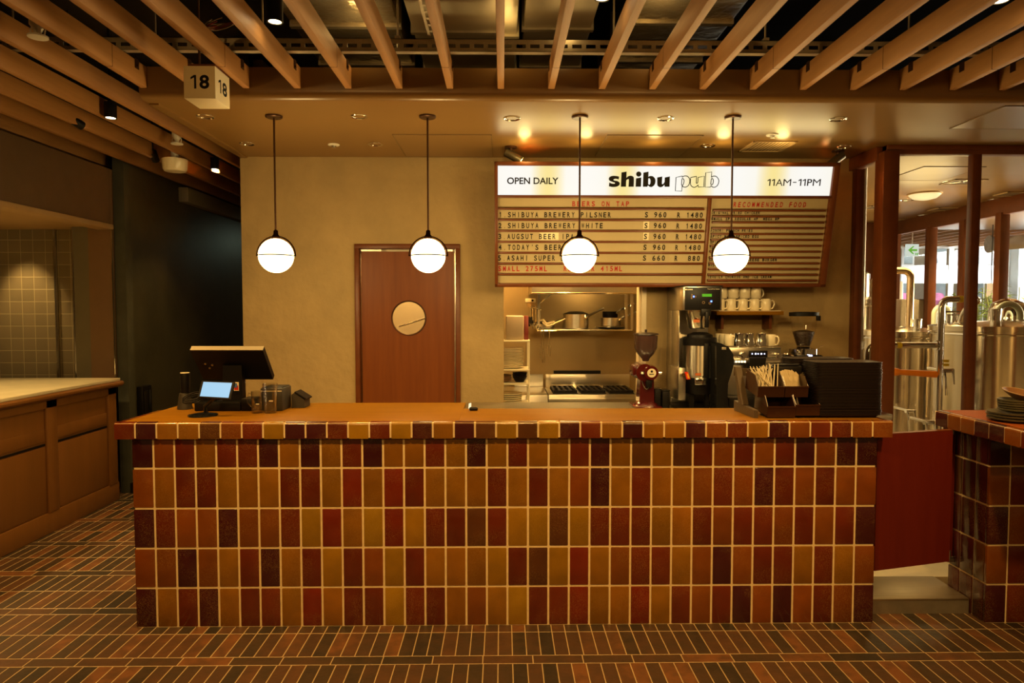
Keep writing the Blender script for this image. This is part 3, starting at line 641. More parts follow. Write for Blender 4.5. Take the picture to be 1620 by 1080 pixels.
# ceiling access hatches: thin framed panels
M_HATCH = mat('hatch_seam', (0.20, 0.13, 0.06), 0.5, 0.2, vary=0.05)
def hatch(x0, x1, y0, y1, lb):
    t = thing('ceiling_hatch', lb, 'hatch', ((x0+x1)/2, (y0+y1)/2, ZC), 0, 'ceiling access hatches')
    m = MB(t); m.box(x0 + 0.006, x1 - 0.006, y0 + 0.006, y1 - 0.006, ZC - 0.004, ZC - 0.0004); m.build('panel', M_SOFFIT)
    m = MB(t); 
    for a in ((x0, x1, y0, y0 + 0.005), (x0, x1, y1 - 0.005, y1), (x0, x0 + 0.005, y0, y1), (x1 - 0.005, x1, y0, y1)): m.box(*a, ZC - 0.005, ZC - 0.0003)
    m.build('seam_frame', M_HATCH)
a, b, c = ceil(620, 212), ceil(778, 212), ceil(640, 248); hatch(a.x, b.x, a.y, c.y - 0.02, 'shallow ceiling hatch over the door, left of the menu board')
a, b, c = ceil(961, 213), ceil(1114, 213), ceil(940, 247); hatch(a.x, b.x, a.y, c.y - 0.01, 'square ceiling hatch with dark seams in front of the menu board')
a, c = ceil(1596, 167), ceil(1520, 203); hatch(a.x - 0.02, a.x + 0.75, a.y, c.y, 'ceiling hatch at the right edge above the brew room glass')
# vent
def vent(x0, x1, y0, y1, lb, z=ZC, grp='ceiling air vents', lmat=None):
    t = thing('ceiling_vent', lb, 'vent', ((x0+x1)/2, (y0+y1)/2, z), 0, grp)
    m = MB(t)
    for a in ((x0, x1, y0, y0 + 0.018), (x0, x1, y1 - 0.018, y1), (x0, x0 + 0.018, y0, y1), (x1 - 0.018, x1, y0, y1)): m.box(*a, z - 0.008, z - 0.0003)
    m.build('frame', M_FASCIA)
    m = MB(t); m.box(x0 + 0.018, x1 - 0.018, y0 + 0.018, y1 - 0.018, z - 0.001, z - 0.0003); m.build('dark_throat', M_DARK)
    m = MB(t); n = 11
    for i in range(n):
        x = x0 + 0.018 + (x1-x0-0.036)*(i+0.5)/n; m.box(x - 0.0075, x + 0.0075, y0 + 0.018, y1 - 0.018, z - 0.0045, z - 0.0025)
    m.build('louvre', lmat or M_FASCIA)
a, b, c = ceil(1193, 222.5), ceil(1262, 223), ceil(1176, 239); vent(a.x, b.x, a.y, c.y, 'slatted air vent in the ceiling left of the right board spotlight')
# two spotlights on the menu board
def spot(px, py, tgt, lb, e):
    p = ceil(px, py); t = thing('track_spotlight', lb, 'spotlight', (p.x, p.y, ZC), 0, 'spotlights aimed at the menu board')
    m = MB(); m.lathe((0, 0, 0), [(0.045, 0), (0.045, -0.012), (0.012, -0.014), (0.012, -0.045), (0, -0.045)], 20); m.build('ceiling_plate', M_BRONZE, t)
    q = Vector((0, 0, -0.06)); d = (Vector(tgt) - (Vector(p) + q)).normalized()
    m = MB(); m.cyl(q - d*0.045, q + d*0.085, 0.031, seg=24); m.build('can', mat('grey_bronze_can', (0.10, 0.075, 0.04), 0.4, 0.5, vary=0.05), t)
    m = MB(); m.cyl(q + d*0.0855, q + d*0.088, 0.027, seg=24); m.build('lens', mat('dark_lens', (0.05, 0.04, 0.03), 0.15, vary=0.02), t)
    m = MB(); m.tube([(0, 0, -0.04), q + Vector((0.03, 0, 0.005)), q + d*0.02 + Vector((0.033, 0, 0))], 0.006, 8); m.build('yoke', M_BRONZE, t)
    lamp('SPOT', 'board_spot_beam', Vector(p) + q + d*0.10, e, WARM2, tgt, 0.025, 62, 0.7)
spot(808, 232, (1.0, 5.16, 2.25), 'tilted bronze spotlight on the ceiling over the left end of the menu board', 26)
spot(1326, 238, (1.9, 5.2, 2.25), 'tilted bronze spotlight on the ceiling over the right end of the menu board', 26)

# cube sign 18
p = P(291, 155.5, Y=3.35); q = P(341, 155.5, Y=3.35); s = q.x - p.x; z0 = p.z; z1 = P(300, 104, Y=3.35).z
cs = thing('cube_sign', 'white cube sign numbered 18 hanging among the ceiling battens', 'sign', ((p.x+q.x)/2, 3.35 + s/2, z1 + 0.012))
M_SIGN = mat('cream_sign_acrylic', (0.85, 0.72, 0.45), 0.45, vary=0.03)
m = MB(cs); m.box(p.x, q.x, 3.35, 3.35 + s*1.15, z0, z1, 0.002); m.build('box', M_SIGN)
m = MB(cs); m.box(p.x + 0.02, q.x - 0.002, 3.36, 3.34 + s*1.15, z1, z1 + 0.012); m.build('mount_plate', M_FRAME)
m = MB(cs); B = Matrix.Translation((0, 3.3497, 0)) @ Matrix.Rotation(PI/2, 4, 'X'); put_text(m, '1', B, p.x + s*0.22, p.x + s*0.40, z0 + (z1-z0)*0.30, z0 + (z1-z0)*0.72, bold=0.0); put_text(m, '8', B, p.x + s*0.50, p.x + s*0.81, z0 + (z1-z0)*0.295, z0 + (z1-z0)*0.725, bold=0.03); m.build('front_number', M_LETTER); m = MB(cs)
B2 = Matrix.Translation((q.x + 0.0003, 3.35, 0)) @ Matrix.Rotation(PI/2, 4, 'Z') @ Matrix.Rotation(PI/2, 4, 'X'); put_text(m, '1', B2, s*0.25, s*0.45, z0 + (z1-z0)*0.28, z0 + (z1-z0)*0.70, bold=0.0); put_text(m, '8', B2, s*0.56, s*0.92, z0 + (z1-z0)*0.275, z0 + (z1-z0)*0.705, bold=0.03); m.build('side_number', M_LETTER)
m = MB(cs); m.cyl((p.x + 0.045, 3.35 + s/2, z1 + 0.012), (p.x + 0.045, 3.35 + s/2, 3.6), 0.006, seg=8); m.build('hanging_rod', M_BRONZE)

# slotted steel channel across the slats and two running along them
def channel(name, lb, x0, x1, y0, y1, z0, z1, along, grp='slotted steel channels over the slats'):
    t = thing(name, lb, 'channel', ((x0+x1)/2, (y0+y1)/2, z1), 0, grp); m = MB(t); th = 0.003
    L = (x1-x0) if along == 'X' else (y1-y0); H = (z1-z0) if along == 'X' else (x1-x0)
    def bar(a0, a1, h0, h1):                 # a rectangle of the web, in (along, across)
        if along == 'X': m.box(x0 + a0, x0 + a1, y0, y0 + th, z0 + h0, z0 + h1)
        else: m.box(x0 + h0, x0 + h1, y0 + a0, y0 + a1, z0, z0 + th)
    bar(0, L, 0, H*0.30); bar(0, L, H*0.60, H)
    n = int(L/0.075)
    for i in range(n): bar(i*L/n, i*L/n + 0.024, H*0.30, H*0.60)
    if along == 'X': m.box(x0, x1, y0, y1, z1 - th, z1); m.box(x0, x1, y0, y1, z0, z0 + th)
    else: m.box(x0, x0 + th, y0, y1, z0, z1); m.box(x1 - th, x1, y0, y1, z0, z1)
    m.build('slotted_web', M_GALV)
    return t
ch = channel('steel_channel', 'slotted steel channel crossing over all the ceiling slats just before the fascia', -4.6, 5.0, 3.72, 3.76, 2.978, 3.045, 'X')
for i, x in enumerate([-2.6, -1.85, -1.28, -0.56, 0.60, 1.42, 2.2, 3.0, 3.8]):
    m = MB(ch); m.cyl((x, 3.74, 3.0), (x, 3.74, 3.62), 0.005, seg=8); m.box(x - 0.014, x + 0.014, 3.718, 3.762, 3.045, 3.06); m.build('threaded_rod', M_GALV)
channel('steel_channel', 'slotted steel channel running into the room beside the lit black spotlight', -1.36, -1.31, 0.2, 3.70, 3.05, 3.07, 'Y')
channel('steel_channel', 'slotted steel channel running into the room left of the end-on slat', -0.395, -0.345, 0.2, 3.70, 3.05, 3.07, 'Y')
channel('steel_channel', 'plain steel channel crossing far above the slats on the right', 0.9, 5.0, 3.30, 3.34, 3.27, 3.30, 'X')
# ducts in the void
def duct(lb, x0, x1, y0, y1, z0, mt, flange=None):
    t = thing('air_duct', lb, 'duct', ((x0+x1)/2, (y0+y1)/2, z0), 0, 'air ducts above the slats'); m = MB(t); m.box(x0, x1, y0, y1, z0, 3.60, 0.01); m.build('sheet_metal_body', mt)
    for y in [y0 + 0.55 + 0.62*k for k in range(int((y1-y0-0.6)/0.62))]: m = MB(t); m.box(x0 - 0.012, x1 + 0.012, y, y + 0.035, z0 - 0.012, 3.6); m.build('joint_flange', flange or M_GALV)
M_DULLDUCT = mat('dull_duct_steel', (0.42, 0.36, 0.25), 0.45, 0.4, vary=0.1, scale=3)
M_BRIGHTDUCT = mat('bright_duct_edge', (0.80, 0.72, 0.50), 0.4, 0.3, vary=0.05)
duct('foil-wrapped air duct seen between the slats above the door', -1.22, -0.60, 0.4, 6.4, 3.25, M_FOIL)
duct('dull grey air duct left of the end-on slat', -0.52, -0.03, 0.4, 6.4, 3.22, M_DULLDUCT)
duct('narrow bright steel duct edge right beside the end-on slat', 0.0, 0.085, 0.4, 6.4, 3.20, M_BRIGHTDUCT, M_BRIGHTDUCT)
duct('brown-grey air duct just right of the end-on slat', 0.125, 0.52, 0.4, 6.4, 3.24, M_DULLDUCT)
duct('foil-wrapped air duct seen between the slats above the menu board', 0.74, 1.34, 0.4, 6.4, 3.28, M_FOIL)
for (px, py, z, e) in ((574, 62, 3.12, 0.5), (800, 60, 3.10, 0.28), (1045, 40, 3.14, 0.5), (900, 40, 3.10, 0.18)): lamp('POINT', 'added_void_light', P(px, py, Z=z), e, WARM2, size=0.06)  # added points that put highlights on the ducts
# black cylinder spots between the slats
def can(px, py, z, lb, lit=True, tgt=None, r=0.037, L=0.17, e=0):
    p = P(px, py, Z=z); t = thing('black_cylinder_spotlight', lb, 'spotlight', (p.x, p.y, z + L), 0, 'cylinder spotlights between the slats')
    d = Vector((0, 0, -1)) if tgt is None else (Vector(tgt) - p).normalized(); q = p - d*L
    m = MB(t); m.lathe(q, [(r, 0), (r, L), (r*0.80, L), (r*0.80, L - 0.02), (0, L - 0.02)], 24, M=d.to_track_quat('Z', 'Y').to_matrix().to_4x4()); m.build('can', M_BLACK)
    m = MB(t); m.cyl(q + d*(L - 0.016), q + d*(L - 0.004), r*0.76, r*0.8, seg=24); m.build('lens', M_LITLENS if lit else M_CHROME)
    m = MB(t); m.cyl(q - Vector((0, 0, -0.01)), (q.x, q.y, max(3.2, q.z + 0.06) if -1.25 < q.x < 1.4 else 3.6), 0.007, seg=8); m.build('stem', M_BLACK)
    if lit and e: lamp('SPOT', 'slat_spot_beam', p + d*0.03, e, WARM, tgt or (p.x, p.y, 0), 0.03, 75, 0.6)
can(435, 35, 2.95, 'lit black cylinder spotlight beside the slotted channel at the top of the picture', e=30)
can(953, -2, 2.98, 'lit black cylinder spotlight at the top edge above the menu board logo', e=30)
can(1583, 2, 2.93, 'lit black cylinder spotlight in the upper right corner', e=30)
can(175, 187, 2.838, 'lit spotlight among the left slats, the one nearest the cube sign', e=14, L=0.10)
can(340, 268, 2.835, 'lit spotlight among the left slats close to the plaster corner', e=14, L=0.10)
can(130, 199, 2.86, 'tilted black spotlight among the left slats with a glow beside it', tgt=(-2.6, 5.6, 2.6), r=0.03, L=0.09)
can(247, 254, 2.84, 'tilted black spotlight hanging left of the round smoke detector', tgt=(-3.0, 6.8, 2.0), r=0.03, L=0.09)
# sprinklers and detector among the left slats
def sprinkler(px, py, z, lb):
    p = P(px, py, Z=z); t = thing('fire_sprinkler', lb, 'sprinkler', (p.x, p.y, z + 0.12), 0, 'fire sprinklers among the left slats')
    m = MB(t); m.lathe(p, [(0.0, 0.0), (0.043, 0.004), (0.043, 0.012), (0.012, 0.016), (0.012, 0.03)], 20); m.build('deflector', M_WHITE)
    m = MB(t); m.lathe(p, [(0.012, 0.016), (0.02, 0.04), (0.034, 0.06), (0.034, 0.13), (0.02, 0.14), (0.016, 0.76), (0, 0.76)], 20); m.build('body', M_WHITE)
    m = MB(t); m.tube([(p.x - 0.03, p.y, p.z + 0.012), (p.x - 0.034, p.y, p.z + 0.04), (p.x - 0.02, p.y, p.z + 0.06)], 0.004, 6); m.tube([(p.x + 0.03, p.y, p.z + 0.012), (p.x + 0.034, p.y, p.z + 0.04), (p.x + 0.02, p.y, p.z + 0.06)], 0.004, 6); m.build('yoke_arm', M_WHITE)
sprinkler(60, 61, 2.86, 'pale fire sprinkler hanging between slats in the upper left corner')
sprinkler(280, 229, 2.84, 'pale fire sprinkler hanging between slats above the smoke detector')
p = P(277, 272, Z=2.72); t = thing('smoke_detector', 'cream cylindrical smoke detector hanging under the left slats', 'detector', (p.x, p.y, 2.86)); 
m = MB(t); m.lathe(p, [(0, 0.0), (0.08, 0.004), (0.092, 0.02), (0.098, 0.10), (0, 0.10)], 30); m.build('housing', M_CERAM)
m = MB(t); m.cyl((p.x, p.y, p.z + 0.10), (p.x, p.y, 3.0), 0.03, seg=14); m.build('mount', M_WHITE)
# loudspeaker box and loose wires in the void
t = thing('black_loudspeaker', 'black box loudspeaker hung in the void behind the slats near the cube sign', 'loudspeaker', (-2.0, 3.0, 3.35)); m = MB(t); m.box(-2.05, -1.80, 2.7, 3.1, 3.05, 3.35, 0.01); m.build('cabinet', M_BLACK); m = MB(t); m.cyl((-1.92, 2.9, 3.34), (-1.92, 2.9, 3.62), 0.01); m.build('bracket', M_BLACK)
t = thing('wire_coil', 'loose coil of thin wires hanging behind the slats near the cube sign', 'wire', P(352, 40, Y=3.45)); cpt = P(350, 40, Y=3.45)
for k in range(7):
    m = MB(t); r1 = 0.05 + 0.004*k
    m.tube([cpt + Vector((r1*math.cos(a)*1.1, 0.05*math.sin(a), 0.028*math.sin(a + k*0.3) + 0.002*k)) for a in [i*2*PI/20 for i in range(15 + k % 3)]], 0.0025, 6)
    m.build('wire', mat('red_wire', (0.30, 0.03, 0.02), 0.5, vary=0.1) if k % 3 == 1 else mat('tan_wire', (0.22, 0.14, 0.07), 0.5, vary=0.1))

# ---------------------------------------------------------------- serving niche on the left
M_NICHETILE = new_mat('square_wall_tile')[0]
def tile_nodes(m, px, py, x0, z0, c1, c2, cg, gw):
    nt = m.node_tree; b = nt.nodes['Principled BSDF']; g = NG(nt); N, L = nt.nodes, nt.links
    tc = N.new('ShaderNodeTexCoord'); sp = N.new('ShaderNodeSeparateXYZ'); L.new(tc.outputs['Object'], sp.inputs[0])
    cx = g.m('DIVIDE', g.m('SUBTRACT', sp.outputs[0], x0), px); cy = g.m('DIVIDE', g.m('SUBTRACT', sp.outputs[2], z0), py); fx, fy = g.m('FRACT', cx), g.m('FRACT', cy)
    d = g.m('MINIMUM', g.m('MULTIPLY', g.m('MINIMUM', fx, g.m('SUBTRACT', 1, fx)), px), g.m('MULTIPLY', g.m('MINIMUM', fy, g.m('SUBTRACT', 1, fy)), py))
    cb = N.new('ShaderNodeCombineXYZ'); L.new(g.m('FLOOR', cx), cb.inputs[0]); L.new(g.m('FLOOR', cy), cb.inputs[1]); wn = N.new('ShaderNodeTexWhiteNoise'); L.new(cb.outputs[0], wn.inputs['Vector'])
    col = ramp(nt, wn.outputs['Value'], [(0, c1), (1, c2)]); mr = N.new('ShaderNodeMapRange'); mr.inputs[1].default_value = gw*0.4; mr.inputs[2].default_value = gw*0.6; L.new(d, mr.inputs[0])
    mx = N.new('ShaderNodeMix'); mx.data_type = 'RGBA'; L.new(mr.outputs[0], mx.inputs['Factor']); mx.inputs['A'].default_value = (*cg, 1); L.new(col, mx.inputs['B']); L.new(mx.outputs['Result'], b.inputs['Base Color']); setp(b, rough=0.35)
    bp = N.new('ShaderNodeBump'); bp.inputs['Strength'].default_value = 0.4; bp.inputs['Distance'].default_value = 0.003; L.new(mr.outputs[0], bp.inputs['Height']); L.new(bp.outputs[0], b.inputs['Normal'])
tile_nodes(M_NICHETILE, 0.109, 0.109, -3.95, 1.02, (0.20, 0.165, 0.105), (0.235, 0.19, 0.12), (0.42, 0.36, 0.22), 0.005)
NX, NYE = -3.35, 5.93                       # face of the wall with the niche, its far end
m = MB(); m.box(NX - 0.12, NX, -1, NYE, 2.31, 2.80); struct(m.build('wall_left_header', M_BROWNWALL))
m = MB(); m.box(NX - 0.125, NX + 0.02, -1, NYE + 0.01, 2.285, 2.33, 0.01); struct(m.build('trim_2', M_FASCIA))
m = MB(); m.box(NX - 0.20, NX - 0.0, NYE, NYE + 0.10, 0.98, 2.80); struct(m.build('wall_left_pier', mat('brown_pier_paint', (0.17, 0.095, 0.045), 0.55, vary=0.06)))
m = MB(); m.box(NX - 0.33, NX - 0.2005, NYE + 0.003, NYE + 0.1, 0.98, 2.31); struct(m.build('wall_left_reveal', mat('olive_panel', (0.13, 0.11, 0.065), 0.6, vary=0.06)))
m = MB(); m.box(NX - 0.0005, NX + 0.006, NYE - 0.004, NYE + 0.004, 1.02, 2.285); struct(m.build('trim_3', M_CHROME))
m = MB(); m.box(NX - 0.365, NX - 0.345, NYE + 0.04, NYE + 0.06, 1.0, 2.31); m.box(NX - 0.62, NX - 0.605, NYE + 0.19, NYE + 0.21, 1.0, 2.31); struct(m.build('trim_4', M_STEEL))
m = MB(); m.box(-6, -3.47, 6.15, 6.25, 0, 2.31); struct(m.build('wall_niche_tiled', M_NICHETILE))
m = MB(); m.box(-6, NX - 0.121, -1, 6.25, 2.31, 2.36); struct(m.build('ceiling_niche', M_FASCIA))
m = MB(); m.box(-5.2, -4.585, 6.05, 6.149, 0.98, 2.31); struct(m.build('wall_niche_dark', M_DARK))
m = MB(); m.box(-6.1, -6.0, -4, 14, 0, 3.6); struct(m.build('wall_left_far', M_BROWNWALL))
p = P(55, 367, Z=2.309); t = dup(dl, (p.x, p.y, 2.309), label='small recessed downlight in the niche ceiling over the pale stone counter', group='niche downlight')
lamp('SPOT', 'niche_beam', (-4.25, 5.75, 2.26), 11, WARM2, (-4.2, 6.15, 1.55), 0.03, 60, 0.8)
lamp('SPOT', 'niche_beam', (-3.75, 4.7, 2.26), 42, WARM2, (-3.7, 4.7, 1.0), 0.03, 100, 0.6)
# counter with panelled front
CXF = -3.235
nc = thing('serving_counter', 'panelled brown serving counter with pale stone top under the tiled niche', 'counter', (CXF, 4.5, 0))
m = MB(nc); m.box(-4.7, CXF - 0.02, 2.0, 5.74, 0.10, 0.985); m.build('carcass', M_CAB)
m = MB(nc); m.box(-4.7, CXF - 0.005, 2.0, 5.76, 0.0, 0.15, 0.006); m.build('plinth', M_CAB)
m = MB(nc)
for y in (2.2, 3.45, 4.86, 5.62): m.box(CXF - 0.02, CXF, y, y + 0.115, 0.15, 0.955, 0.003)
m.box(CXF - 0.02, CXF, 2.0, 5.735, 0.90, 0.955, 0.003); m.build('stile_frame', M_CAB)
for y0, y1 in ((2.32, 3.445), (3.57, 4.855), (4.98, 5.615)):
    m = MB(nc); m.box(CXF - 0.0199, CXF - 0.012, y0, y1, 0.665, 0.755, 0.003); m.build('drawer_band', M_CAB)
    m = MB(nc); m.box(CXF - 0.0199, CXF - 0.013, y0, y1, 0.635, 0.65); m.build('dark_groove', M_BLACK)  # black strip along the panel groove
    m = MB(nc); m.box(CXF - 0.0199, CXF - 0.012, y0, y1, 0.16, 0.63, 0.003); m.build('panel', M_CAB)
m = MB(nc); m.prism([(CXF - 0.02, 2.0, 0.95), (CXF + 0.028, 2.0, 0.962), (CXF + 0.043, 2.0, 0.978), (CXF + 0.043, 2.0, 0.992), (CXF + 0.032, 2.0, 1.006), (CXF - 0.02, 2.0, 1.006)], (0, 3.78, 0)); m.build('edge_moulding', M_CAB)
m = MB(nc); m.box(-4.72, CXF + 0.022, 2.0, 5.765, 1.0062, 1.03, 0.004); m.build('stone_top', mat('pale_stone', (0.62, 0.56, 0.40), 0.22, vary=0.10, scale=3))

# ---------------------------------------------------------------- dark wall of the aisle behind
DW = NX + 0.10
m = MB(); m.box(NX + 0.0062, DW, 5.96, 6.06, 0, 3.6); struct(m.build('wall_aisle_end', mat('grey_green_plaster', (0.050, 0.052, 0.036), 0.6, vary=0.2, bump=0.15, bscale=8)))
m = MB(); m.box(DW - 0.1, DW, 6.06, 12, 0, 3.6); struct(m.build('wall_aisle', M_GREENBLK))
m = MB(); m.box(-6, -1.9, 12, 12.1, 0, 3.6); struct(m.build('wall_aisle_far', M_GREENBLK))
m = MB(); m.box(DW - 0.0, DW + 0.012, 5.94, 12, 0, 0.09); struct(m.build('baseboard_left', M_BLACK))
m = MB(); m.box(DW, DW + 0.10, 6.95, 11.9, 2.68, 2.83, 0.01); struct(m.build('trim_5', mat('grey_box_beam', (0.16, 0.15, 0.12), 0.6, vary=0.08)))
t = thing('wall_box', 'small black box fixed low on the dark aisle wall behind the counter end', 'box', (DW, 6.2, 0.75)); m = MB(t); m.box(DW, DW + 0.055, 6.08, 6.24, 0.55, 0.92, 0.008); m.build('housing', M_BLACK); m = MB(t); m.box(DW + 0.0551, DW + 0.06, 6.10, 6.22, 0.60, 0.88, 0.002); m.build('cover', M_GLOSSBLK)
lamp('SPOT', 'far_aisle_light', (-2.5, 9.6, 2.6), 1.6, (0.65, 0.85, 0.62), (DW, 8.6, 2.0), 0.1, 70, 0.9)

# ---------------------------------------------------------------- working side: raised floor, back counter
m = MB(); m.box(CX0 + 0.05, 9, 3.80, 14, 0.002, 0.078); struct(m.build('floor_working', mat('pale_resin_floor', (0.62, 0.55, 0.40), 0.4, vary=0.06)))
st = thing('step_plate', 'stainless steel step in the gap between the two tiled counters', 'step', (2.18, 3.5, 0)); m = MB(st); m.box(CX1 + 0.004, 2.459, 3.50, 3.515, 0, 0.072); m.build('riser', mat('scuffed_steel', (0.36, 0.32, 0.26), 0.5, 0.8, vary=0.15))
m = MB(st); m.box(CX1 + 0.004, 2.459, 3.497, 3.799, 0.072, 0.082, 0.002); m.build('tread', mat('soft_steel', (0.50, 0.43, 0.30), 0.42, 1.0, vary=0.1, scale=6, stretch=(1, 20, 1), bump=0.05, bscale=10))
BZ = 0.86
bc = thing('back_counter', 'stainless steel work counter along the back wall behind the bar', 'counter', (1.4, 5.1, 0.078))
m = MB(bc); m.box(-0.30, 2.77, 4.78, 5.445, BZ - 0.04, BZ, 0.004); m.build('worktop', M_STEEL)
m = MB(bc); m.box(0.0, 2.75, 4.83, 5.43, 0.078, BZ - 0.04); m.build('cabinet', M_STEEL)
# the shaded plaster beside the hatch and its steel lining
M_KSTRIP = mat('beige_steel_strip', (0.62, 0.52, 0.36), 0.45, 0.3, vary=0.05)
hs = thing('hatch_lining', 'steel lining strip of the kitchen hatch beside the red coffee grinder', 'trim', (1.15, YW, 0.9)); m = MB(hs); m.box(1.112, 1.1495, YW - 0.006, YW + 0.16, BZ, 1.95); m.build('upright', M_KSTRIP); m = MB(hs); m.box(1.095, 1.1119, YW + 0.02, YW + 0.12, BZ, 1.95); m.build('inner_upright', M_KSTRIP)

# ---------------------------------------------------------------- kitchen seen through the hatch
KY = 7.0
M_KWALL = mat('satin_kitchen_steel', (0.38, 0.28, 0.14), 0.42, 0.55, vary=0.07, scale=2)
m = MB(); m.box(-0.36, 1.55, KY, KY + 0.1, 0, 2.7); struct(m.build('wall_kitchen_back', M_KWALL))
m = MB(); m.box(-0.36, -0.26, YW + 0.14, KY + 0.1, 0, 2.7); struct(m.build('wall_kitchen_left', M_KWALL))
m = MB(); m.box(1.47, 1.57, YW + 0.14, KY, 0, 2.7); struct(m.build('wall_kitchen_right', M_KWALL))
m = MB(); m.box(-0.36, 1.57, YW + 0.14, KY + 0.1, 2.55, 2.6); struct(m.build('ceiling_kitchen', M_WHITE))
lamp('POINT', 'unseen_kitchen_lamp', (0.5, 5.68, 2.2), 12, WARM2, size=0.08); lamp('POINT', 'unseen_kitchen_lamp', (0.3, 5.95, 2.35), 24, WARM2, size=0.12); lamp('POINT', 'hood_lamp', (0.85, 6.45, 1.85), 2.0, WARM2, size=0.05)  # unseen kitchen points; the nearer one added to brighten the plate rack
h = thing('extractor_hood', 'stainless extractor hood at the top of the kitchen hatch', 'hood', (0.75, 6.2, 1.8)); a = P(840, 463, Y=6.2)
m = MB(h); m.box(0.265, 1.44, 6.2, 6.215, a.z, 2.3); m.box(0.265, 0.28, 6.2, 6.98, a.z, 2.3); m.box(1.425, 1.44, 6.2, 6.98, a.z, 2.3); m.box(0.265, 1.44, 6.2, 6.98, 2.28, 2.3); m.build('canopy', M_STEEL)
m = MB(h); m.box(0.262, 1.443, 6.196, 6.226, a.z - 0.012, a.z + 0.004, 0.003); m.build('drip_edge', M_CHROME)
SZ = P(900, 521, Y=6.6).z
sh = thing('pot_shelf', 'hanging steel shelf holding saucepans under the extractor hood', 'shelf', (0.8, 6.7, SZ))
m = MB(sh); m.box(0.35, 1.26, 6.60, 6.93, SZ - 0.015, SZ, 0.003); m.build('board', M_STEEL)
for x in (0.352, 1.20, 1.255): m = MB(sh); m.box(x - 0.012, x + 0.012, 6.605, 6.63, SZ, 2.0); m.build('hanger', M_STEEL)
# saucepans
def pan(name, lb, x, y, z, r, hgt, mt, hang=None, lid=False, dark=False, ang=0.35):
    t = thing(name, lb, 'saucepan', (x, y, z), 0, 'pans on the hanging shelf'); m = MB(t); m.lathe((x, y, z), [(0, 0.002), (r*0.92, 0.0), (r, 0.01), (r, hgt), (r - 0.004, hgt), (r - 0.004, 0.012), (0, 0.008)], 28); m.build('bowl', mt)
    m = MB(t); b = Vector((x + r*0.72, y - r*0.68, z + hgt*0.72)); m.tube(bend([b, b + Vector((0.03, -0.01, 0.03)), b + Vector((0.17, -0.03, 0.17*ang*2))], 0.03), 0.012, 8); m.build('handle', M_CHROME)
    if lid: m = MB(t); m.lathe((x, y, z + hgt + 0.001), [(0, 0.03), (r*0.55, 0.026), (r*1.01, 0.004), (r*1.01, 0), (0, 0)], 28); m.build('lid', M_BLACK)
    if dark: m = MB(t); m.lathe((x, y, z + hgt + 0.0), [(0, 0.03), (0.016, 0.03), (0.016, 0.0), (0, 0)], 12); m.build('rivet', M_CHROME)
    return t
a = P(911, 500, Y=6.75); pan('saucepan', 'large lidded saucepan in the middle of the hanging kitchen shelf', a.x, 6.75, SZ + 0.001, 0.125, 0.145, M_STEEL, lid=True, ang=0.3)
a = P(966, 510, Y=6.75); d = thing('metal_platter', 'flat steel platter lying under the small saucepan on the shelf', 'platter', (a.x, 6.75, SZ), 0, 'pans on the hanging shelf'); m = MB(d); m.lathe((a.x, 6.75, SZ + 0.001), [(0, 0.012), (0.10, 0.012), (0.15, 0.024), (0.155, 0.022), (0.10, 0.0), (0, 0)], 28); m.build('dish', M_STEEL)
pan('saucepan', 'small shallow saucepan standing on a platter at the right of the shelf', a.x, 6.75, SZ + 0.026, 0.10, 0.085, M_STEEL, ang=0.25)
d = pan('saucepan', 'little dark saucepan stacked inside the small shallow saucepan', a.x - 0.005, 6.755, SZ + 0.114, 0.075, 0.06, M_BLACK, ang=0.3)
a = P(864, 515, Y=6.78); pan('frying_pan', 'black frying pan at the left end of the hanging shelf', a.x - 0.03, 6.80, SZ + 0.001, 0.11, 0.05, M_STEEL, lid=True, ang=0.25)
# utensils hanging from the left end of the shelf
def utensil(x, y, z, L, kind, lb, mt=None):
    t = thing(kind, lb, 'utensil', (x, y, z), 0, 'utensils hanging at the left of the shelf'); m = MB(t)
    m.tube([(x, y, z), (x - 0.006, y - 0.01, z + 0.012), (x, y - 0.016, z + 0.004), (x, y - 0.012, z - 0.02), (x, y - 0.012, z - L*0.62)], 0.0045, 7); m.build('handle', M_CHROME)
    m = MB(t); c = (x, y - 0.012, z - L*0.62 - 0.03)
    if kind == 'ladle': m.lathe(c, [(0, -0.034), (0.025, -0.028), (0.04, 0.0), (0.037, 0.0), (0.022, -0.024), (0, -0.03)], 20)
    elif kind == 'whisk':
        for k in range(5):
            a = PI*k/5; m.tube([Vector(c) + Vector((0.03*math.cos(a)*math.sin(q), 0.03*math.sin(a)*math.sin(q), 0.03 - 0.06*(1-math.cos(q))/2)) for q in [i*2*PI/14 for i in range(14)]], 0.0015, 5, closed=True)
    elif kind == 'tongs': m.tube([Vector(c) + Vector((-0.004, 0, 0.035)), Vector(c) + Vector((-0.017, 0, -0.02)), Vector(c) + Vector((-0.006, 0, -0.09))], 0.005, 7); m.tube([Vector(c) + Vector((0.004, 0, 0.035)), Vector(c) + Vector((0.017, 0, -0.02)), Vector(c) + Vector((0.006, 0, -0.09))], 0.005, 7)
    else: m.box(c[0] - 0.03, c[0] + 0.03, c[1] - 0.002, c[1] + 0.002, c[2] - 0.06, c[2] + 0.035, 0.0015)
    m.build('head', mt or M_CHROME); return t
ub = SZ - 0.02
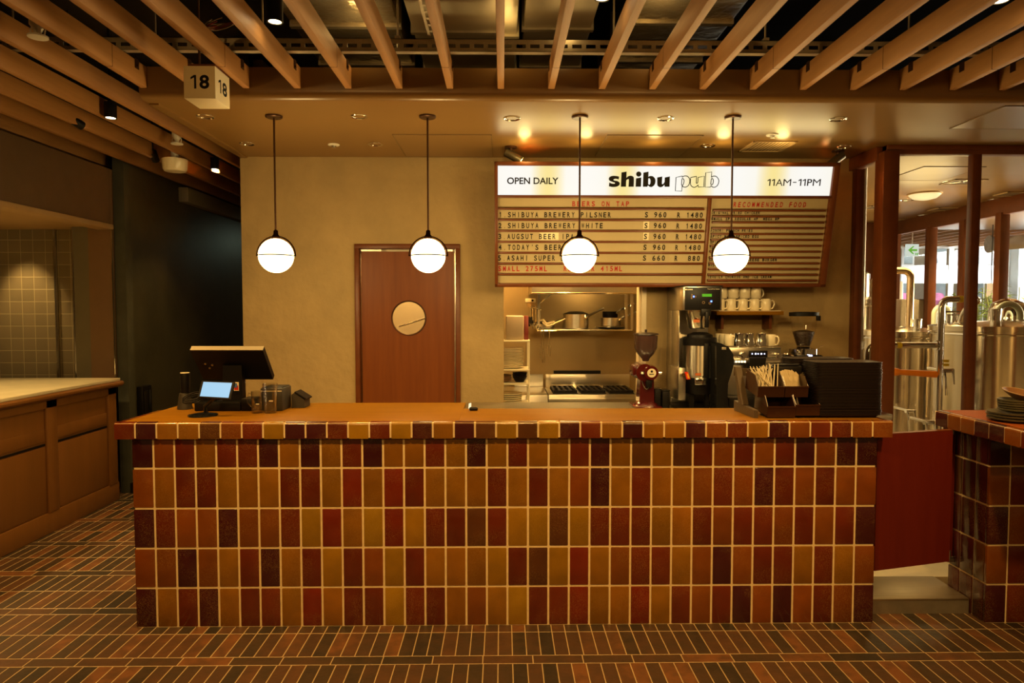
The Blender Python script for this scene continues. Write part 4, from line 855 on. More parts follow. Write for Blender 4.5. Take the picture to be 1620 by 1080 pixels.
for (px, py, L, k, lb) in ((856, 525, 0.20, 'tongs', 'steel tongs hanging first from the left under the shelf'), (860, 523, 0.30, 'tongs', 'long steel tongs hanging lowest under the shelf'), (869, 524, 0.20, 'tongs', 'steel tongs hanging third from the left under the shelf'),
                           (843, 490, 0.16, 'ladle', 'steel ladle hanging left of the shelf below the white box'), (848, 487, 0.22, 'ladle', 'second steel ladle hanging beside the shelf upright'), (853, 492, 0.20, 'whisk', 'wire whisk hanging at the shelf upright'), (839, 486, 0.15, 'spatula', 'dark spatula hanging leftmost beside the shelf')):
    a = P(px, py, Y=6.52); utensil(a.x, 6.53, a.z, L, k, lb, M_BLACK if k == 'spatula' else None)
t = thing('utensil_rail', 'steel rail with hooks at the left end of the hanging shelf', 'rail', (0.3, 6.53, SZ)); m = MB(t); a, b = P(834, 482, Y=6.53), P(856, 490, Y=6.53); m.tube([a, b], 0.006, 8); m.build('upper_bar', M_CHROME); a, b = P(850, 523, Y=6.53), P(880, 523, Y=6.53); m = MB(t); m.tube([a, b, b + Vector((0, 0.08, 0))], 0.006, 8); m.build('lower_bar', M_CHROME); m = MB(t); a = P(853, 481, Y=6.53); m.tube([a, P(872, 465, Y=6.5)], 0.006, 8); m.build('brace', M_CHROME)
t = thing('white_cloth', 'crumpled pale cloth lying over the left end of the pan shelf', 'cloth', P(865, 515, Y=6.58)); m = MB(t); c = P(864, 512, Y=6.57)
m.tube([c + Vector((-0.06, 0, 0.03)), c + Vector((-0.03, -0.01, 0.035)), c + Vector((0.0, -0.01, 0.0)), c + Vector((0.05, 0, 0.01)), c + Vector((0.08, 0.01, 0.02))], [0.008, 0.014, 0.016, 0.014, 0.01], 10); m.tube([c + Vector((-0.04, -0.02, 0.015)), c + Vector((0.0, -0.03, -0.02)), c + Vector((0.03, -0.02, -0.02)), c + Vector((0.06, 0.0, -0.005))], [0.007, 0.012, 0.012, 0.008], 10); m.build('folds', M_CERAM)
t = thing('white_dispenser', 'small white dispenser box on the steel post left of the pan shelf', 'dispenser', P(838, 478, Y=6.5)); a, b = P(830.5, 472, Y=6.5), P(847, 478.5, Y=6.5); m = MB(t); m.box(a.x, b.x, 6.44, 6.52, b.z, a.z, 0.005); m.build('cover', M_CERAM)
m = MB(t); m.prism([(a.x + 0.012, 6.45, b.z), (b.x - 0.03, 6.45, b.z), (b.x - 0.045, 6.45, b.z - 0.04), (a.x + 0.022, 6.45, b.z - 0.04)], (0, 0.06, 0)); m.build('tray', M_FASCIA); m = MB(t); m.cyl((b.x - 0.03, 6.439, (a.z+b.z)/2), (b.x - 0.03, 6.436, (a.z+b.z)/2), 0.010, seg=16); m.build('button', M_BLACK)
# range
rg = thing('gas_range', 'stainless gas range with dark burner grates below the hanging shelf', 'range', (0.8, 6.5, 0.078)); RZ = P(900, 624, Y=6.2).z
m = MB(rg); m.box(0.42, 1.25, 6.2, 6.78, 0.078, RZ, 0.004); m.build('body', M_STEEL)
m = MB(rg); m.box(0.43, 1.27, 6.78, 6.80, RZ, P(900, 592, Y=6.78).z, 0.002); m.build('splashback', M_STEEL)
m = MB(rg); a, b = P(876, 591, Y=6.77), P(950, 586, Y=6.77); m.box(a.x, b.x, 6.76, 6.80, a.z, b.z); m.build('flue_grille', M_BLACK)
for i in range(3):
    m = MB(rg); cx_ = 0.58 + i*0.26; m.box(cx_ - 0.115, cx_ + 0.115, 6.25, 6.70, RZ, RZ + 0.006)
    for k in range(5): m.box(cx_ - 0.11 + 0.05*k, cx_ - 0.09 + 0.05*k, 6.26, 6.69, RZ + 0.018, RZ + 0.03)
    for yy in (6.27, 6.47, 6.67): m.box(cx_ - 0.11, cx_ + 0.11, yy, yy + 0.015, RZ + 0.005, RZ + 0.03)
    m.lathe((cx_, 6.37, RZ + 0.004), [(0, 0.015), (0.04, 0.015), (0.05, 0.0)], 18); g_ = m.build('burner_grate', M_BLACK)
m = MB(rg); a = P(900, 628, Y=6.19); m.box(0.42, 1.25, 6.185, 6.2, a.z - 0.05, a.z - 0.01, 0.003); m.build('control_strip', M_STEEL)
wt = thing('kitchen_worktop', 'low stainless worktop left of the gas range in the kitchen', 'worktop', (0.2, 6.4, 0.078)); m = MB(wt); m.box(-0.25, 0.415, 6.2, 6.9, 0.078, RZ - 0.004, 0.004); m.build('top', M_STEEL); m = MB(wt); m.box(0.12, 0.41, 6.9, 6.92, RZ, P(840, 592, Y=6.9).z); m.build('upstand', M_STEEL)
# plate rack
rk = thing('plate_rack', 'white wire rack of plates just inside the left edge of the kitchen hatch', 'rack', (0.03, 5.9, 0.078)); RX0, RX1, RY0, RY1 = -0.20, 0.227, 5.85, 6.15
M_WIRE = mat('white_wire', (0.72, 0.66, 0.50), 0.4, vary=0.03)
zs = [P(800, y, Y=5.85).z for y in (538, 584, 606, 640)]
for (x, y) in ((RX0, RY0), (RX1, RY0), (RX0, RY1), (RX1, RY1)): m = MB(rk); m.cyl((x, y, 0.078), (x, y, zs[0]), 0.007, seg=8); m.build('post', M_WIRE)
for k, z in enumerate(zs):
    m = MB(rk); m.box(RX0 - 0.008, RX1 + 0.008, RY0 - 0.008, RY1 + 0.008, z - 0.014, z, 0.003); m.build('shelf', M_WIRE)
def plates(n, x, y, z, r, mt, lbl, grp, cat='plate', name='dinner_plate', pitch=0.0132, prof=None):
    o0 = None
    for i in range(n):
        lb = lbl(i, n)
        if o0 is None:
            m = MB(); m.lathe((0, 0, 0), prof or [(0, 0.004), (r*0.62, 0.004), (r*0.96, 0.019), (r, 0.018), (r*0.99, 0.011), (r*0.64, 0.0), (0, 0)], 30); o0 = m.build(name, mt); o0.location = (x, y, z); tag(o0, lb, cat, grp)
        else:
            c = o0.copy(); COL.objects.link(c); c.location = (x + R.uniform(-.003, .003), y + R.uniform(-.003, .003), z + i*pitch); c['label'] = lb
nth = lambda i: (ordn + ['eighteenth', 'nineteenth', 'twentieth'] + ['twenty-' + o for o in ordn[:9]] + ['thirtieth'] + ['thirty-' + o for o in ordn[:9]])[i]
def nl(kind, where):
    def f(i, n): k = n-1-i; return '%s %s' % (kind, ('topmost ' if k == 0 else 'bottom one ' if i == 0 else nth(k) + ' from the top ') + where)
    return f
plates(13, 0.06, 6.0, zs[1] + 0.001, 0.125, M_CERAM, nl('cream plate,', 'of the tall stack on the wire rack'), 'plates on the upper rack shelf')
plates(4, -0.02, 6.0, zs[2] + 0.001, 0.10, mat('brown_stoneware', (0.20, 0.10, 0.045), 0.4, vary=0.15), nl('brown plate,', 'of the short stack on the middle rack shelf'), 'brown plates on the rack')
bp_ = [(0, 0.004), (0.03, 0.004), (0.062, 0.05), (0.066, 0.05), (0.036, 0.0), (0, 0)]
plates(3, 0.15, 5.96, zs[2] + 0.001, 0.066, M_BLACK, nl('black bowl,', 'of the bowl stack on the middle rack shelf'), 'black bowls on the rack', 'bowl', 'black_bowl', 0.016, bp_)
plates(5, 0.04, 6.0, zs[3] + 0.001, 0.13, M_CERAM, nl('oval cream dish,', 'of the loose stack on the lowest rack shelf'), 'dishes on the lowest rack shelf', 'dish', 'cream_dish', 0.017)
t = thing('rice_cooker', 'grey rounded appliance box standing on top of the plate rack', 'appliance', (0.03, 6.0, zs[0])); a, b = P(800, 499, Y=5.87), P(829, 536, Y=5.87); m = MB(t); m.box(a.x, b.x, 5.87, 6.10, zs[0] + 0.001, a.z, 0.014, 3); m.build('housing', mat('warm_grey_plastic', (0.30, 0.24, 0.17), 0.5, vary=0.04)); m = MB(t); m.box(b.x + 0.0005, b.x + 0.04, 5.9, 6.09, zs[0] + 0.001, a.z - 0.003, 0.006); m.build('side_vent', M_DARKRED)

# ---------------------------------------------------------------- machines on the back counter
M_REDENAMEL = mat('deep_red_enamel', (0.075, 0.004, 0.004), 0.18, coat=0.6, vary=0.06)
g_ = thing('coffee_mill', 'dark red upright coffee mill with smoked hopper on the back counter', 'grinder', P(1022, 645, Z=BZ)); gx, gy = g_.location.x, g_.location.y + 0.02; s_ = gy/1080
def G(px, py): return P(px, py, Y=gy)
m = MB(g_); m.box(gx - 0.10, gx + 0.10, gy - 0.13, gy + 0.15, BZ + 0.0005, BZ + 0.022, 0.006); m.lathe((gx, gy, BZ + 0.02), [(0.095, 0), (0.088, 0.012), (0.066, 0.028), (0, 0.028)], 24); m.build('base', M_REDENAMEL)
m = MB(g_); z0, z1 = BZ + 0.045, G(1022, 597).z; m.prism([(gx - 0.058, gy - 0.05, z0), (gx + 0.055, gy - 0.05, z0), (gx + 0.052, gy - 0.05, z1), (gx - 0.050, gy - 0.05, z1)], (0, 0.13, 0)); m.build('column', M_REDENAMEL)
hz = G(1026, 588).z; m = MB(g_); m.cyl((gx - 0.02, gy - 0.07, hz), (gx - 0.02, gy + 0.16, hz), 0.066, seg=30); m.box(gx - 0.10, gx - 0.02, gy - 0.02, gy + 0.14, hz - 0.04, hz + 0.055, 0.02, 3); m.build('grinding_head', M_REDENAMEL)
m = MB(g_); m.cyl((gx + 0.022, gy - 0.095, hz), (gx + 0.022, gy - 0.05, hz), 0.052, 0.058, seg=28); m.build('front_cover', M_REDENAMEL)
m = MB(g_); m.cyl((gx + 0.024, gy - 0.0975, hz), (gx + 0.024, gy - 0.0955, hz), 0.033, seg=26); m.build('dial_plate', M_CERAM)
m = MB(g_); m.cyl((gx + 0.024, gy - 0.10, hz + 0.012), (gx + 0.024, gy - 0.098, hz + 0.012), 0.009, seg=12); m.box(gx + 0.006, gx + 0.04, gy - 0.0995, gy - 0.098, hz - 0.012, hz - 0.006); m.build('dial_mark', M_LETTER)
for sx in (-1, 1): m = MB(g_); m.cyl((gx + 0.022 + sx*0.055, gy - 0.085, hz), (gx + 0.022 + sx*0.078, gy - 0.085, hz), 0.011, seg=12); m.build('wing_nut', M_CHROME)
m = MB(g_); m.lathe((gx - 0.002, gy, G(1022, 571).z), [(0.022, 0), (0.03, 0.02), (0.062, 0.055), (0.086, 0.10), (0.090, 0.195), (0.083, 0.195), (0.078, 0.105), (0.0, 0.03)], 32); m.build('hopper', mat('smoked_hopper', (0.07, 0.035, 0.03), 0.1, vary=0.05, coat=0.5))
m = MB(g_); m.lathe((gx - 0.002, gy, G(1022, 528.5).z), [(0.095, -0.004), (0.093, 0.006), (0.05, 0.014), (0.0, 0.015)], 30); m.cyl((gx - 0.002, gy, G(1022, 527).z), (gx - 0.002, gy, G(1022, 521).z), 0.009, seg=12); m.build('hopper_lid', mat('brown_black_lid', (0.03, 0.017, 0.014), 0.3, vary=0.1))
m = MB(g_); m.box(gx - 0.012, gx + 0.03, gy - 0.085, gy - 0.05, hz - 0.11, hz - 0.055, 0.004); m.build('spout', M_BLACK)
m = MB(g_); m.tube([Vector((gx - 0.05 + 0.084*t, gy - 0.062, hz - 0.03 - 0.33*t*(1-t)*1.0 - 0.02*t)) for t in [i/14 for i in range(15)]], 0.003, 6); m.build('chain', M_CHROME)
# knock boxes
for i, (x0, x1, y) in enumerate(((1036, 1046, 617), (1048, 1060, 619))):
    t = thing('black_canister', ('tall black canister beside the red coffee mill', 'black canister between the red mill and the steel brewer')[i], 'canister', P((x0+x1)/2, 645, Y=5.1), 0, 'black canisters by the mill'); a, b = P(x0, y, Y=5.1), P(x1, y, Y=5.1); m = MB(t); m.box(a.x, b.x, 5.10, 5.20, BZ, a.z, 0.006); m.build('canister', M_BLACK); m = MB(t); m.box(a.x - 0.002, b.x + 0.002, 5.098, 5.202, a.z, a.z + 0.012, 0.004); m.build('rim', M_GLOSSBLK)
# brewer
BXL, BXR, BYF, BYB = 1.31, 1.595, 4.95, 5.43
bw = thing('coffee_brewer', 'tall stainless batch coffee brewer with black control panel on back counter', 'coffee machine', ((BXL+BXR)/2, 5.2, BZ)); zt, zh = P(1100, 453, Y=BYF).z, P(1100, 491, Y=BYF).z
m = MB(bw); m.box(BXL, BXR, BYF, BYB, zh, zt, 0.004); m.build('head', M_STEEL)
m = MB(bw); m.box(BXL - 0.006, BXR + 0.006, BYF - 0.004, BYB, zt, zt + 0.008, 0.002); m.build('top_lid', M_BLACK)
m = MB(bw); m.box(BXL + 0.014, BXR - 0.012, BYF - 0.008, BYF - 0.0002, zh + 0.004, zt - 0.006, 0.002); cp = m.build('control_panel', M_BLACK)
fy = BYF - 0.0085; FB_ = Matrix.Translation((0, fy, 0)) @ Matrix.Rotation(PI/2, 4, 'X')
def BQ(px, py): q = P(px, py, Y=fy); return q.x, q.z
def C4(x, y): return BQ(1050 + x*0.10188, 450 + y*0.10188)
def led(nm, x0, y0, x1, y1, mt):
    m = MB(bw); (a, b), (c, d) = C4(x0, y0), C4(x1, y1); m.box(a, c, fy - 0.001, fy + 0.0002, d, b); m.build(nm, mt, cp)
led('lcd_window', 598, 145, 746, 187, emis('green_lcd', (0.12, 0.75, 0.01), 0.2)); led('blue_indicator', 455, 176, 477, 197, emis('blue_led', (0.06, 0.12, 1.0), 4.0)); led('blue_indicator', 728, 248, 752, 270, emis('blue_led', (0.06, 0.12, 1.0), 4.0))
m = MB(bw); (a, b), (c, d) = C4(345, 86), C4(448, 66); put_text(m, 'BUNN', FB_, a, c, b, d, bold=0.02); (a, b), (c, d) = C4(680, 76), C4(868, 62); put_text(m, 'ThermoFresh Series', FB_, a, c, b, d); (a, b), (c, d) = C4(320, 86), C4(343, 66); m.box(a, c, fy - 0.001, fy, b, d); m.build('panel_lettering', M_CERAM, cp)
m = MB(bw)
for (x, y, r) in ((618, 278, 0.0085), (718, 290, 0.0075), (436, 160, 0.004), (436, 184, 0.005), (436, 210, 0.005), (494, 188, 0.005)):
    a, b = C4(x, y); m.tube([(a + r*math.cos(q), fy - 0.0006, b + r*math.sin(q)) for q in [i*PI/8 for i in range(16)]], 0.0009, 5, closed=True)
m.build('touch_button', M_FASCIA, cp)
m = MB(bw); m.box(BXL, BXR, 5.27, BYB, BZ + 0.02, zh, 0.003); m.build('column', M_STEEL)
m = MB(bw); q0 = P(1063, 490, Y=5.26); m.box(q0.x, q0.x + 0.006, 5.05, 5.27, P(1063, 578, Y=5.2).z, zh, 0.001); m.build('splash_wing', M_STEEL)
m = MB(bw); a, b = P(1073.5, 582, Y=4.96), P(1084.5, 633, Y=4.96); m.box(a.x, b.x, 4.96, 5.27, b.z, a.z, 0.003); m.build('water_column', M_STEEL)
m = MB(bw); m.box(BXL - 0.01, BXR + 0.02, 4.92, BYB, BZ, BZ + 0.018, 0.004); m.build('base_plate', M_BLACK)
m = MB(bw); t0 = P(1083, 592, Y=4.93); m.prism([(t0.x - 0.004, 4.915, t0.z + 0.02), (t0.x + 0.020, 4.915, t0.z + 0.018), (t0.x + 0.040, 4.915, t0.z - 0.034), (t0.x + 0.014, 4.915, t0.z - 0.036)], (0, 0.018, 0)); m.build('red_tap_lever', mat('red_tap', (0.7, 0.03, 0.01), 0.35, vary=0.04), bw)
m = MB(bw); m.prism([(t0.x + 0.012, 4.912, t0.z + 0.006), (t0.x + 0.020, 4.912, t0.z + 0.006), (t0.x + 0.034, 4.912, t0.z - 0.028), (t0.x + 0.020, 4.912, t0.z - 0.028)], (0, 0.0028, 0)); m.build('tap_sticker', mat('yellow_sticker', (0.8, 0.45, 0.02), 0.5, vary=0.04), bw)
m = MB(bw); m.cyl((t0.x - 0.014, 4.955, t0.z), (t0.x - 0.014, 4.915, t0.z), 0.012, seg=14); m.build('hot_water_tap', M_CHROME)
fcx, fcy = (BXL+BXR)/2 - 0.0, 5.06
m = MB(bw); f0, f1 = zh - 0.002, P(1110, 520, Y=5.0).z; m.lathe((fcx, fcy, f1), [(0, 0), (0.062, 0.0), (0.070, 0.01), (0.098, f0-f1), (0, f0-f1)], 32); m.build('brew_funnel', M_CHROME)
m = MB(bw); a = P(1116, 497, Y=4.95); m.box(a.x - 0.036, a.x + 0.036, 4.93, 4.975, zh - 0.04, zh + 0.012, 0.006); m.box(a.x - 0.012, a.x + 0.014, 4.905, 4.935, P(1116, 518, Y=4.95).z, zh - 0.01, 0.005); m.build('funnel_handle', M_BLACK)
m = MB(bw); (a, b) = (P(1097, 510, Y=4.97), P(1107, 505, Y=4.97)); m.box(a.x, b.x, 4.968, 4.972, a.z, b.z); m.build('funnel_sticker', mat('orange_sticker', (0.5, 0.13, 0.03), 0.5, vary=0.1))
# server under it
sv = thing('coffee_server', 'steel and black thermal coffee server standing under the brewer funnel', 'server', (fcx - 0.0, 5.06, BZ + 0.018)); sx_, sy_ = P(1106.5, 570, Y=5.06).x, 5.06; SVR = 0.118
zz = lambda y: P(1106, y, Y=4.95).z
m = MB(sv); m.lathe((sx_, sy_, 0), [(SVR - 0.004, zz(599)), (SVR, zz(598)), (SVR, zz(546)), (SVR - 0.004, zz(545)), (0, zz(545))], 40); m.build('steel_jacket', brushed('brushed_jacket', (0.62, 0.58, 0.50), 0.28, 0.85))
m = MB(sv); m.lathe((sx_, sy_, 0), [(SVR + 0.003, zz(547)), (SVR + 0.005, zz(536)), (SVR - 0.002, zz(534.5)), (0.096, zz(534)), (0.092, zz(530)), (0.05, zz(526)), (0, zz(525.5))], 36); m.build('lid', M_BLACK)
m = MB(sv); m.lathe((sx_, sy_, 0), [(SVR + 0.002, zz(598)), (SVR + 0.002, zz(610)), (SVR - 0.012, zz(624)), (0.0, zz(624))], 36); m.build('black_base', M_BLACK)
m = MB(sv); 
for a in (0.5, 2.0, 3.7, 5.2): m.box(sx_ + 0.08*math.cos(a) - 0.014, sx_ + 0.08*math.cos(a) + 0.014, sy_ + 0.08*math.sin(a) - 0.014, sy_ + 0.08*math.sin(a) + 0.014, BZ + 0.018, zz(623))
m.build('stand', M_BLACK)
m = MB(sv); a = P(1118, 570, Y=4.93); m.box(a.x - 0.018, a.x + 0.018, sy_ - SVR - 0.012, sy_ - SVR + 0.02, zz(602), zz(543), 0.006); m.build('sight_gauge_guard', M_BLACK)
m = MB(sv); a, b = P(1099, 597.5, Y=4.93), P(1117, 609, Y=4.93); m.box(a.x, b.x, 4.915, 4.935, b.z, a.z, 0.009, 3); m.build('faucet_plate', M_CHROME)
m = MB(sv); a = P(1112, 598, Y=4.91); m.tube([a + Vector((0, 0.02, -0.02)), a + Vector((0, -0.01, 0.0)), a + Vector((-0.008, -0.012, 0.02))], 0.006, 8); m.build('faucet_lever', M_CHROME)
m = MB(sv); a, b = P(1124, 598, Y=4.94), P(1130, 609, Y=4.94); m.box(a.x, b.x, 4.93, 4.95, b.z, a.z, 0.005); m.build('side_faucet', M_CHROME)
m = MB(sv); a, b = P(1100, 590, Y=4.93), P(1109, 594, Y=4.93); m.box(a.x, b.x, 4.928, 4.934, b.z, a.z); m.build('badge', mat('orange_sticker', (0.5, 0.13, 0.03), 0.5))
# black curved dispenser
t = thing('black_coffee_machine', 'black curved machine housing between the steel brewer and espresso machine', 'coffee machine', P(1146, 645, Y=4.85)); pr = [(1133, 541), (1141, 543), (1153, 549), (1160, 560), (1162, 572), (1158, 588), (1152, 606), (1151, 626), (1153, 652), (1133, 652)]
m = MB(t); pts = [P(x, y, Y=4.79) for x, y in pr]; m.prism([(q.x, 4.79, max(q.z, BZ + 0.001)) for q in pts], (0, 0.145, 0)); o = m.build('housing', M_GLOSSBLK, smooth=False)
m = MB(t); a, b = P(1142, 549, Y=4.785), P(1149, 553, Y=4.785); m.box(a.x, b.x, 4.786, 4.7895, b.z, a.z, 0.001); m.build('badge', M_DULLDUCT)
# espresso machine
EX0, EX1, EY0, EY1 = 1.655, 2.055, 5.0, 5.38; ez = lambda y, Y=5.0: P(1200, y, Y=Y).z
es = thing('espresso_machine', 'stainless espresso machine with round gauges and cups on top at back counter', 'coffee machine', ((EX0+EX1)/2, 5.2, BZ))
m = MB(es); m.box(EX0, EX1, EY0, EY1, ez(566), ez(549.5), 0.004); m.build('upper_body', M_STEEL)
m = MB(es); m.tube([(EX0, EY0, ez(548)), (EX1, EY0, ez(548)), (EX1, EY1, ez(548)), (EX0, EY1, ez(548))], 0.005, 8, closed=True); m.build('cup_rail', M_CHROME)
m = MB(es); m.box(EX0 + 0.01, EX1 - 0.01, EY0 - 0.02, EY0 + 0.10, ez(573), ez(566.2), 0.003); m.build('group_canopy', M_STEEL)
for k in range(6): m = MB(es); m.box(EX0 + 0.012 + k*0.021, EX0 + 0.027 + k*0.021, EY0 - 0.0225, EY0 - 0.0203, ez(573), ez(570)); m.build('work_light', emis('work_light', (1.0, 0.80, 0.45), 0.9))
m = MB(es); m.box(EX0 + 0.01, EX1 - 0.01, EY0 + 0.10, EY1, BZ + 0.10, ez(566), 0.003); m.build('rear_body', M_STEEL)
m = MB(es); m.box(EX0, EX1, EY0 - 0.05, EY1, BZ + 0.002, BZ + 0.10, 0.006); m.build('drip_tray', M_BLACK)
dp = MB(es); a, b = P(1185, 554.5, Y=4.995), P(1214, 565, Y=4.995); dp.box(a.x, b.x, 4.99, 5.0, b.z, a.z, 0.002); dp = dp.build('display', M_BLACK)
m = MB(es)
for x in (1190, 1195.5, 1199.5, 1204.5, 1209.5): q = P(x, 559.5, Y=4.989); m.cyl((q.x, 4.9885, q.z), (q.x, 4.9899, q.z), 0.006 if x in (1195.5, 1204.5) else 0.0042, seg=10)
m.build('lit_key', emis('white_blue_led', (0.45, 0.5, 1.0), 3.0), dp)
for x in (1175.5, 1231): q = P(x, 562, Y=4.98); m = MB(es); m.cyl((q.x, 5.0, q.z), (q.x, 4.96, q.z), 0.026, 0.024, seg=24); m.cyl((q.x, 4.96, q.z), (q.x, 4.945, q.z), 0.017, seg=20); m.build('steam_knob', M_CHROME)
m = MB(es); q = P(1236, 561, Y=4.97); m.tube(bend([q, q + Vector((0.03, -0.03, 0.008)), q + Vector((0.075, -0.03, -0.004))], 0.02), 0.009, 8); m.build('steam_wand', M_CHROME)
m = MB(es); a, b = P(1185, 566, Y=4.96), P(1212, 585, Y=4.96); m.prism([(a.x + 0.006, 4.955, a.z), (b.x - 0.002, 4.955, a.z), (b.x - 0.012, 4.955, b.z), (a.x - 0.006, 4.955, b.z)], (0, 0.03, 0)); m.build('group_cover', M_BLACK)
# mugs
mg = thing('white_mug', 'cream mug on the wall shelf, rightmost of the lower row', 'mug', (0, 0, 0), 0, 'mugs on the wall shelf, lower row')
m = MB(); m.lathe((0, 0, 0), [(0, 0.004), (0.030, 0.0), (0.036, 0.003), (0.0395, 0.012), (0.0395, 0.088), (0.0375, 0.091), (0.0355, 0.088), (0.0355, 0.012), (0, 0.008)], 28); m.build('cup_body', M_CERAM, mg)
m = MB(); m.tube([Vector((0.037, 0, 0.076)), Vector((0.052, 0, 0.079)), Vector((0.064, 0, 0.070)), Vector((0.068, 0, 0.050)), Vector((0.060, 0, 0.026)), Vector((0.050, 0, 0.016)), Vector((0.038, 0, 0.014))], [0.006, 0.006, 0.0055, 0.0055, 0.0055, 0.006, 0.006], 9); m.build('ear_handle', M_CERAM, mg)
SHZ = P(1190, 492, Y=5.22).z
ws = thing('wall_shelf', 'orange-brown wooden wall shelf carrying two rows of cream mugs', 'shelf', (1.9, YW, SHZ)); a, b = P(1134, 495, Y=5.22), P(1240, 495, Y=5.22)
m = MB(ws); m.box(a.x, b.x, 5.22, YW - 0.002, SHZ - 0.03, SHZ, 0.003); m.build('board', M_TOP); m = MB(ws); m.box(a.x + 0.02, b.x - 0.02, 5.225, YW - 0.01, SHZ, SHZ + 0.004); m.build('liner', M_CERAM); m = MB(ws); m.box(a.x + 0.06, a.x + 0.08, 5.30, YW, SHZ - 0.14, SHZ - 0.0301); m.box(b.x - 0.08, b.x - 0.06, 5.30, YW, SHZ - 0.14, SHZ - 0.0301); m.build('bracket', M_FRAME)
xl = [P(x, 480, Y=5.28).x for x in (1212, 1194, 1175.5, 1157, 1139)]
for i, x in enumerate(xl):
    z = SHZ + 0.0045
    if i == 0: mg.location = (x, 5.29, z)
    else: dup(mg, (x, 5.29, z), rz=-0.35 - 0.05*i, label='cream mug on the wall shelf, lower row, %s from the right' % ordn[i])
xu = [P(x, 465, Y=5.28).x for x in (1197, 1179.5, 1161, 1143)]
for i, x in enumerate(xu):
    o = dup(mg, (x, 5.295, SHZ + 0.0045 + 0.093 + 0.092), label='cream mug standing upside down in the upper row, %s' % ('rightmost' if i == 0 else ordn[i] + ' from the right'), group='mugs on the wall shelf, upper row', rot=(PI, 0, 0.25 + 0.1*i))
et = ez(549.5) + 0.0005
for i, (px, rz) in enumerate(((1144, -2.2), (1153, -1.4), (1164, -1.2), (1219, -0.9))):
    q = P(px, 540, Y=5.14 if i != 3 else 5.1)
    if i == 0: dup(mg, (EX0 + 0.045, 5.30, et), rz=rz, label='cream mug at the back left corner of the espresso machine top', group='mugs on the espresso machine')
    elif i == 1: dup(mg, (EX0 + 0.045, 5.20, et), rz=rz, label='cream mug on the left edge of the espresso machine top', group='mugs on the espresso machine')
    elif i == 2: dup(mg, (EX0 + 0.05, 5.10, et), rz=rz, label='cream mug left beside the steel pitchers on the espresso machine', group='mugs on the espresso machine')
    else: dup(mg, (q.x, 5.1, et), rz=rz, label='cream mug right of the steel pitchers on the espresso machine', group='mugs on the espresso machine')
pt = thing('milk_pitcher', 'polished steel milk pitcher on the espresso machine, leftmost of three', 'pitcher', (0, 0, 0), 0, 'milk pitchers on the espresso machine')
m = MB(); m.lathe((0, 0, 0), [(0, 0.002), (0.040, 0.0), (0.043, 0.004), (0.041, 0.05), (0.034, 0.085), (0.036, 0.102), (0.0345, 0.102), (0.0325, 0.085), (0.039, 0.05), (0.041, 0.006), (0, 0.005)], 28); m.build('jug', M_CHROME, pt)
m = MB(); m.tube([Vector((0.035, 0, 0.094)), Vector((0.058, 0, 0.096)), Vector((0.062, 0, 0.06)), Vector((0.046, 0, 0.022))], 0.0045, 8); m.build('handle', M_CHROME, pt)
for i, (px, lb) in enumerate(((1168, None), (1184, 'polished steel milk pitcher on the espresso machine, middle of three'), (1204, 'polished steel milk pitcher on the espresso machine, rightmost of three'))):
    q = P(px, 540, Y=5.06)
    if i == 0: pt.location = (q.x, 5.05, et); pt.rotation_euler = (0, 0, 2.4)
    else: dup(pt, (q.x, 5.055, et), rz=2.6 - 0.4*i, label=lb)
# electric grinder
eg = thing('electric_grinder', 'electric coffee grinder with clear bean hopper in the right corner of the back counter', 'grinder', P(1270, 645, Y=5.12)); ex, ey = P(1271, 540, Y=5.12).x, 5.12; q = lambda y: P(1271, y, Y=5.12).z
m = MB(eg); m.box(ex - 0.10, ex + 0.10, ey - 0.12, ey + 0.16, BZ, q(560), 0.015, 3); m.build('body', M_BLACK)
m = MB(eg); m.lathe((ex, ey, 0), [(0.103, q(560)), (0.103, q(551)), (0.06, q(549.5)), (0.045, q(548)), (0, q(548))], 36); m.build('collar', M_CHROME)
hb = MB(eg); hb.lathe((ex, ey, 0), [(0.048, q(548)), (0.055, q(543)), (0.082, q(524)), (0.096, q(505)), (0.10, q(500))], 36); hp = hb.build('hopper', M_GLASS)
m = MB(eg); m.lathe((ex, ey, 0), [(0.045, q(547)), (0.052, q(543)), (0.076, q(527)), (0.074, q(524.5)), (0.03, q(522)), (0, q(523))], 30); m.build('coffee_beans', mat('coffee_beans', (0.022, 0.010, 0.006), 0.35, vary=0.4, scale=60, bump=1.0, bscale=60), hp)['kind'] = 'stuff'
m = MB(eg); m.lathe((ex, ey, 0), [(0.104, q(500)), (0.106, q(494)), (0.06, q(493)), (0, q(493))], 36); m.build('lid', M_BLACK)
m = MB(eg); m.box(ex + 0.05, ex + 0.08, ey - 0.106, ey - 0.088, q(507), q(499), 0.003); m.build('latch', M_BLACK)
m = MB(eg); m.box(ex - 0.012, ex + 0.012, ey - 0.1255, ey - 0.1202, q(563.5), q(559.5)); m.build('lit_display', emis('white_blue_led', (0.45, 0.5, 1.0), 3.0))
m = MB(eg); m.tube([(ex + 0.085, ey - 0.06, q(549)), (ex + 0.125, ey - 0.06, q(545.5))], 0.003, 6); m.build('shutter_lever', M_CHROME)

# ---------------------------------------------------------------- things on the bar counter, left end
TT = TZ + 0.0006
M_DARKGREY = mat('dark_grey_plastic', (0.032, 0.027, 0.021), 0.5, vary=0.06)
def on(px, py): return P(px, py, Z=TT)
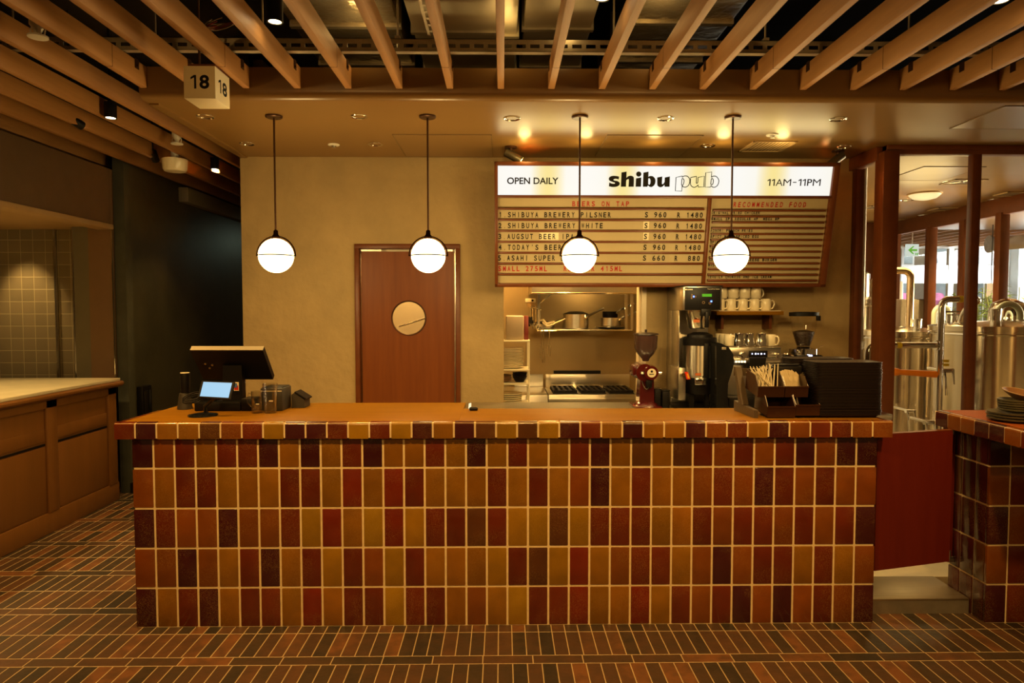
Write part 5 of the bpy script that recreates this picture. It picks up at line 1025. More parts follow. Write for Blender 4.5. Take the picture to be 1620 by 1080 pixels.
# till monitor, its back to the customer
mo = thing('till_monitor', 'black till monitor leaning back, its back to the customer, at counter left', 'monitor', (-1.55, 3.86, TT))
a, b, c, d = P(300.7, 554.5, Y=3.74), P(415.8, 554.5, Y=3.74), P(431, 600, Y=3.90), P(319, 602, Y=3.90)
n_ = (b-a).cross(d-a).normalized(); n_ = n_ if n_.y > 0 else -n_
m = MB(mo); m.prism([a, b, Vector((b.x, c.y, c.z)), Vector((a.x, d.y, c.z))], n_*0.032); m.build('display_housing', M_BLACK)
m = MB(mo); m.prism([a + n_*0.033 + Vector((0.008, 0, 0)), b + n_*0.033 + Vector((-0.008, 0, 0)), Vector((b.x - 0.008, c.y, c.z)) + n_*0.033, Vector((a.x + 0.008, d.y, c.z)) + n_*0.033], n_*0.004); m.build('screen', M_GLOSSBLK)
m = MB(mo); e = (b-a).normalized(); up_ = (a - Vector((a.x, d.y, c.z))).normalized(); m.prism([a + n_*0.001 + up_*0.0005, b + n_*0.001 + up_*0.0005, b + n_*0.031 + up_*0.0005, a + n_*0.031 + up_*0.0005], up_*0.004); m.build('top_edge_strip', mat('grey_bezel_strip', (0.36, 0.31, 0.21), 0.5, vary=0.04))
m = MB(mo); p0, p1 = P(352, 578, Y=3.80), P(382, 578, Y=3.80); w0 = P(352, 635, Y=3.86)
m.prism([(p0.x, 3.80, p0.z), (p1.x, 3.80, p0.z), (p1.x + 0.004, 3.80, TT + 0.03), (p0.x - 0.004, 3.80, TT + 0.03)], (0, 0.05, 0)); m.build('neck', M_BLACK)
m = MB(mo); m.box(p0.x - 0.09, p1.x + 0.10, 3.77, 3.98, TT, TT + 0.035, 0.01); m.build('foot', M_BLACK)
m = MB(mo); q0, q1 = P(386.5, 602, Y=3.85), P(384, 628, Y=3.85); m.cyl(q0, (q0.x, 3.85, TT + 0.036), 0.008, seg=12); m.build('chrome_strut', M_CHROME)
m = MB(mo)
for (x, y) in ((325, 575), (336, 577), (332, 582)): q = a.lerp(Vector((a.x, d.y, c.z)), (y-554)/48.0); q.x = P(x, y, Y=q.y).x; m.cyl(q, q - n_*0.004, 0.006, seg=10)
m.build('rear_port', M_STEEL)
q = P(374, 611, Y=3.795); m = MB(mo); m.box(q.x - 0.013, q.x + 0.014, 3.792, 3.7945, q.z - 0.024, q.z + 0.024); stk = m.build('sticker', M_CERAM)
m = MB(mo); m.box(q.x - 0.011, q.x + 0.012, 3.791, 3.7915, q.z - 0.020, q.z + 0.006); m.build('sticker_red', M_RED, stk); m = MB(mo); m.box(q.x - 0.009, q.x + 0.006, 3.790, 3.7907, q.z - 0.006, q.z + 0.018); m.build('sticker_blue', mat('blue_print', (0.05, 0.12, 0.35), 0.5, vary=0.05), stk)
# customer display
cd = thing('customer_display', 'small customer display with a glowing pale blue screen on the counter', 'display', on(338, 651)); dz = 3.53
A_, B_, C_, D_ = [P(x, y, Y=Y) for (x, y, Y) in ((319, 602, dz + 0.03), (371, 604, dz + 0.03), (364.5, 631, dz), (312.5, 628, dz))]
nn = (B_-A_).cross(D_-A_).normalized(); nn = nn if nn.y > 0 else -nn
m = MB(cd); m.prism([A_, B_, C_, D_], nn*0.014); m.build('bezel', M_BLACK)
ctr = (A_+B_+C_+D_)/4; m = MB(cd); m.prism([ctr + (p-ctr)*0.87 - nn*0.0008 for p in (A_, B_, C_, D_)], nn*0.0004); m.build('screen', emis('blue_screen', (0.33, 0.62, 0.86), 0.36))
bx = on(345, 650); m = MB(cd); m.tube([ctr + nn*0.014 - Vector((0, 0, 0.02)), Vector((bx.x, ctr.y + 0.045, TT + 0.05)), Vector((bx.x, ctr.y + 0.05, TT + 0.012))], 0.012, 12); m.build('stem', M_GLOSSBLK)
m = MB(cd); m.lathe((bx.x - 0.012, ctr.y + 0.04, TT), [(0, 0), (0.075, 0), (0.074, 0.006), (0.03, 0.014), (0, 0.014)], 32); m.build('base', M_GLOSSBLK)
# handset in its cradle
p = on(288, 648); hsx, hsy = p.x, p.y + 0.035; K = hsy/1080
t = thing('handset_cradle', 'dark grey cradle at the far left of the counter holding a black handset', 'cradle', (hsx, hsy, TT))
z = lambda y: P(288, y, Y=hsy).z
m = MB(t); m.lathe((hsx, hsy, 0), [(0, TT), (0.040, TT), (0.040, TT + 0.008), (0.028, z(622)), (0.022, z(621)), (0, z(621))], 26); m.build('cradle_body', M_DARKGREY)
t = thing('black_handset', 'black cylinder handset standing upright in the grey cradle', 'handset', (hsx + 0.004, hsy, z(621))); m = MB(t); m.lathe((hsx + 0.004, hsy, 0), [(0, z(620.9)), (0.0235, z(620.9)), (0.0255, z(612)), (0.0255, z(592)), (0.024, z(590)), (0, z(590))], 24); m.build('grip', M_BLACK)
m = MB(t); m.lathe((hsx + 0.004, hsy, 0), [(0.0245, z(590)), (0.024, z(589)), (0.0, z(588.5))], 24); m.build('cap', M_CERAM)
# black adaptor, cables
t = thing('black_adaptor', 'low black box adaptor under the tangle of cables', 'adaptor', on(386, 650)); a, b = on(381, 650), on(402, 650); m = MB(t); m.box(a.x, b.x, a.y, a.y + 0.12, TT, TT + 0.065, 0.006); m.build('box', M_BLACK); m = MB(t); m.box(a.x + 0.004, b.x - 0.004, a.y + 0.005, a.y + 0.115, TT + 0.0652, TT + 0.067); m.build('lid', M_DARKGREY)
t = thing('cable_box', 'long low black junction box behind the small customer display', 'box', on(330, 648)); a, b = on(311, 649), on(383, 649); m = MB(t); m.box(a.x, b.x, a.y - 0.03, a.y + 0.03, TT, TT + 0.048, 0.006); m.build('box', M_BLACK); m = MB(t); m.box(a.x + 0.01, b.x - 0.01, a.y - 0.02, a.y + 0.02, TT + 0.0482, TT + 0.05); m.build('lid', M_GLOSSBLK)
def cable(lb, pts, r=0.0028):
    t = thing('black_cable', lb, 'cable', pts[0], 0, 'cables around the till'); m = MB(t); m.tube(pts, r, 7); m.build('cord', M_BLACK); m = MB(t); e0 = Vector(pts[-1]); e1 = Vector(pts[-2]); dd = (e0-e1).normalized(); m.cyl(e0, e0 + dd*0.014, 0.005, seg=10); m.build('plug', M_GLOSSBLK)
cc = P(308, 633, Y=3.56)
cable('black cable coiled in loops between the handset and the customer display', [cc + Vector((0.058*math.cos(q) + 0.004*math.sin(3*q), 0.03*math.sin(q), 0.020*math.sin(q + 0.4) + 0.0015*q)) for q in [i*2*PI/18 for i in range(56)]])
g0 = on(300, 646); cable('black cable lying on the counter from the coil to the display foot', [g0 + Vector((-0.05, 0.02, 0.004)), g0 + Vector((0, 0.01, 0.03)), g0 + Vector((0.05, 0.0, 0.04)), g0 + Vector((0.10, -0.01, 0.015)), g0 + Vector((0.14, 0.0, 0.004))])
g0 = on(358, 647); cable('black cable arching up right of the display stem', [g0 + Vector((0.0, 0.0, 0.004)), g0 + Vector((0.02, 0.01, 0.05)), g0 + Vector((0.05, 0.01, 0.062)), g0 + Vector((0.085, 0.01, 0.04)), g0 + Vector((0.10, 0.01, 0.005))])
g0 = on(360, 649); cable('black cable curving low toward the glass mug', [g0 + Vector((0.0, 0.0, 0.012)), g0 + Vector((0.04, -0.005, 0.022)), g0 + Vector((0.08, 0.0, 0.012)), g0 + Vector((0.12, 0.005, 0.004))])
# receipt printer and card stand
a, b = on(412, 650), on(447, 650); pzt = P(430, 614, Y=a.y).z
pr = thing('receipt_printer', 'black receipt printer box behind the pint glass', 'printer', ((a.x+b.x)/2, a.y + 0.07, TT)); m = MB(pr); m.box(a.x, b.x, a.y, a.y + 0.16, TT, pzt, 0.006); m.build('case', M_DARKGREY); m = MB(pr); m.box(a.x + 0.004, b.x - 0.004, a.y - 0.001, a.y + 0.002, pzt - 0.018, pzt - 0.013); m.build('paper_slot', M_CERAM); m = MB(pr); m.box(a.x + 0.006, b.x - 0.006, a.y + 0.01, a.y + 0.15, pzt + 0.0002, pzt + 0.004, 0.002); m.build('lid', M_BLACK)
c0 = on(458, 642); t = thing('card_reader', 'black card reader with wedge top lying right of the printer', 'card reader', c0); x0, x1 = b.x + 0.012, b.x + 0.085; m = MB(t); yb = a.y + 0.12; m.prism([(x0, yb, TT), (x0, yb, TT + 0.075), (x0 + 0.015, yb, TT + 0.085), (x1, yb, TT + 0.045), (x1, yb, TT)], (0, 0.11, 0)); m.build('body', M_DARKGREY); m = MB(t); m.prism([(x0 + 0.016, yb - 0.002, TT + 0.087), (x1 + 0.012, yb - 0.002, TT + 0.046), (x1 + 0.012, yb - 0.002, TT + 0.052), (x0 + 0.02, yb - 0.002, TT + 0.093)], (0, 0.114, 0)); m.build('flap', M_BLACK)
# glasses
M_GLASSWARE = glass('glassware', (0.95, 0.94, 0.90), 0.03, f0=0.10, pw=2.2)
def tumbler(name, lb, px, py, rb, rt, hgt, handle=False):
    p = on(px, py); t = thing(name, lb, 'glass', (p.x, p.y + rb, TT)); c = (p.x, p.y + rb, TT); m = MB(t)
    m.lathe(c, [(0, 0.0), (rb, 0.0), (rb + (rt-rb)*0.4, hgt*0.4), (rt, hgt), (rt - 0.0025, hgt), (rb + (rt-rb)*0.4 - 0.0028, hgt*0.4), (rb - 0.003, 0.016), (0, 0.014)], 36); m.build('vessel', M_GLASSWARE)
    if handle: m = MB(t); m.tube([Vector(c) + v for v in (Vector((-rt + 0.003, 0, hgt*0.86)), Vector((-rt - 0.014, 0, hgt*0.9)), Vector((-rt - 0.022, 0, hgt*0.7)), Vector((-rt - 0.016, 0, hgt*0.42)), Vector((-rb - 0.002, 0, hgt*0.3)))], 0.0045, 9); m.build('handle', M_GLASSWARE)
    m = MB(t); m.box(c[0] + rt*0.15, c[0] + rt*0.7, c[1] - rt - 0.0012, c[1] - rt - 0.0004, TT + hgt*0.42, TT + hgt*0.45); m.build('fill_mark', M_CERAM)
tumbler('glass_mug', 'small clear glass mug with a handle next to the taller pint glass', 404, 654, 0.029, 0.031, 0.118, True)
tumbler('pint_glass', 'tall clear pint glass in front of the receipt printer', 425, 654, 0.031, 0.039, 0.158)
# small black puck and a white card with a painted glow
p = on(749, 649.5); t = thing('black_pager', 'small black rounded block on the countertop step edge near the middle', 'pager', (p.x, p.y + 0.012, TT)); m = MB(t); m.box(p.x - 0.024, p.x + 0.024, p.y, p.y + 0.03, TT, TT + 0.017, 0.007, 3); m.build('case', M_BLACK); m = MB(t); m.box(p.x - 0.016, p.x + 0.016, p.y + 0.004, p.y + 0.026, TT + 0.0172, TT + 0.0185, 0.001); m.build('top_plate', M_DARKGREY)
p = P(744, 641, Y=3.845); t = thing('white_card', 'tiny white card made to glow, standing behind the black block on the counter', 'card', (p.x, 3.845, TT)); m = MB(t); m.prism([(p.x - 0.008, 3.835, p.z + 0.012), (p.x + 0.006, 3.835, p.z + 0.016), (p.x + 0.005, 3.835, TZ - 0.02), (p.x - 0.012, 3.835, TZ - 0.02)], (0, 0.002, 0)); m.build('card', emis('card_glow', (1, 0.85, 0.5), 0.4)); m = MB(t); m.box(p.x - 0.014, p.x + 0.008, 3.8261, 3.845, TZ - 0.035, TZ - 0.02); m.build('clip', M_STEEL)

# ---------------------------------------------------------------- right end of the bar: trays and the condiment rack
M_TRAY = mat('dark_brown_tray', (0.014, 0.005, 0.0025), 0.55, vary=0.1)
def rrect(hx, hy, r, n=6):
    out = []
    for cx, cy, a0 in ((hx-r, hy-r, 0), (-hx+r, hy-r, PI/2), (-hx+r, -hy+r, PI), (hx-r, -hy+r, 3*PI/2)):
        for i in range(n+1): a = a0 + PI/2*i/n; out.append((cx + r*math.cos(a), cy + r*math.sin(a)))
    return out
def tray_mesh(hx, hy, h):
    m = MB(); rings = [(rrect(hx - 0.022, hy - 0.022, 0.028), 0.0), (rrect(hx - 0.008, hy - 0.008, 0.036), h - 0.004), (rrect(hx, hy, 0.04), h - 0.003), (rrect(hx, hy, 0.04), h), (rrect(hx - 0.010, hy - 0.010, 0.036), h), (rrect(hx - 0.024, hy - 0.024, 0.026), 0.004)]
    vs = [[m.bm.verts.new((x, y, z)) for x, y in r] for r, z in rings]; n = len(vs[0])
    for A, B in zip(vs, vs[1:]):
        for i in range(n): m.bm.faces.new((A[i], A[(i+1) % n], B[(i+1) % n], B[i]))
    m.bm.faces.new(vs[0][::-1]); m.bm.faces.new(vs[-1]); return m
a, b = on(1297, 663), on(1405, 663); hx = (b.x - a.x)/2 + 0.004; NT = 36; ttop = P(1350, 573, Y=3.46).z; tpit = (ttop - TT - 0.018)/(NT-1)
def stack(n, cx, cy, hx, hy, word, grp, pit):
    o0 = None
    for i in range(n):
        k = n-1-i; lb = 'dark brown tray, %s of the %s' % ('topmost' if k == 0 else 'bottom one' if i == 0 else nth(k) + ' from the top', word)
        if o0 is None: o0 = tray_mesh(hx, hy, 0.018).build('serving_tray', M_TRAY); o0.location = (cx, cy, TT); tag(o0, lb, 'tray', grp)
        else: c = o0.copy(); COL.objects.link(c); c.location = (cx + R.uniform(-.0018, .0018), cy + R.uniform(-.0015, .0015), TT + i*pit); c['label'] = lb
stack(NT, (a.x+b.x)/2, 3.456 + 0.098, hx, 0.098, 'front tray stack at the counter end', 'trays in the front stack', tpit)
stack(NT, (a.x+b.x)/2 - 0.045, 3.66 + 0.085, hx, 0.085, 'rear tray stack behind the sugar sachets', 'trays in the rear stack', tpit*1.02)
# condiment rack
M_RACK = mat('grey_brown_rack', (0.085, 0.058, 0.032), 0.42, 0.2, vary=0.08); M_BIN = mat('dark_brown_bin', (0.040, 0.015, 0.006), 0.25, vary=0.1)
def cpt(px, py, Y): return P(px, py, Y=Y)
cr_ = thing('condiment_rack', 'brown counter rack carrying four tilted condiment bins beside the trays', 'rack', (1.32, 3.6, TT))
f0, f1 = on(1163, 648), on(1203, 661)
for dx in (0.0, 0.27):
    if dx == 0: m = MB(cr_); m.prism([(f0.x + dx - 0.012, 3.74, TT), (f1.x + dx - 0.035, 3.46, TT), (f1.x + dx - 0.035, 3.46, TT + 0.04), (f0.x + dx - 0.012, 3.74, TT + 0.055)], (0.022, 0, 0)); m.build('foot', M_RACK)
    u0 = cpt(1163, 580, 3.72); m = MB(cr_); m.prism([(u0.x + dx, 3.66, TT + 0.05), (u0.x + dx, 3.60, TT + 0.05), (u0.x + dx, 3.715, u0.z), (u0.x + dx, 3.745, u0.z)], (0.034, 0, 0)); m.build('upright', M_RACK)
m = MB(cr_); m.box(u0.x - 0.30 + 0.30, u0.x + 0.304, 3.735, 3.745, u0.z - 0.05, u0.z - 0.01); m.build('cross_bar', M_RACK)
def bin_(x0, x1, y0, y1, zb, tilt, lb, zh=0.10, lip=0.055):
    t = thing('condiment_bin', lb, 'bin', ((x0+x1)/2, y0, zb), 0, 'bins of the condiment rack'); Mx = Matrix.Translation((0, y0, zb)) @ Matrix.Rotation(tilt, 4, 'X'); th = 0.003; D = y1-y0
    m = MB(t); m.box(x0, x1, 0, D, 0, th, M=Mx); m.box(x0, x1, D - th, D, 0, zh, M=Mx)
    for x in (x0, x1 - th): m.prism([(x, 0.0, 0), (x, D, 0), (x, D, zh), (x, 0.05, zh), (x, 0.0, lip)], (th, 0, 0), Mx)
    m.build('tub', M_BIN, smooth=False)
    m = MB(t); m.box(x0, x1, -0.001, th, 0, lip, M=Mx); m.box(x0 - 0.001, x1 + 0.001, -0.004, 0.004, lip - 0.004, lip + 0.003, M=Mx); m.build('front_lip', M_BIN); return t
lx0, lx1, lx2 = cpt(1213, 660, 3.46).x, cpt(1258, 660, 3.46).x, cpt(1298, 660, 3.46).x
bin_(lx0, lx1 - 0.003, 3.455, 3.64, TT + 0.004, 0.12, 'empty brown bin, lower left of the condiment rack', 0.105); bin_(lx1, lx2 - 0.006, 3.46, 3.64, TT + 0.012, 0.12, 'empty brown bin, lower right of the condiment rack', 0.10)
uz = cpt(1220, 622, 3.50).z - 0.02
bin_(lx0 - 0.035, lx1 - 0.043, 3.50, 3.68, uz, 0.16, 'brown bin full of wrapped straws, upper left of the condiment rack', 0.105); bin_(lx1 - 0.040, lx2 - 0.05, 3.50, 3.68, uz, 0.16, 'brown bin full of paper sachets, upper right of the condiment rack', 0.10)
M_PAPER = mat('cream_sachet_paper', (0.50, 0.41, 0.25), 0.65, vary=0.25, scale=30); M_STRAWW = mat('straw_wrap', (0.66, 0.58, 0.40), 0.4, vary=0.1)
sb = Vector((lx0 - 0.03, 3.53, uz + 0.02)); straw0 = None
for i in range(46):
    m = None; ln = 0.13; x = sb.x + R.uniform(0.004, lx1 - lx0 - 0.022); y = 3.525 + R.uniform(0, 0.09)
    if straw0 is None:
        m = MB(); m.cyl((0, 0, 0), (0, 0, ln), 0.0027, seg=7); straw0 = m.build('wrapped_straw', M_STRAWW); o = straw0; tag(o, 'thin wrapped straw lying loose in the upper left condiment bin', 'straw', 'straws in the upper left bin')
    else: o = straw0.copy(); COL.objects.link(o)
    side = R.uniform(-0.9, 0.5); o.rotation_euler = (R.uniform(-0.9, -0.2), side, 0); ux = (Matrix.Rotation(0, 3, 'X') @ Euler(o.rotation_euler).to_matrix() @ Vector((0, 0, ln)))
    x = min(max(x, sb.x + 0.008 - min(0, ux.x)), sb.x + (lx1-lx0) - 0.022 - max(0, ux.x)) if abs(ux.x) < 0.1 else sb.x + 0.06 - ux.x/2
    o.location = (x, y, uz + 0.012 + R.uniform(0, 0.02) + 0.1*0.16)
sac0 = None
for i in range(12):
    if sac0 is None:
        m = MB(); m.box(-0.017, 0.017, -0.003, 0.003, 0, 0.115, 0.0015); sac0 = m.build('paper_sachet', M_PAPER); o = sac0; tag(o, 'cream paper sachet, leftmost of the fan in the upper right bin', 'sachet', 'paper sachets in the upper right bin')
    else: o = sac0.copy(); COL.objects.link(o); o['label'] = 'cream paper sachet in the upper right bin, %s from the left of the fan' % nth(i)
    q = P(1246 + i*2.5, 622 - (0 if i < 6 else (i-6)*0.9), Y=3.52 + 0.006*(i % 4)); o.location = (q.x, 3.525 + 0.006*i, uz + 0.022 + 0.004*(i % 3)); o.rotation_euler = (-0.34 - 0.03*(i % 3), 0.02 + 0.065*i, 0.45 - 0.04*i)
bb_ = P(1235, 570, Y=3.62); t = thing('black_packet_bundle', 'bundle of black napkin packets lying behind the sachets on the rack', 'packet', (bb_.x, 3.66, bb_.z - 0.05))
m = MB(t); q0, q1 = P(1215, 574, Y=3.66), P(1262, 583, Y=3.66); m.box(q0.x, q1.x, 3.60, 3.655, q1.z - 0.055, q0.z - 0.012, 0.008, 2); m.build('packet', M_BLACK)
for k in range(4): m = MB(t); m.box(q0.x + 0.012*k, q1.x - 0.02 + 0.008*k, 3.601 + 0.012*k, 3.609 + 0.012*k, q0.z - 0.0118, q0.z - 0.004 + 0.002*(k % 2), 0.002); m.build('folded_edge', M_BLACK)

# ---------------------------------------------------------------- swing door and right tiled counter
RX, RYF, RTZ = 2.463, 3.383, 1.045
rc = thing('side_counter', 'second tiled counter at the right edge with an overhanging wooden top', 'counter', (3.2, RYF, 0))
m = MB(rc); col_layer(m.bm); m.mi = 1; m.box(RX + 0.006, 4.6, RYF + 0.006, 3.68, 0, 0.97); m.mi = 0
RPAT = ['DOMRO', 'MRDMO', 'DMORM', 'MRORD', 'DRMDR']; SPAT = ['DDD', 'DDB', 'DDD', 'BDD', 'DDD']  # darker tiles than the bar's; the weaker light here is put into colour
for r in range(5):
    z1 = 0.197 + (4-r)*zp; z0 = z1 - zp + 0.0095
    if r == 4: z0 = 0.004
    if r == 0: z1 = 0.962
    for c in range(18):
        x0 = RX + c*0.108 + (0 if c == 0 else 0.0049); x1 = RX + (c+1)*0.108 - 0.0049
        tile(m, x0, x1, RYF + R.uniform(-.0006, .0006), RYF + 0.02, z0, z1, RPAT[r][c] if c < 5 else R.choice('DROMRY'))
    for c in range(3):
        y0 = RYF + 0.0215 + c*0.104 if c == 0 else RYF + c*0.104 + 0.004
        tile(m, RX - 0.0006, RX + 0.02, y0, RYF + (c+1)*0.104 - 0.0049 if c < 2 else 3.68, z0, z1, SPAT[r][c])
m.build('tiled_body', [M_TILE, M_GROUT])
RTX, RTY0, RTY1 = 2.395, 2.90, 3.73
m = MB(rc); m.box(RTX + 0.03, 4.7, RTY0 + 0.03, RTY1, RTZ - 0.04, RTZ, 0.003); m.build('countertop', mat('reddish_countertop', (0.24, 0.055, 0.010), 0.5, vary=0.12, spec=0.12, stretch=(1, 6, 6)))
m = MB(rc); lay = col_layer(m.bm); TL = 'DMMDDMRD'
for c in range(8): bull(m, 0.02 + c*0.104, 0.02 + c*0.104 + 0.096, TL[c], Matrix.Translation((RTX, RTY1 + 0.01, RTZ - 0.082)) @ Matrix.Rotation(-PI/2, 4, 'Z'))
for c in range(20): bull(m, 0.004 + c*0.104, 0.1 + c*0.104, R.choice('DMRO'), Matrix.Translation((RTX + 0.0, RTY0 - 0.002, RTZ - 0.082)))
m.mi = 1; m.box(RTX + 0.003, RTX + 0.033, RTY0 + 0.03, RTY1 - 0.002, RTZ - 0.078, RTZ - 0.004); m.box(RTX + 0.036, 4.5, RTY0 + 0.002, RTY0 + 0.03, RTZ - 0.078, RTZ - 0.004); m.build('bullnose_edge', [M_TILE, M_GROUT])
po = thing('hinge_post', 'dark red post with steel pivots at the end of the side counter', 'post', (2.445, 3.66, 0.08)); m = MB(po); a = P(1513, 760, Y=3.68); m.box(2.425, 2.4615, 3.645, 3.70, 0.25, 0.96, 0.003); m.build('upright', M_DARKRED)
m = MB(po); m.cyl((2.436, 3.635, 0.93), (2.436, 3.635, 0.975), 0.010, seg=14); m.box(2.424, 2.4615, 3.63, 3.65, 0.945, 0.957); m.build('upper_pivot', M_STEEL)
m = MB(po); m.cyl((2.436, 3.635, 0.245), (2.436, 3.635, 0.29), 0.010, seg=14); m.box(2.424, 2.4615, 3.63, 3.65, 0.225, 0.245); m.build('lower_pivot', M_STEEL)
HA, HB = Vector((2.40, 3.578)), Vector((max(P(1386, 790, Y=3.45).x, 1.897), 3.45)); dzt, dzb = 0.958, P(1384, 903, Y=3.45).z
sd = thing('swing_gate', 'dark red wooden half-height swing gate between the two tiled counters', 'gate', (HA.x, HA.y, dzb)); dv = (HB-HA); nv = Vector((dv.y, -dv.x)).normalized(); nv = nv if nv.y > 0 else -nv
m = MB(sd); m.prism([(HA.x, HA.y, dzb), (HB.x, HB.y, dzb), (HB.x, HB.y, dzt), (HA.x, HA.y, dzt)], (nv.x*0.032, nv.y*0.032, 0)); m.build('leaf', M_DARKRED, smooth=False)
m = MB(sd); c0 = HA + dv*0.5; m.prism([(HA.x, HA.y, dzt + 0.0004), (HB.x, HB.y, dzt + 0.0004), (HB.x, HB.y, dzt + 0.004), (HA.x, HA.y, dzt + 0.004)], (nv.x*0.032, nv.y*0.032, 0)); m.build('edge_band', M_FRAME)
# things on the side counter
M_STONEWARE = mat('olive_stoneware', (0.085, 0.075, 0.042), 0.4, vary=0.15)
def ron(px, py): return P(px, py, Z=RTZ + 0.0006)
p = ron(1625, 670); plates(3, p.x, 3.36, RTZ + 0.0006, 0.115, M_STONEWARE, nl('olive stoneware plate,', 'of the wide plates at the right edge'), 'olive plates on the side counter', pitch=0.014)
bz = RTZ + 0.0006 + 3*0.014 + 0.003
plates(5, p.x + 0.012, 3.36, bz, 0.08, M_STONEWARE, nl('olive stoneware dish,', 'of the small dishes stacked on the wide plates'), 'small olive dishes on the side counter', name='stoneware_dish', pitch=0.0115, cat='dish')
t = thing('brown_bowl', 'tilted brown-rimmed bowl on top of the olive dish stack', 'bowl', (p.x + 0.03, 3.36, bz + 5*0.0115 + 0.004)); m = MB(t); m.lathe(t.location, [(0, 0.003), (0.03, 0.0), (0.07, 0.024), (0.085, 0.036), (0.083, 0.039), (0.066, 0.028), (0.03, 0.008), (0, 0.009)], 30, M=Matrix.Rotation(0.18, 4, 'X') @ Matrix.Rotation(0.1, 4, 'Y')); m.build('bowl', mat('brown_stoneware', (0.20, 0.10, 0.045), 0.4, vary=0.15)); m = MB(t); m.tube([Vector(t.location) + (Matrix.Rotation(0.18, 3, 'X') @ Matrix.Rotation(0.1, 3, 'Y')) @ Vector((0.084*math.cos(q), 0.084*math.sin(q), 0.0385)) for q in [i*PI/20 for i in range(40)]], 0.0018, 6, closed=True); m.build('rim', M_FASCIA)
a, b = ron(1556, 653), ron(1592, 654); t = thing('silver_card_tray', 'flat silver tray lying on the side counter beside the plates', 'tray', ((a.x+b.x)/2, 3.5, RTZ)); m = MB(t); m.box(a.x + 0.005, a.x + 0.16, 3.44, 3.62, RTZ + 0.0006, RTZ + 0.014, 0.006, 3); m.build('body', M_STEEL); m = MB(t); m.box(a.x + 0.02, a.x + 0.145, 3.455, 3.605, RTZ + 0.0142, RTZ + 0.0155, 0.001); m.build('plate', M_CHROME)

# ---------------------------------------------------------------- glass partition of the brew room
GY, GX = 5.0, 2.825
ptn = thing('window_1', 'brown-framed glass partition of the brew room', 'partition', (GX, GY, 0)); ptn['kind'] = 'structure'
m = MB(ptn); m.box(2.768, 2.886, GY - 0.03, GY + 0.09, 0.078, 2.752, 0.004); m.box(2.80, 2.886, GY + 0.0, GY + 0.06, 2.70, 2.799); m.build('corner_post', M_FRAME)
xm = P(1541, 445, Y=GY).x
for i, x in enumerate((xm, xm + 0.62, xm + 1.24, xm + 1.86)): m = MB(ptn); m.box(x - 0.032, x + 0.032, GY, GY + 0.06, 0.078, 2.74, 0.003); m.build('mullion', M_FRAME)
m = MB(ptn); m.box(2.80, 6.2, GY - 0.005, GY + 0.07, 2.735, 2.799, 0.002); m.box(2.80, 6.2, GY - 0.015, GY + 0.08, 2.765, 2.799, 0.002); m.box(2.79, 6.2, GY, GY + 0.06, 0.078, 0.16); m.build('rail', M_FRAME)
m = MB(ptn); m.box(2.755, 2.83, GY + 0.05, YW, 2.70, 2.799, 0.003); m.box(2.785, 2.845, YW - 0.075, YW, 0.078, 2.72, 0.003); m.box(2.785, 2.845, GY + 0.09, YW, 0.078, 0.16); m.build('return_frame', M_FRAME)
xs = [2.886, xm - 0.032, xm + 0.032, xm + 0.62 - 0.032, xm + 0.62 + 0.032, xm + 1.24 - 0.032]
for k in range(0, 6, 2): m = MB(ptn); m.quad((xs[k], GY + 0.03, 0.16), (xs[k+1], GY + 0.03, 0.16), (xs[k+1], GY + 0.03, 2.735), (xs[k], GY + 0.03, 2.735)); m.build('glass_pane', M_GLASS)
m = MB(ptn); m.quad((2.813, GY + 0.09, 0.16), (2.813, YW - 0.075, 0.16), (2.813, YW - 0.075, 2.70), (2.813, GY + 0.09, 2.70)); m.build('glass_pane', M_GLASS)
# metal conduit inside the return
t = thing('grey_pipe', 'grey vertical pipe just behind the narrow side pane of the brew room', 'pipe', (2.96, 5.62, 0.078)); m = MB(t); m.cyl((2.965, 5.62, 0.078), (2.965, 5.62, 2.8), 0.028, seg=16); m.build('pipe', M_GALV); m = MB(t); m.cyl((2.965, 5.62, 1.28), (2.965, 5.62, 1.34), 0.034, seg=16); m.build('joint', M_STEEL)

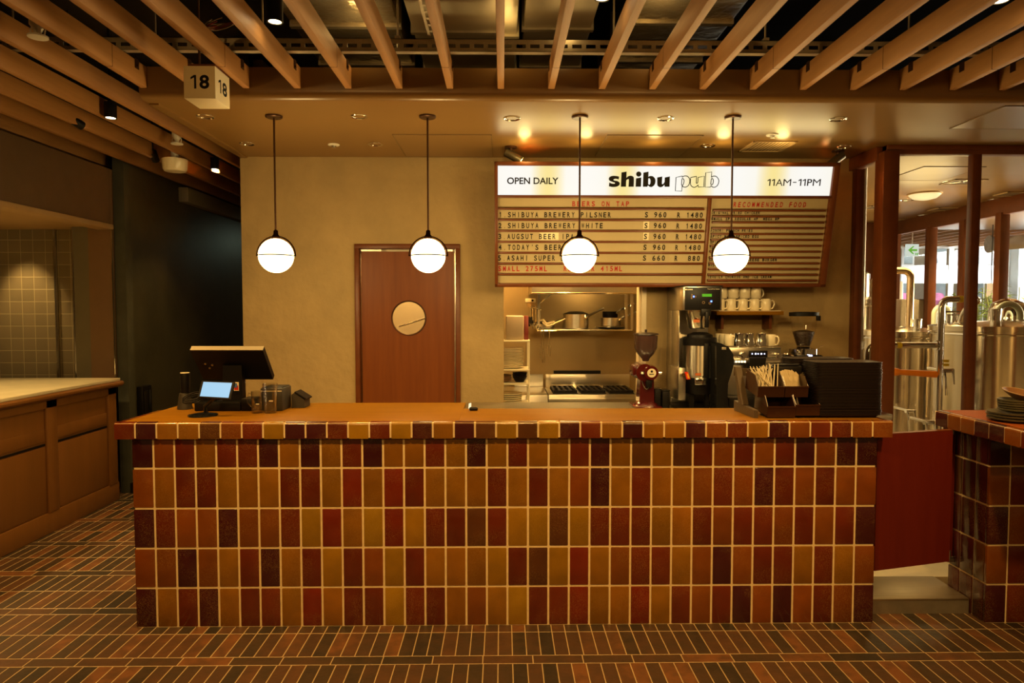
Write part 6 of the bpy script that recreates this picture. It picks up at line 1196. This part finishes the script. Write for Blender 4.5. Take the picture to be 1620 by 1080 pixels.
# ---------------------------------------------------------------- brew room
m = MB(); m.box(2.0, 5.0, 10.2, 10.3, 0, 2.8); struct(m.build('wall_brew_back', mat('tan_brick_wall', (0.52, 0.42, 0.26), 0.7, vary=0.08, stretch=(1, 1, 12))))
m = MB(); m.box(2.79, 2.95, YW + 0.16, 10.2, 0, 2.8); struct(m.build('wall_brew_left', M_WHITE))
for (px, py, e) in ((1440, 316, 30), (1590, 330, 30), (1500, 375, 24)): q = P(px, py, Z=2.76); lamp('SPOT', 'brew_room_light', (q.x, q.y, 2.74), e*2.6, (1.0, 0.70, 0.30), (q.x, q.y, 0), 0.06, 122, 0.9)
M_TANK = brushed('polished_tank_steel', (0.70, 0.62, 0.48), 0.20, 0.9)
def tank(name, lb, cx, cy, r, zt, z0=0.35, legs=True, rim=True):
    t = thing(name, lb, 'tank', (cx, cy, 0.078), 0, 'brewing tanks behind the glass'); m = MB(t); m.lathe((cx, cy, 0), [(0, z0 - 0.12), (r*0.5, z0 - 0.08), (r, z0), (r, zt - 0.05), (0, zt - 0.05)], 56); m.build('vessel', M_TANK)
    m = MB(t); m.lathe((cx, cy, 0), [(r, zt - 0.055), (r + 0.018, zt - 0.05), (r + 0.018, zt - 0.005), (r, zt), (r*0.6, zt + 0.03), (0, zt + 0.045)], 56); m.build('lid', M_TANK)
    m = MB(t); m.tube([(cx + (r + 0.012)*math.cos(q), cy + (r + 0.012)*math.sin(q), zt - 0.075) for q in [i*2*PI/56 for i in range(56)]], 0.009, 8, closed=True); m.build('clamp_ring', M_CHROME)
    for k in range(4): q = PI/4 + k*PI/2; m = MB(t); m.cyl((cx + r*0.8*math.cos(q), cy + r*0.8*math.sin(q), 0.078), (cx + r*0.8*math.cos(q), cy + r*0.8*math.sin(q), z0 + 0.05), 0.03, seg=14); m.build('leg', M_TANK)
    return t
TA = (4.5, 6.1, 0.55, P(1590, 522, Y=5.6).z + 0.03); TB = (4.12, 7.0, 0.355, P(1440, 527, Y=6.7).z + 0.02); TC = (4.22, 8.1, 0.235, P(1380, 473, Y=7.9).z)
ta = tank('brewing_tank', 'large polished brewing tank at the right edge behind the glass', *TA); tb = tank('brewing_tank', 'medium polished brewing tank behind the orange-handled pipe', *TB); tc = tank('brewing_tank', 'slim tall brewing tank seen left of the brown corner post', *TC)
m = MB(tc); m.lathe((TC[0] - 0.01, TC[1], 0), [(0.15, TC[3] + 0.03), (0.15, TC[3] + 0.30), (0.13, TC[3] + 0.32), (0, TC[3] + 0.32)], 32); m.build('upper_drum', M_TANK)
m = MB(tc); m.tube(bend([(TC[0] + 0.16, TC[1] - 0.05, TC[3] + 0.02), (TC[0] + 0.16, TC[1] - 0.05, TC[3] + 0.24), (TC[0] + 0.3, TC[1], TC[3] + 0.24)], 0.05), 0.02, 10); m.build('vent_pipe', M_CHROME)
def fit(t, px, py, Y, r, h, nm='funnel_cup'):
    a = P(px, py, Y=Y); m = MB(t); m.lathe((a.x, Y, a.z), [(r*0.45, -h*0.35), (r*0.45, -0.005), (r*0.85, 0.0), (r, h), (r*0.92, h), (r*0.8, 0.008), (0, 0.008)], 20); m.lathe((a.x, Y, a.z - h*0.3), [(r*1.2, 0), (r*1.2, 0.012), (0, 0.012)], 20); m.build(nm, M_CHROME)
fit(ta, 1574, 509, 5.95, 0.048, 0.115); fit(tb, 1451, 520, 6.85, 0.042, 0.10)
for k, (px, nm) in enumerate(((1500, 'valve'), (1509, 'valve'), (1517, 'valve'), (1526, 'valve'))):
    a = P(px, 511, Y=6.2); m = MB(ta); m.cyl((a.x, 6.2, TA[3] + 0.0), (a.x, 6.2, TA[3] + 0.09 + 0.02*(k % 2)), 0.018, seg=12); m.cyl((a.x, 6.2, TA[3] + 0.085), (a.x, 6.2, TA[3] + 0.10), 0.03, seg=12); m.cyl((a.x - 0.04, 6.19, TA[3] + 0.12), (a.x + 0.03, 6.19, TA[3] + 0.12), 0.008, seg=8); m.build(nm, M_CHROME)
a = P(1600, 500, Y=6.3); m = MB(ta); m.lathe((a.x + 0.08, 6.45, TA[3] + 0.03), [(0.16, 0), (0.16, 0.10), (0.13, 0.17), (0.06, 0.21), (0, 0.22)], 30); m.build('manway_dome', M_CHROME)
m = MB(ta); m.lathe((a.x - 0.02, 6.0, TA[3] + 0.0), [(0.13, 0.0), (0.13, 0.03), (0, 0.03)], 28); m.build('hatch_ring', M_CHROME)
def pipe(lb, pts, r, mt=M_CHROME, bendr=0.07, tape=None, flange=True):
    t = thing('steel_pipe', lb, 'pipe', pts[-1], 0, 'pipes of the brewing tanks'); m = MB(t); m.tube(bend(pts, bendr, 8), r, 14); m.build('pipe_run', mt)
    if flange: m = MB(t); e = Vector(pts[-1]); d = (e - Vector(pts[-2])).normalized(); m.cyl(e - d*0.015, e, r*1.7, seg=18); m.build('flange', mt)
    if tape is not None: m = MB(t); a, b = tape; m.cyl(a, b, r*1.06, seg=16); m.build('yellow_tape', mat('yellow_tape', (0.75, 0.55, 0.01), 0.5, vary=0.03))
a, b, c = P(1385, 428, Y=7.0), P(1441, 430, Y=7.0), P(1437, 520, Y=7.0)
pipe('thick tan steel pipe bending down onto the medium tank', [(a.x, 7.0, a.z), (b.x, 7.0, a.z), (b.x, 7.0, TB[3] + 0.03)], 0.035, mat('warm_steel', (0.72, 0.52, 0.30), 0.22, 1.0, vary=0.05), 0.09)
y5 = 5.45; a, b, c = P(1374, 575, Y=y5), P(1374, 546, Y=y5), P(1482, 546, Y=y5); t1, t2 = P(1418, 546, Y=y5), P(1425, 546, Y=y5)
pipe('horizontal steel pipe with a yellow tape band in front of the medium tank', [(a.x, y5, 0.6), (a.x, y5, b.z), (c.x, y5, b.z)], 0.024, tape=((t1.x, y5, b.z), (t2.x, y5, b.z)))
a, b, c = P(1484, 680, Y=y5 + .06), P(1484, 473, Y=y5 + .06), P(1552, 473, Y=y5 + .06); t1, t2 = P(1516, 473, Y=y5 + .06), P(1523, 473, Y=y5 + .06)
pipe('tall steel pipe rising and arching over onto the large tank', [(a.x, y5 + .06, 0.3), (a.x, y5 + .06, b.z), (c.x, y5 + .06, b.z), (c.x, y5 + .25, TA[3] + 0.14), (c.x, y5 + .30, TA[3] + 0.02)], 0.026, tape=((t1.x, y5 + .06, b.z), (t2.x, y5 + .06, b.z)))
a, b = P(1411, 588, Y=5.40), P(1481, 592, Y=5.40); t = thing('orange_hose', 'orange rubber-gripped bar in front of the medium tank', 'hose', (a.x, 5.4, a.z)); m = MB(t); m.cyl((a.x + 0.03, 5.40, a.z), (b.x, 5.40, b.z), 0.022, 0.027, seg=18); m.build('grip', mat('orange_rubber', (1.0, 0.30, 0.012), 0.5, vary=0.06)); m = MB(t); m.lathe((a.x, 5.40, a.z), [(0, 0), (0.026, 0.002), (0.033, 0.02), (0.028, 0.05), (0.022, 0.06)], 18, axis='X'); m.build('bulb_end', mat('orange_rubber', (0, 0, 0)))
for k, (px, py) in enumerate(((1497, 571), (1497, 577))):
    a = P(px, py, Y=5.48); t = thing('yellow_tag', ('upper yellow tag beside the tall steel pipe', 'lower yellow tag beside the tall steel pipe')[k], 'tag', (a.x, 5.48, a.z), 0, 'yellow tags on the pipe'); m = MB(t); m.box(a.x - 0.022, a.x + 0.022, 5.478, 5.482, a.z - 0.011, a.z + 0.011); m.build('tag_plate', mat('yellow_tape', (0, 0, 0))); m = MB(t); m.cyl((a.x - 0.03, 5.485, a.z), (a.x - 0.018, 5.485, a.z), 0.003, seg=6); m.build('tie', M_STEEL)
def valve(lb, px, py, Y):
    a = P(px, py, Y=Y); t = thing('tank_valve', lb, 'valve', a, 0, 'valves of the brewing tanks'); m = MB(t); m.cyl(a, a + Vector((0, 0.25, 0)), 0.016, seg=12); m.cyl(a + Vector((-0.045, 0, 0)), a + Vector((0.045, 0, 0)), 0.02, seg=14); m.build('body', M_CHROME); m = MB(t); m.tube([a + Vector((-0.03, -0.01, -0.01)), a + Vector((-0.035, -0.03, -0.06)), a + Vector((-0.025, -0.03, -0.2))], 0.009, 8); m.build('drop_pipe', M_CHROME); m = MB(t); m.cyl(a + Vector((0.03, -0.02, 0.01)), a + Vector((0.035, -0.035, -0.11)), 0.011, 0.006, seg=10); m.build('lever', M_CHROME)
valve('steel tap on the lower front of the medium tank', 1440, 650, 6.4); valve('steel cross valve low beside the tall steel pipe', 1470, 668, 5.6); valve('small steel valve halfway up beside the yellow tags', 1499, 586, 5.53)
# steel cabinet behind
t = thing('steel_cabinet', 'stainless steel control cabinet standing behind the medium tank', 'cabinet', (5.0, 8.6, 0.078)); a, b = P(1413, 473, Y=8.6), P(1472, 473, Y=8.6); m = MB(t); m.box(a.x, b.x, 8.6, 9.0, 0.078, a.z, 0.005); m.build('body', M_STEEL); m = MB(t); m.box(a.x + 0.10, b.x - 0.03, 8.585, 8.5995, 0.3, a.z - 0.01, 0.002); m.build('door', M_GALV); m = MB(t); q = P(1468, 494, Y=8.58); m.box(q.x - 0.02, q.x + 0.02, 8.56, 8.584, q.z - 0.05, q.z + 0.05, 0.004); m.build('handle', M_CHROME)
M_HOSE = mat('pale_green_hose', (0.62, 0.66, 0.48), 0.45, vary=0.06)
for (lb, px, py, Y, rr, hh) in (('pale hose arching up behind the tall steel pipe', 1489, 520, 7.6, 0.085, 0.30), ('pale hose arching over the large tank lid', 1595, 515, 6.15, 0.11, 0.16)):
    a = P(px, py, Y=Y); t = thing('pale_hose', lb, 'hose', a, 0, 'pale hoses of the brew room'); base = TA[3] if Y < 7 else 0.079
    m = MB(t); m.tube([Vector((a.x - rr, Y, base))] + [Vector((a.x + rr*math.cos(q), Y, a.z + hh*0.55 + rr*math.sin(q))) for q in [PI - i*PI/12 for i in range(13)]] + [Vector((a.x + rr, Y, base))], 0.028, 12); m.build('hose', M_HOSE); m = MB(t); m.cyl((a.x + rr, Y, base), (a.x + rr, Y, base + 0.05), 0.036, seg=14); m.build('coupling', M_CHROME)
# ceiling fittings of the brew room
for i, (x0, x1, y0, y1, py_) in enumerate(((1505, 1594, 273, 283, 0), (1588, 1640, 296, 303, 0), (1478, 1530, 321, 328, 0), (1371, 1400, 318, 325, 0), (1400, 1445, 342, 347, 0))):
    a, b = P(x0 + 8, y1, Z=ZC), P(x1, y0, Z=ZC); c = P((x0+x1)/2 + 12, y0, Z=ZC); w = max(0.3, (b.x-a.x)*0.72); vent(a.x, a.x + w, a.y, max(c.y, a.y + 0.25), ('square air vent behind the mullion of the brew room glass', 'square air vent at the far right of the brew room ceiling', 'square air vent in the middle of the brew room ceiling', 'square air vent seen through the narrow side pane', 'far air vent beside the corner post in the brew room')[i], grp='air vents of the brew room', lmat=mat('brown_louvre', (0.15, 0.095, 0.045), 0.5, vary=0.05))
for i, (px, py) in enumerate(((1506, 287), (1539, 286), (1434, 316), (1575, 316), (1605, 316), (1461, 341), (1486, 341), (1397, 316))):
    a = P(px, py, Z=ZC); o = dup(dl, (a.x, a.y, ZC), label='recessed downlight in the brew room ceiling, ' + ('just left of the glass mullion', 'right behind the glass mullion', 'right beside the corner post', 'left of the pair near the right edge', 'right of the pair near the right edge', 'left of the far pair', 'right of the far pair', 'just left of the corner post')[i], group='downlights of the brew room'); o.scale = (1.5, 1.5, 1.0)
a = P(1463, 306, Z=ZC); lamp('POINT', 'dome_fill_light', (a.x, a.y, 2.32), 5, (1.0, 0.74, 0.30), size=0.3); t = thing('dome_light', 'glowing round dome light on the brew room ceiling', 'lamp', (a.x, a.y, ZC)); m = MB(t); m.lathe((a.x, a.y, ZC), [(0.15, 0), (0.145, -0.02), (0.11, -0.05), (0.05, -0.065), (0, -0.068)], 36); m.build('diffuser', emis('dome_glow', (1.0, 0.78, 0.36), 0.36)); m = MB(t); m.lathe((a.x, a.y, ZC), [(0.16, 0), (0.16, -0.012), (0.15, -0.014), (0.15, 0)], 36); m.build('ring', M_FASCIA)  # point light added below the dome to brighten the ceiling
a, c, b = P(1462, 263, Z=ZC), P(1420, 285, Z=ZC), P(1562, 263, Z=ZC); hatch(a.x, b.x, a.y, c.y, 'ceiling hatch inside the brew room seen through the front pane')
# outer glazing of the brew room and the hall with daylight beyond
WX = 5.35
gz = thing('window_2', 'brown-framed glazing on the far side of the brew room', 'partition', (WX, 8, 0)); gz['kind'] = 'structure'
def yat(px): return (WX*F_PX)/(px - 795.0)
m = MB(gz); m.box(WX, WX + 0.08, 5.06, 9.4, 2.62, 2.799, 0.003); m.box(WX, WX + 0.08, 5.06, 9.4, 0.078, 0.2); m.build('rail', M_FRAME)
for k, (p0, p1) in enumerate(((1466, 1477), (1520, 1531), (1580, 1588), (1640, 1652))): y = (yat(p0)+yat(p1))/2; m = MB(gz); m.box(WX - 0.02, WX + 0.08, y - 0.045, y + 0.045, 0.078, 2.64, 0.003); m.build('post', M_FRAME)
m = MB(gz); m.box(WX - 0.02, WX + 0.08, 9.28, 9.4, 0.078, 2.64); m.build('post', M_FRAME)
m = MB(gz); m.quad((WX + 0.03, 5.1, 0.2), (WX + 0.03, 9.28, 0.2), (WX + 0.03, 9.28, 2.62), (WX + 0.03, 5.1, 2.62)); m.build('glass_pane', M_GLASS)
m = MB(); m.box(4.9, WX + 0.08, 9.4, 9.5, 0, 2.8); struct(m.build('wall_brew_end', M_FRAME))
# hall slats beyond, facade, street
for k in range(14): x = WX + 0.25 + 0.30*k; t = thing('hall_batten', 'wooden batten on the hall ceiling beyond the brew room, %s from the glazing' % ordn[k], 'batten', (x, 13, 2.86), 0, 'battens of the hall beyond'); m = MB(t); m.box(x, x + 0.04, 5.5, 14.0, 2.86, 2.98); m.build('bar', M_SLAT); t['kind'] = 'thing'
FY = 13.6; M_WHITEF = mat('white_window_frame', (0.82, 0.84, 0.82), 0.5, vary=0.02)
fw_ = thing('window_3', 'white framed window front of the hall with a broad white band', 'window', (8, FY, 0)); fw_['kind'] = 'structure'
def FZ(py): return P(1520, py, Y=FY).z
def FX(px): return P(px, 440, Y=FY).x
m = MB(fw_); m.box(4.9, 13, FY, FY + 0.06, FZ(448), FZ(419.5)); m.build('white_band', M_WHITEF)
m = MB(fw_); m.box(4.9, 13, FY - 0.02, FY + 0.06, FZ(393), FZ(388)); m.box(4.9, 13, FY, FY + 0.06, FZ(393) + 0.1, 3.6); m.build('head_rail', M_WHITEF)
for (a, b) in ((1425, 1429), (1500, 1508), (1588, 1596)): m = MB(fw_); m.box(FX(a), FX(b), FY - 0.01, FY + 0.07, 0, FZ(388)); m.build('mullion', M_WHITEF)
m = MB(fw_); m.quad((4.9, FY + 0.03, 0.1), (13, FY + 0.03, 0.1), (13, FY + 0.03, FZ(388)), (4.9, FY + 0.03, FZ(388))); m.build('glass_pane', M_GLASS)
m = MB(); m.box(FX(1596), FX(1619), FY - 0.25, FY - 0.02, 0, 3.6); struct(m.build('wall_pillar', mat('grey_concrete', (0.48, 0.52, 0.52), 0.8, vary=0.06)))
# building across the street
SY = 18.0; bd = thing('street_building', 'grey brown building across the street seen through the hall windows', 'building', (11, SY, 0)); m = MB(bd); m.box(4, 20, SY, SY + 0.5, 0, 8); m.build('wall', mat('taupe_facade', (0.22, 0.175, 0.115), 0.8, vary=0.12))
for k in range(9):
    x = 9.3 + k*0.95; f = MB(bd); f.box(x, x + 0.62, SY - 0.05, SY + 0.01, 2.75, 3.9) ; f.box(x, x + 0.62, SY - 0.05, SY + 0.01, 0.5, 2.35); w = f.build('shop_window', M_WHITEF); m = MB(bd); m.box(x + 0.05, x + 0.57, SY - 0.06, SY - 0.051, 2.82, 3.85); m.box(x + 0.05, x + 0.57, SY - 0.06, SY - 0.051, 0.55, 2.3); m.build('pane', mat('grey_blue_pane', (0.36, 0.44, 0.46), 0.2, vary=0.3, scale=2), w)
    if k in (1, 2, 4): m = MB(bd); m.lathe((x + 0.30, SY - 0.10, 1.55), [(0, 0), (0.17, 0.05), (0.2, 0.3), (0.1, 0.48), (0, 0.5)], 18); m.build('pink_poster', mat('pink_print', (0.75, 0.22, 0.45), 0.5, vary=0.2), w)
lamp('AREA', 'brew_ceiling_fill', (9.5, 8.0, 1.1), 85, (1.0, 0.84, 0.55), (4.5, 7.4, 2.7), sx=3, sy=1.6, spread=75)  # warm area light added in the hall to lift the brew room ceiling
lamp('AREA', 'street_daylight', (10.5, 15.8, 6.5), 300, DAY, (10.5, 17.5, 1.5), sx=12, sy=3)
lamp('AREA', 'hall_window_fill', (10.8, 11.3, 3.3), 150, DAY, (8.6, 13.4, 1.6), sx=4, sy=1.5, spread=115)  # area light added inside the hall to whiten the window frames
# exit sign
a, b = P(1434, 405, Y=10.2), P(1454, 386, Y=10.2); t = thing('exit_sign', 'white and green arrow sign hanging beyond the brew room glazing', 'sign', ((a.x+b.x)/2, 10.2, b.z)); m = MB(t); m.box(a.x, b.x, 10.2, 10.24, a.z, b.z, 0.003); m.build('panel', emis('white_sign_glow', (0.75, 0.85, 0.78), 0.33)); w = b.x-a.x; hh = b.z-a.z
m = MB(t); m.prism([(a.x + w*0.12, 10.197, a.z + hh*0.5), (a.x + w*0.5, 10.197, a.z + hh*0.83), (a.x + w*0.62, 10.197, a.z + hh*0.83), (a.x + w*0.40, 10.197, a.z + hh*0.58), (a.x + w*0.85, 10.197, a.z + hh*0.58), (a.x + w*0.85, 10.197, a.z + hh*0.42), (a.x + w*0.40, 10.197, a.z + hh*0.42), (a.x + w*0.62, 10.197, a.z + hh*0.17), (a.x + w*0.5, 10.197, a.z + hh*0.17)], (0, 0.0025, 0)); m.build('green_arrow', emis('green_sign', (0.14, 0.50, 0.04), 0.33))
m = MB(t)
for k in (0.72, 0.86): m.box(a.x + w*k, a.x + w*(k + 0.07), 10.197, 10.1995, a.z + hh*0.08, a.z + hh*0.27); m.box(a.x + w*k - w*0.02, a.x + w*(k + 0.09), 10.197, 10.1995, a.z + hh*0.16, a.z + hh*0.19)
m.build('small_mark', emis('green_sign', (0, 0, 0), 0)); m = MB(t); m.cyl(((a.x+b.x)/2, 10.22, b.z), ((a.x+b.x)/2, 10.22, 3.6), 0.008, seg=8); m.build('hanger', M_WHITE)
# round hall duct and two tube pendants
a = P(1567, 386, Y=11.0); t = thing('round_duct', 'big round cream duct hung under the hall ceiling beyond the glazing', 'duct', (a.x, 11, a.z)); m = MB(t); m.cyl((a.x, 11.0, a.z), (a.x + 4, 10.4, a.z + 0.25), 0.11, seg=28); m.build('tube', M_FASCIA); m = MB(t); m.cyl((a.x - 0.03, 11.005, a.z), (a.x, 11.0, a.z), 0.14, seg=28); m.build('end_collar', M_GALV)
for lb, px, y0, y1, Y in (('pinkish tube pendant between two glazing posts beyond the brew room', 1568, 448, 471, 9.6), ('cream tube pendant right of the brown corner post', 1422, 445, 473, 9.6)):
    a, b = P(px, y0, Y=Y), P(px, y1, Y=Y); t = thing('tube_pendant', lb, 'lamp', (a.x, Y, a.z), 0, 'tube pendants in the hall'); m = MB(t); m.cyl((a.x, Y, b.z), (a.x, Y, a.z), 0.05, seg=24); m.build('shade', emis('tube_glow', (1.0, 0.68, 0.36), 0.36)); m = MB(t); m.cyl((a.x, Y, a.z), (a.x, Y, 3.6), 0.006, seg=8); m.build('cord', M_BLACK)
# potted bamboo
M_LEAF = mat('bamboo_leaf', (0.22, 0.34, 0.05), 0.5, vary=0.35, scale=3); M_STEMG = mat('green_stem', (0.22, 0.26, 0.08), 0.6, vary=0.2)
def bush(lb, px, Y, zt, w, seed):
    rr = random.Random(seed); x = P(px, 480, Y=Y).x; t = thing('potted_bamboo', lb, 'plant', (x, Y, 0.078), 0, 'leafy plants beyond the glazing')
    m = MB(t); m.lathe((x, Y, 0.078), [(0, 0), (0.16, 0), (0.20, 0.42), (0.18, 0.42), (0.17, 0.36), (0, 0.36)], 24); m.build('pot', M_DARKGREY)
    m = MB(t); lf = MB(t)
    for k in range(9):
        top = Vector((x + rr.uniform(-w, w), Y + rr.uniform(-w, w)*0.6, zt - rr.uniform(0, 0.35))); b0 = Vector((x + rr.uniform(-.08, .08), Y + rr.uniform(-.08, .08), 0.43)); pts = [b0.lerp(top, s) + Vector((0, 0, 0.06*math.sin(s*PI))) for s in (0, .25, .5, .75, 1)]; m.tube(pts, 0.006, 6)
        for q in range(26):
            s = rr.uniform(0.35, 1.0); c = b0.lerp(top, s); L = rr.uniform(0.10, 0.2); an = rr.uniform(0, 2*PI); d = Vector((math.cos(an), math.sin(an)*0.7, rr.uniform(-0.5, 0.35))).normalized(); sd_ = d.cross(Vector((0, 0, 1))).normalized()*rr.uniform(0.010, 0.017); dn = Vector((0, 0, -0.02))
            lf.quad(c, c + d*L*0.4 + sd_, c + d*L + dn, c + d*L*0.4 - sd_)
    m.build('stem', M_STEMG); lf.build('leaves', M_LEAF, smooth=False, recalc=False)
bush('leafy bamboo plant seen between the glass mullion and the next post', 1553, 8.9, 1.98, 0.26, 3); bush('leafy bamboo plant at the right edge beyond the large tank', 1607, 8.3, 1.97, 0.28, 8); bush('leafy bamboo plant low behind the tall steel pipe', 1510, 10.2, 1.9, 0.22, 5)
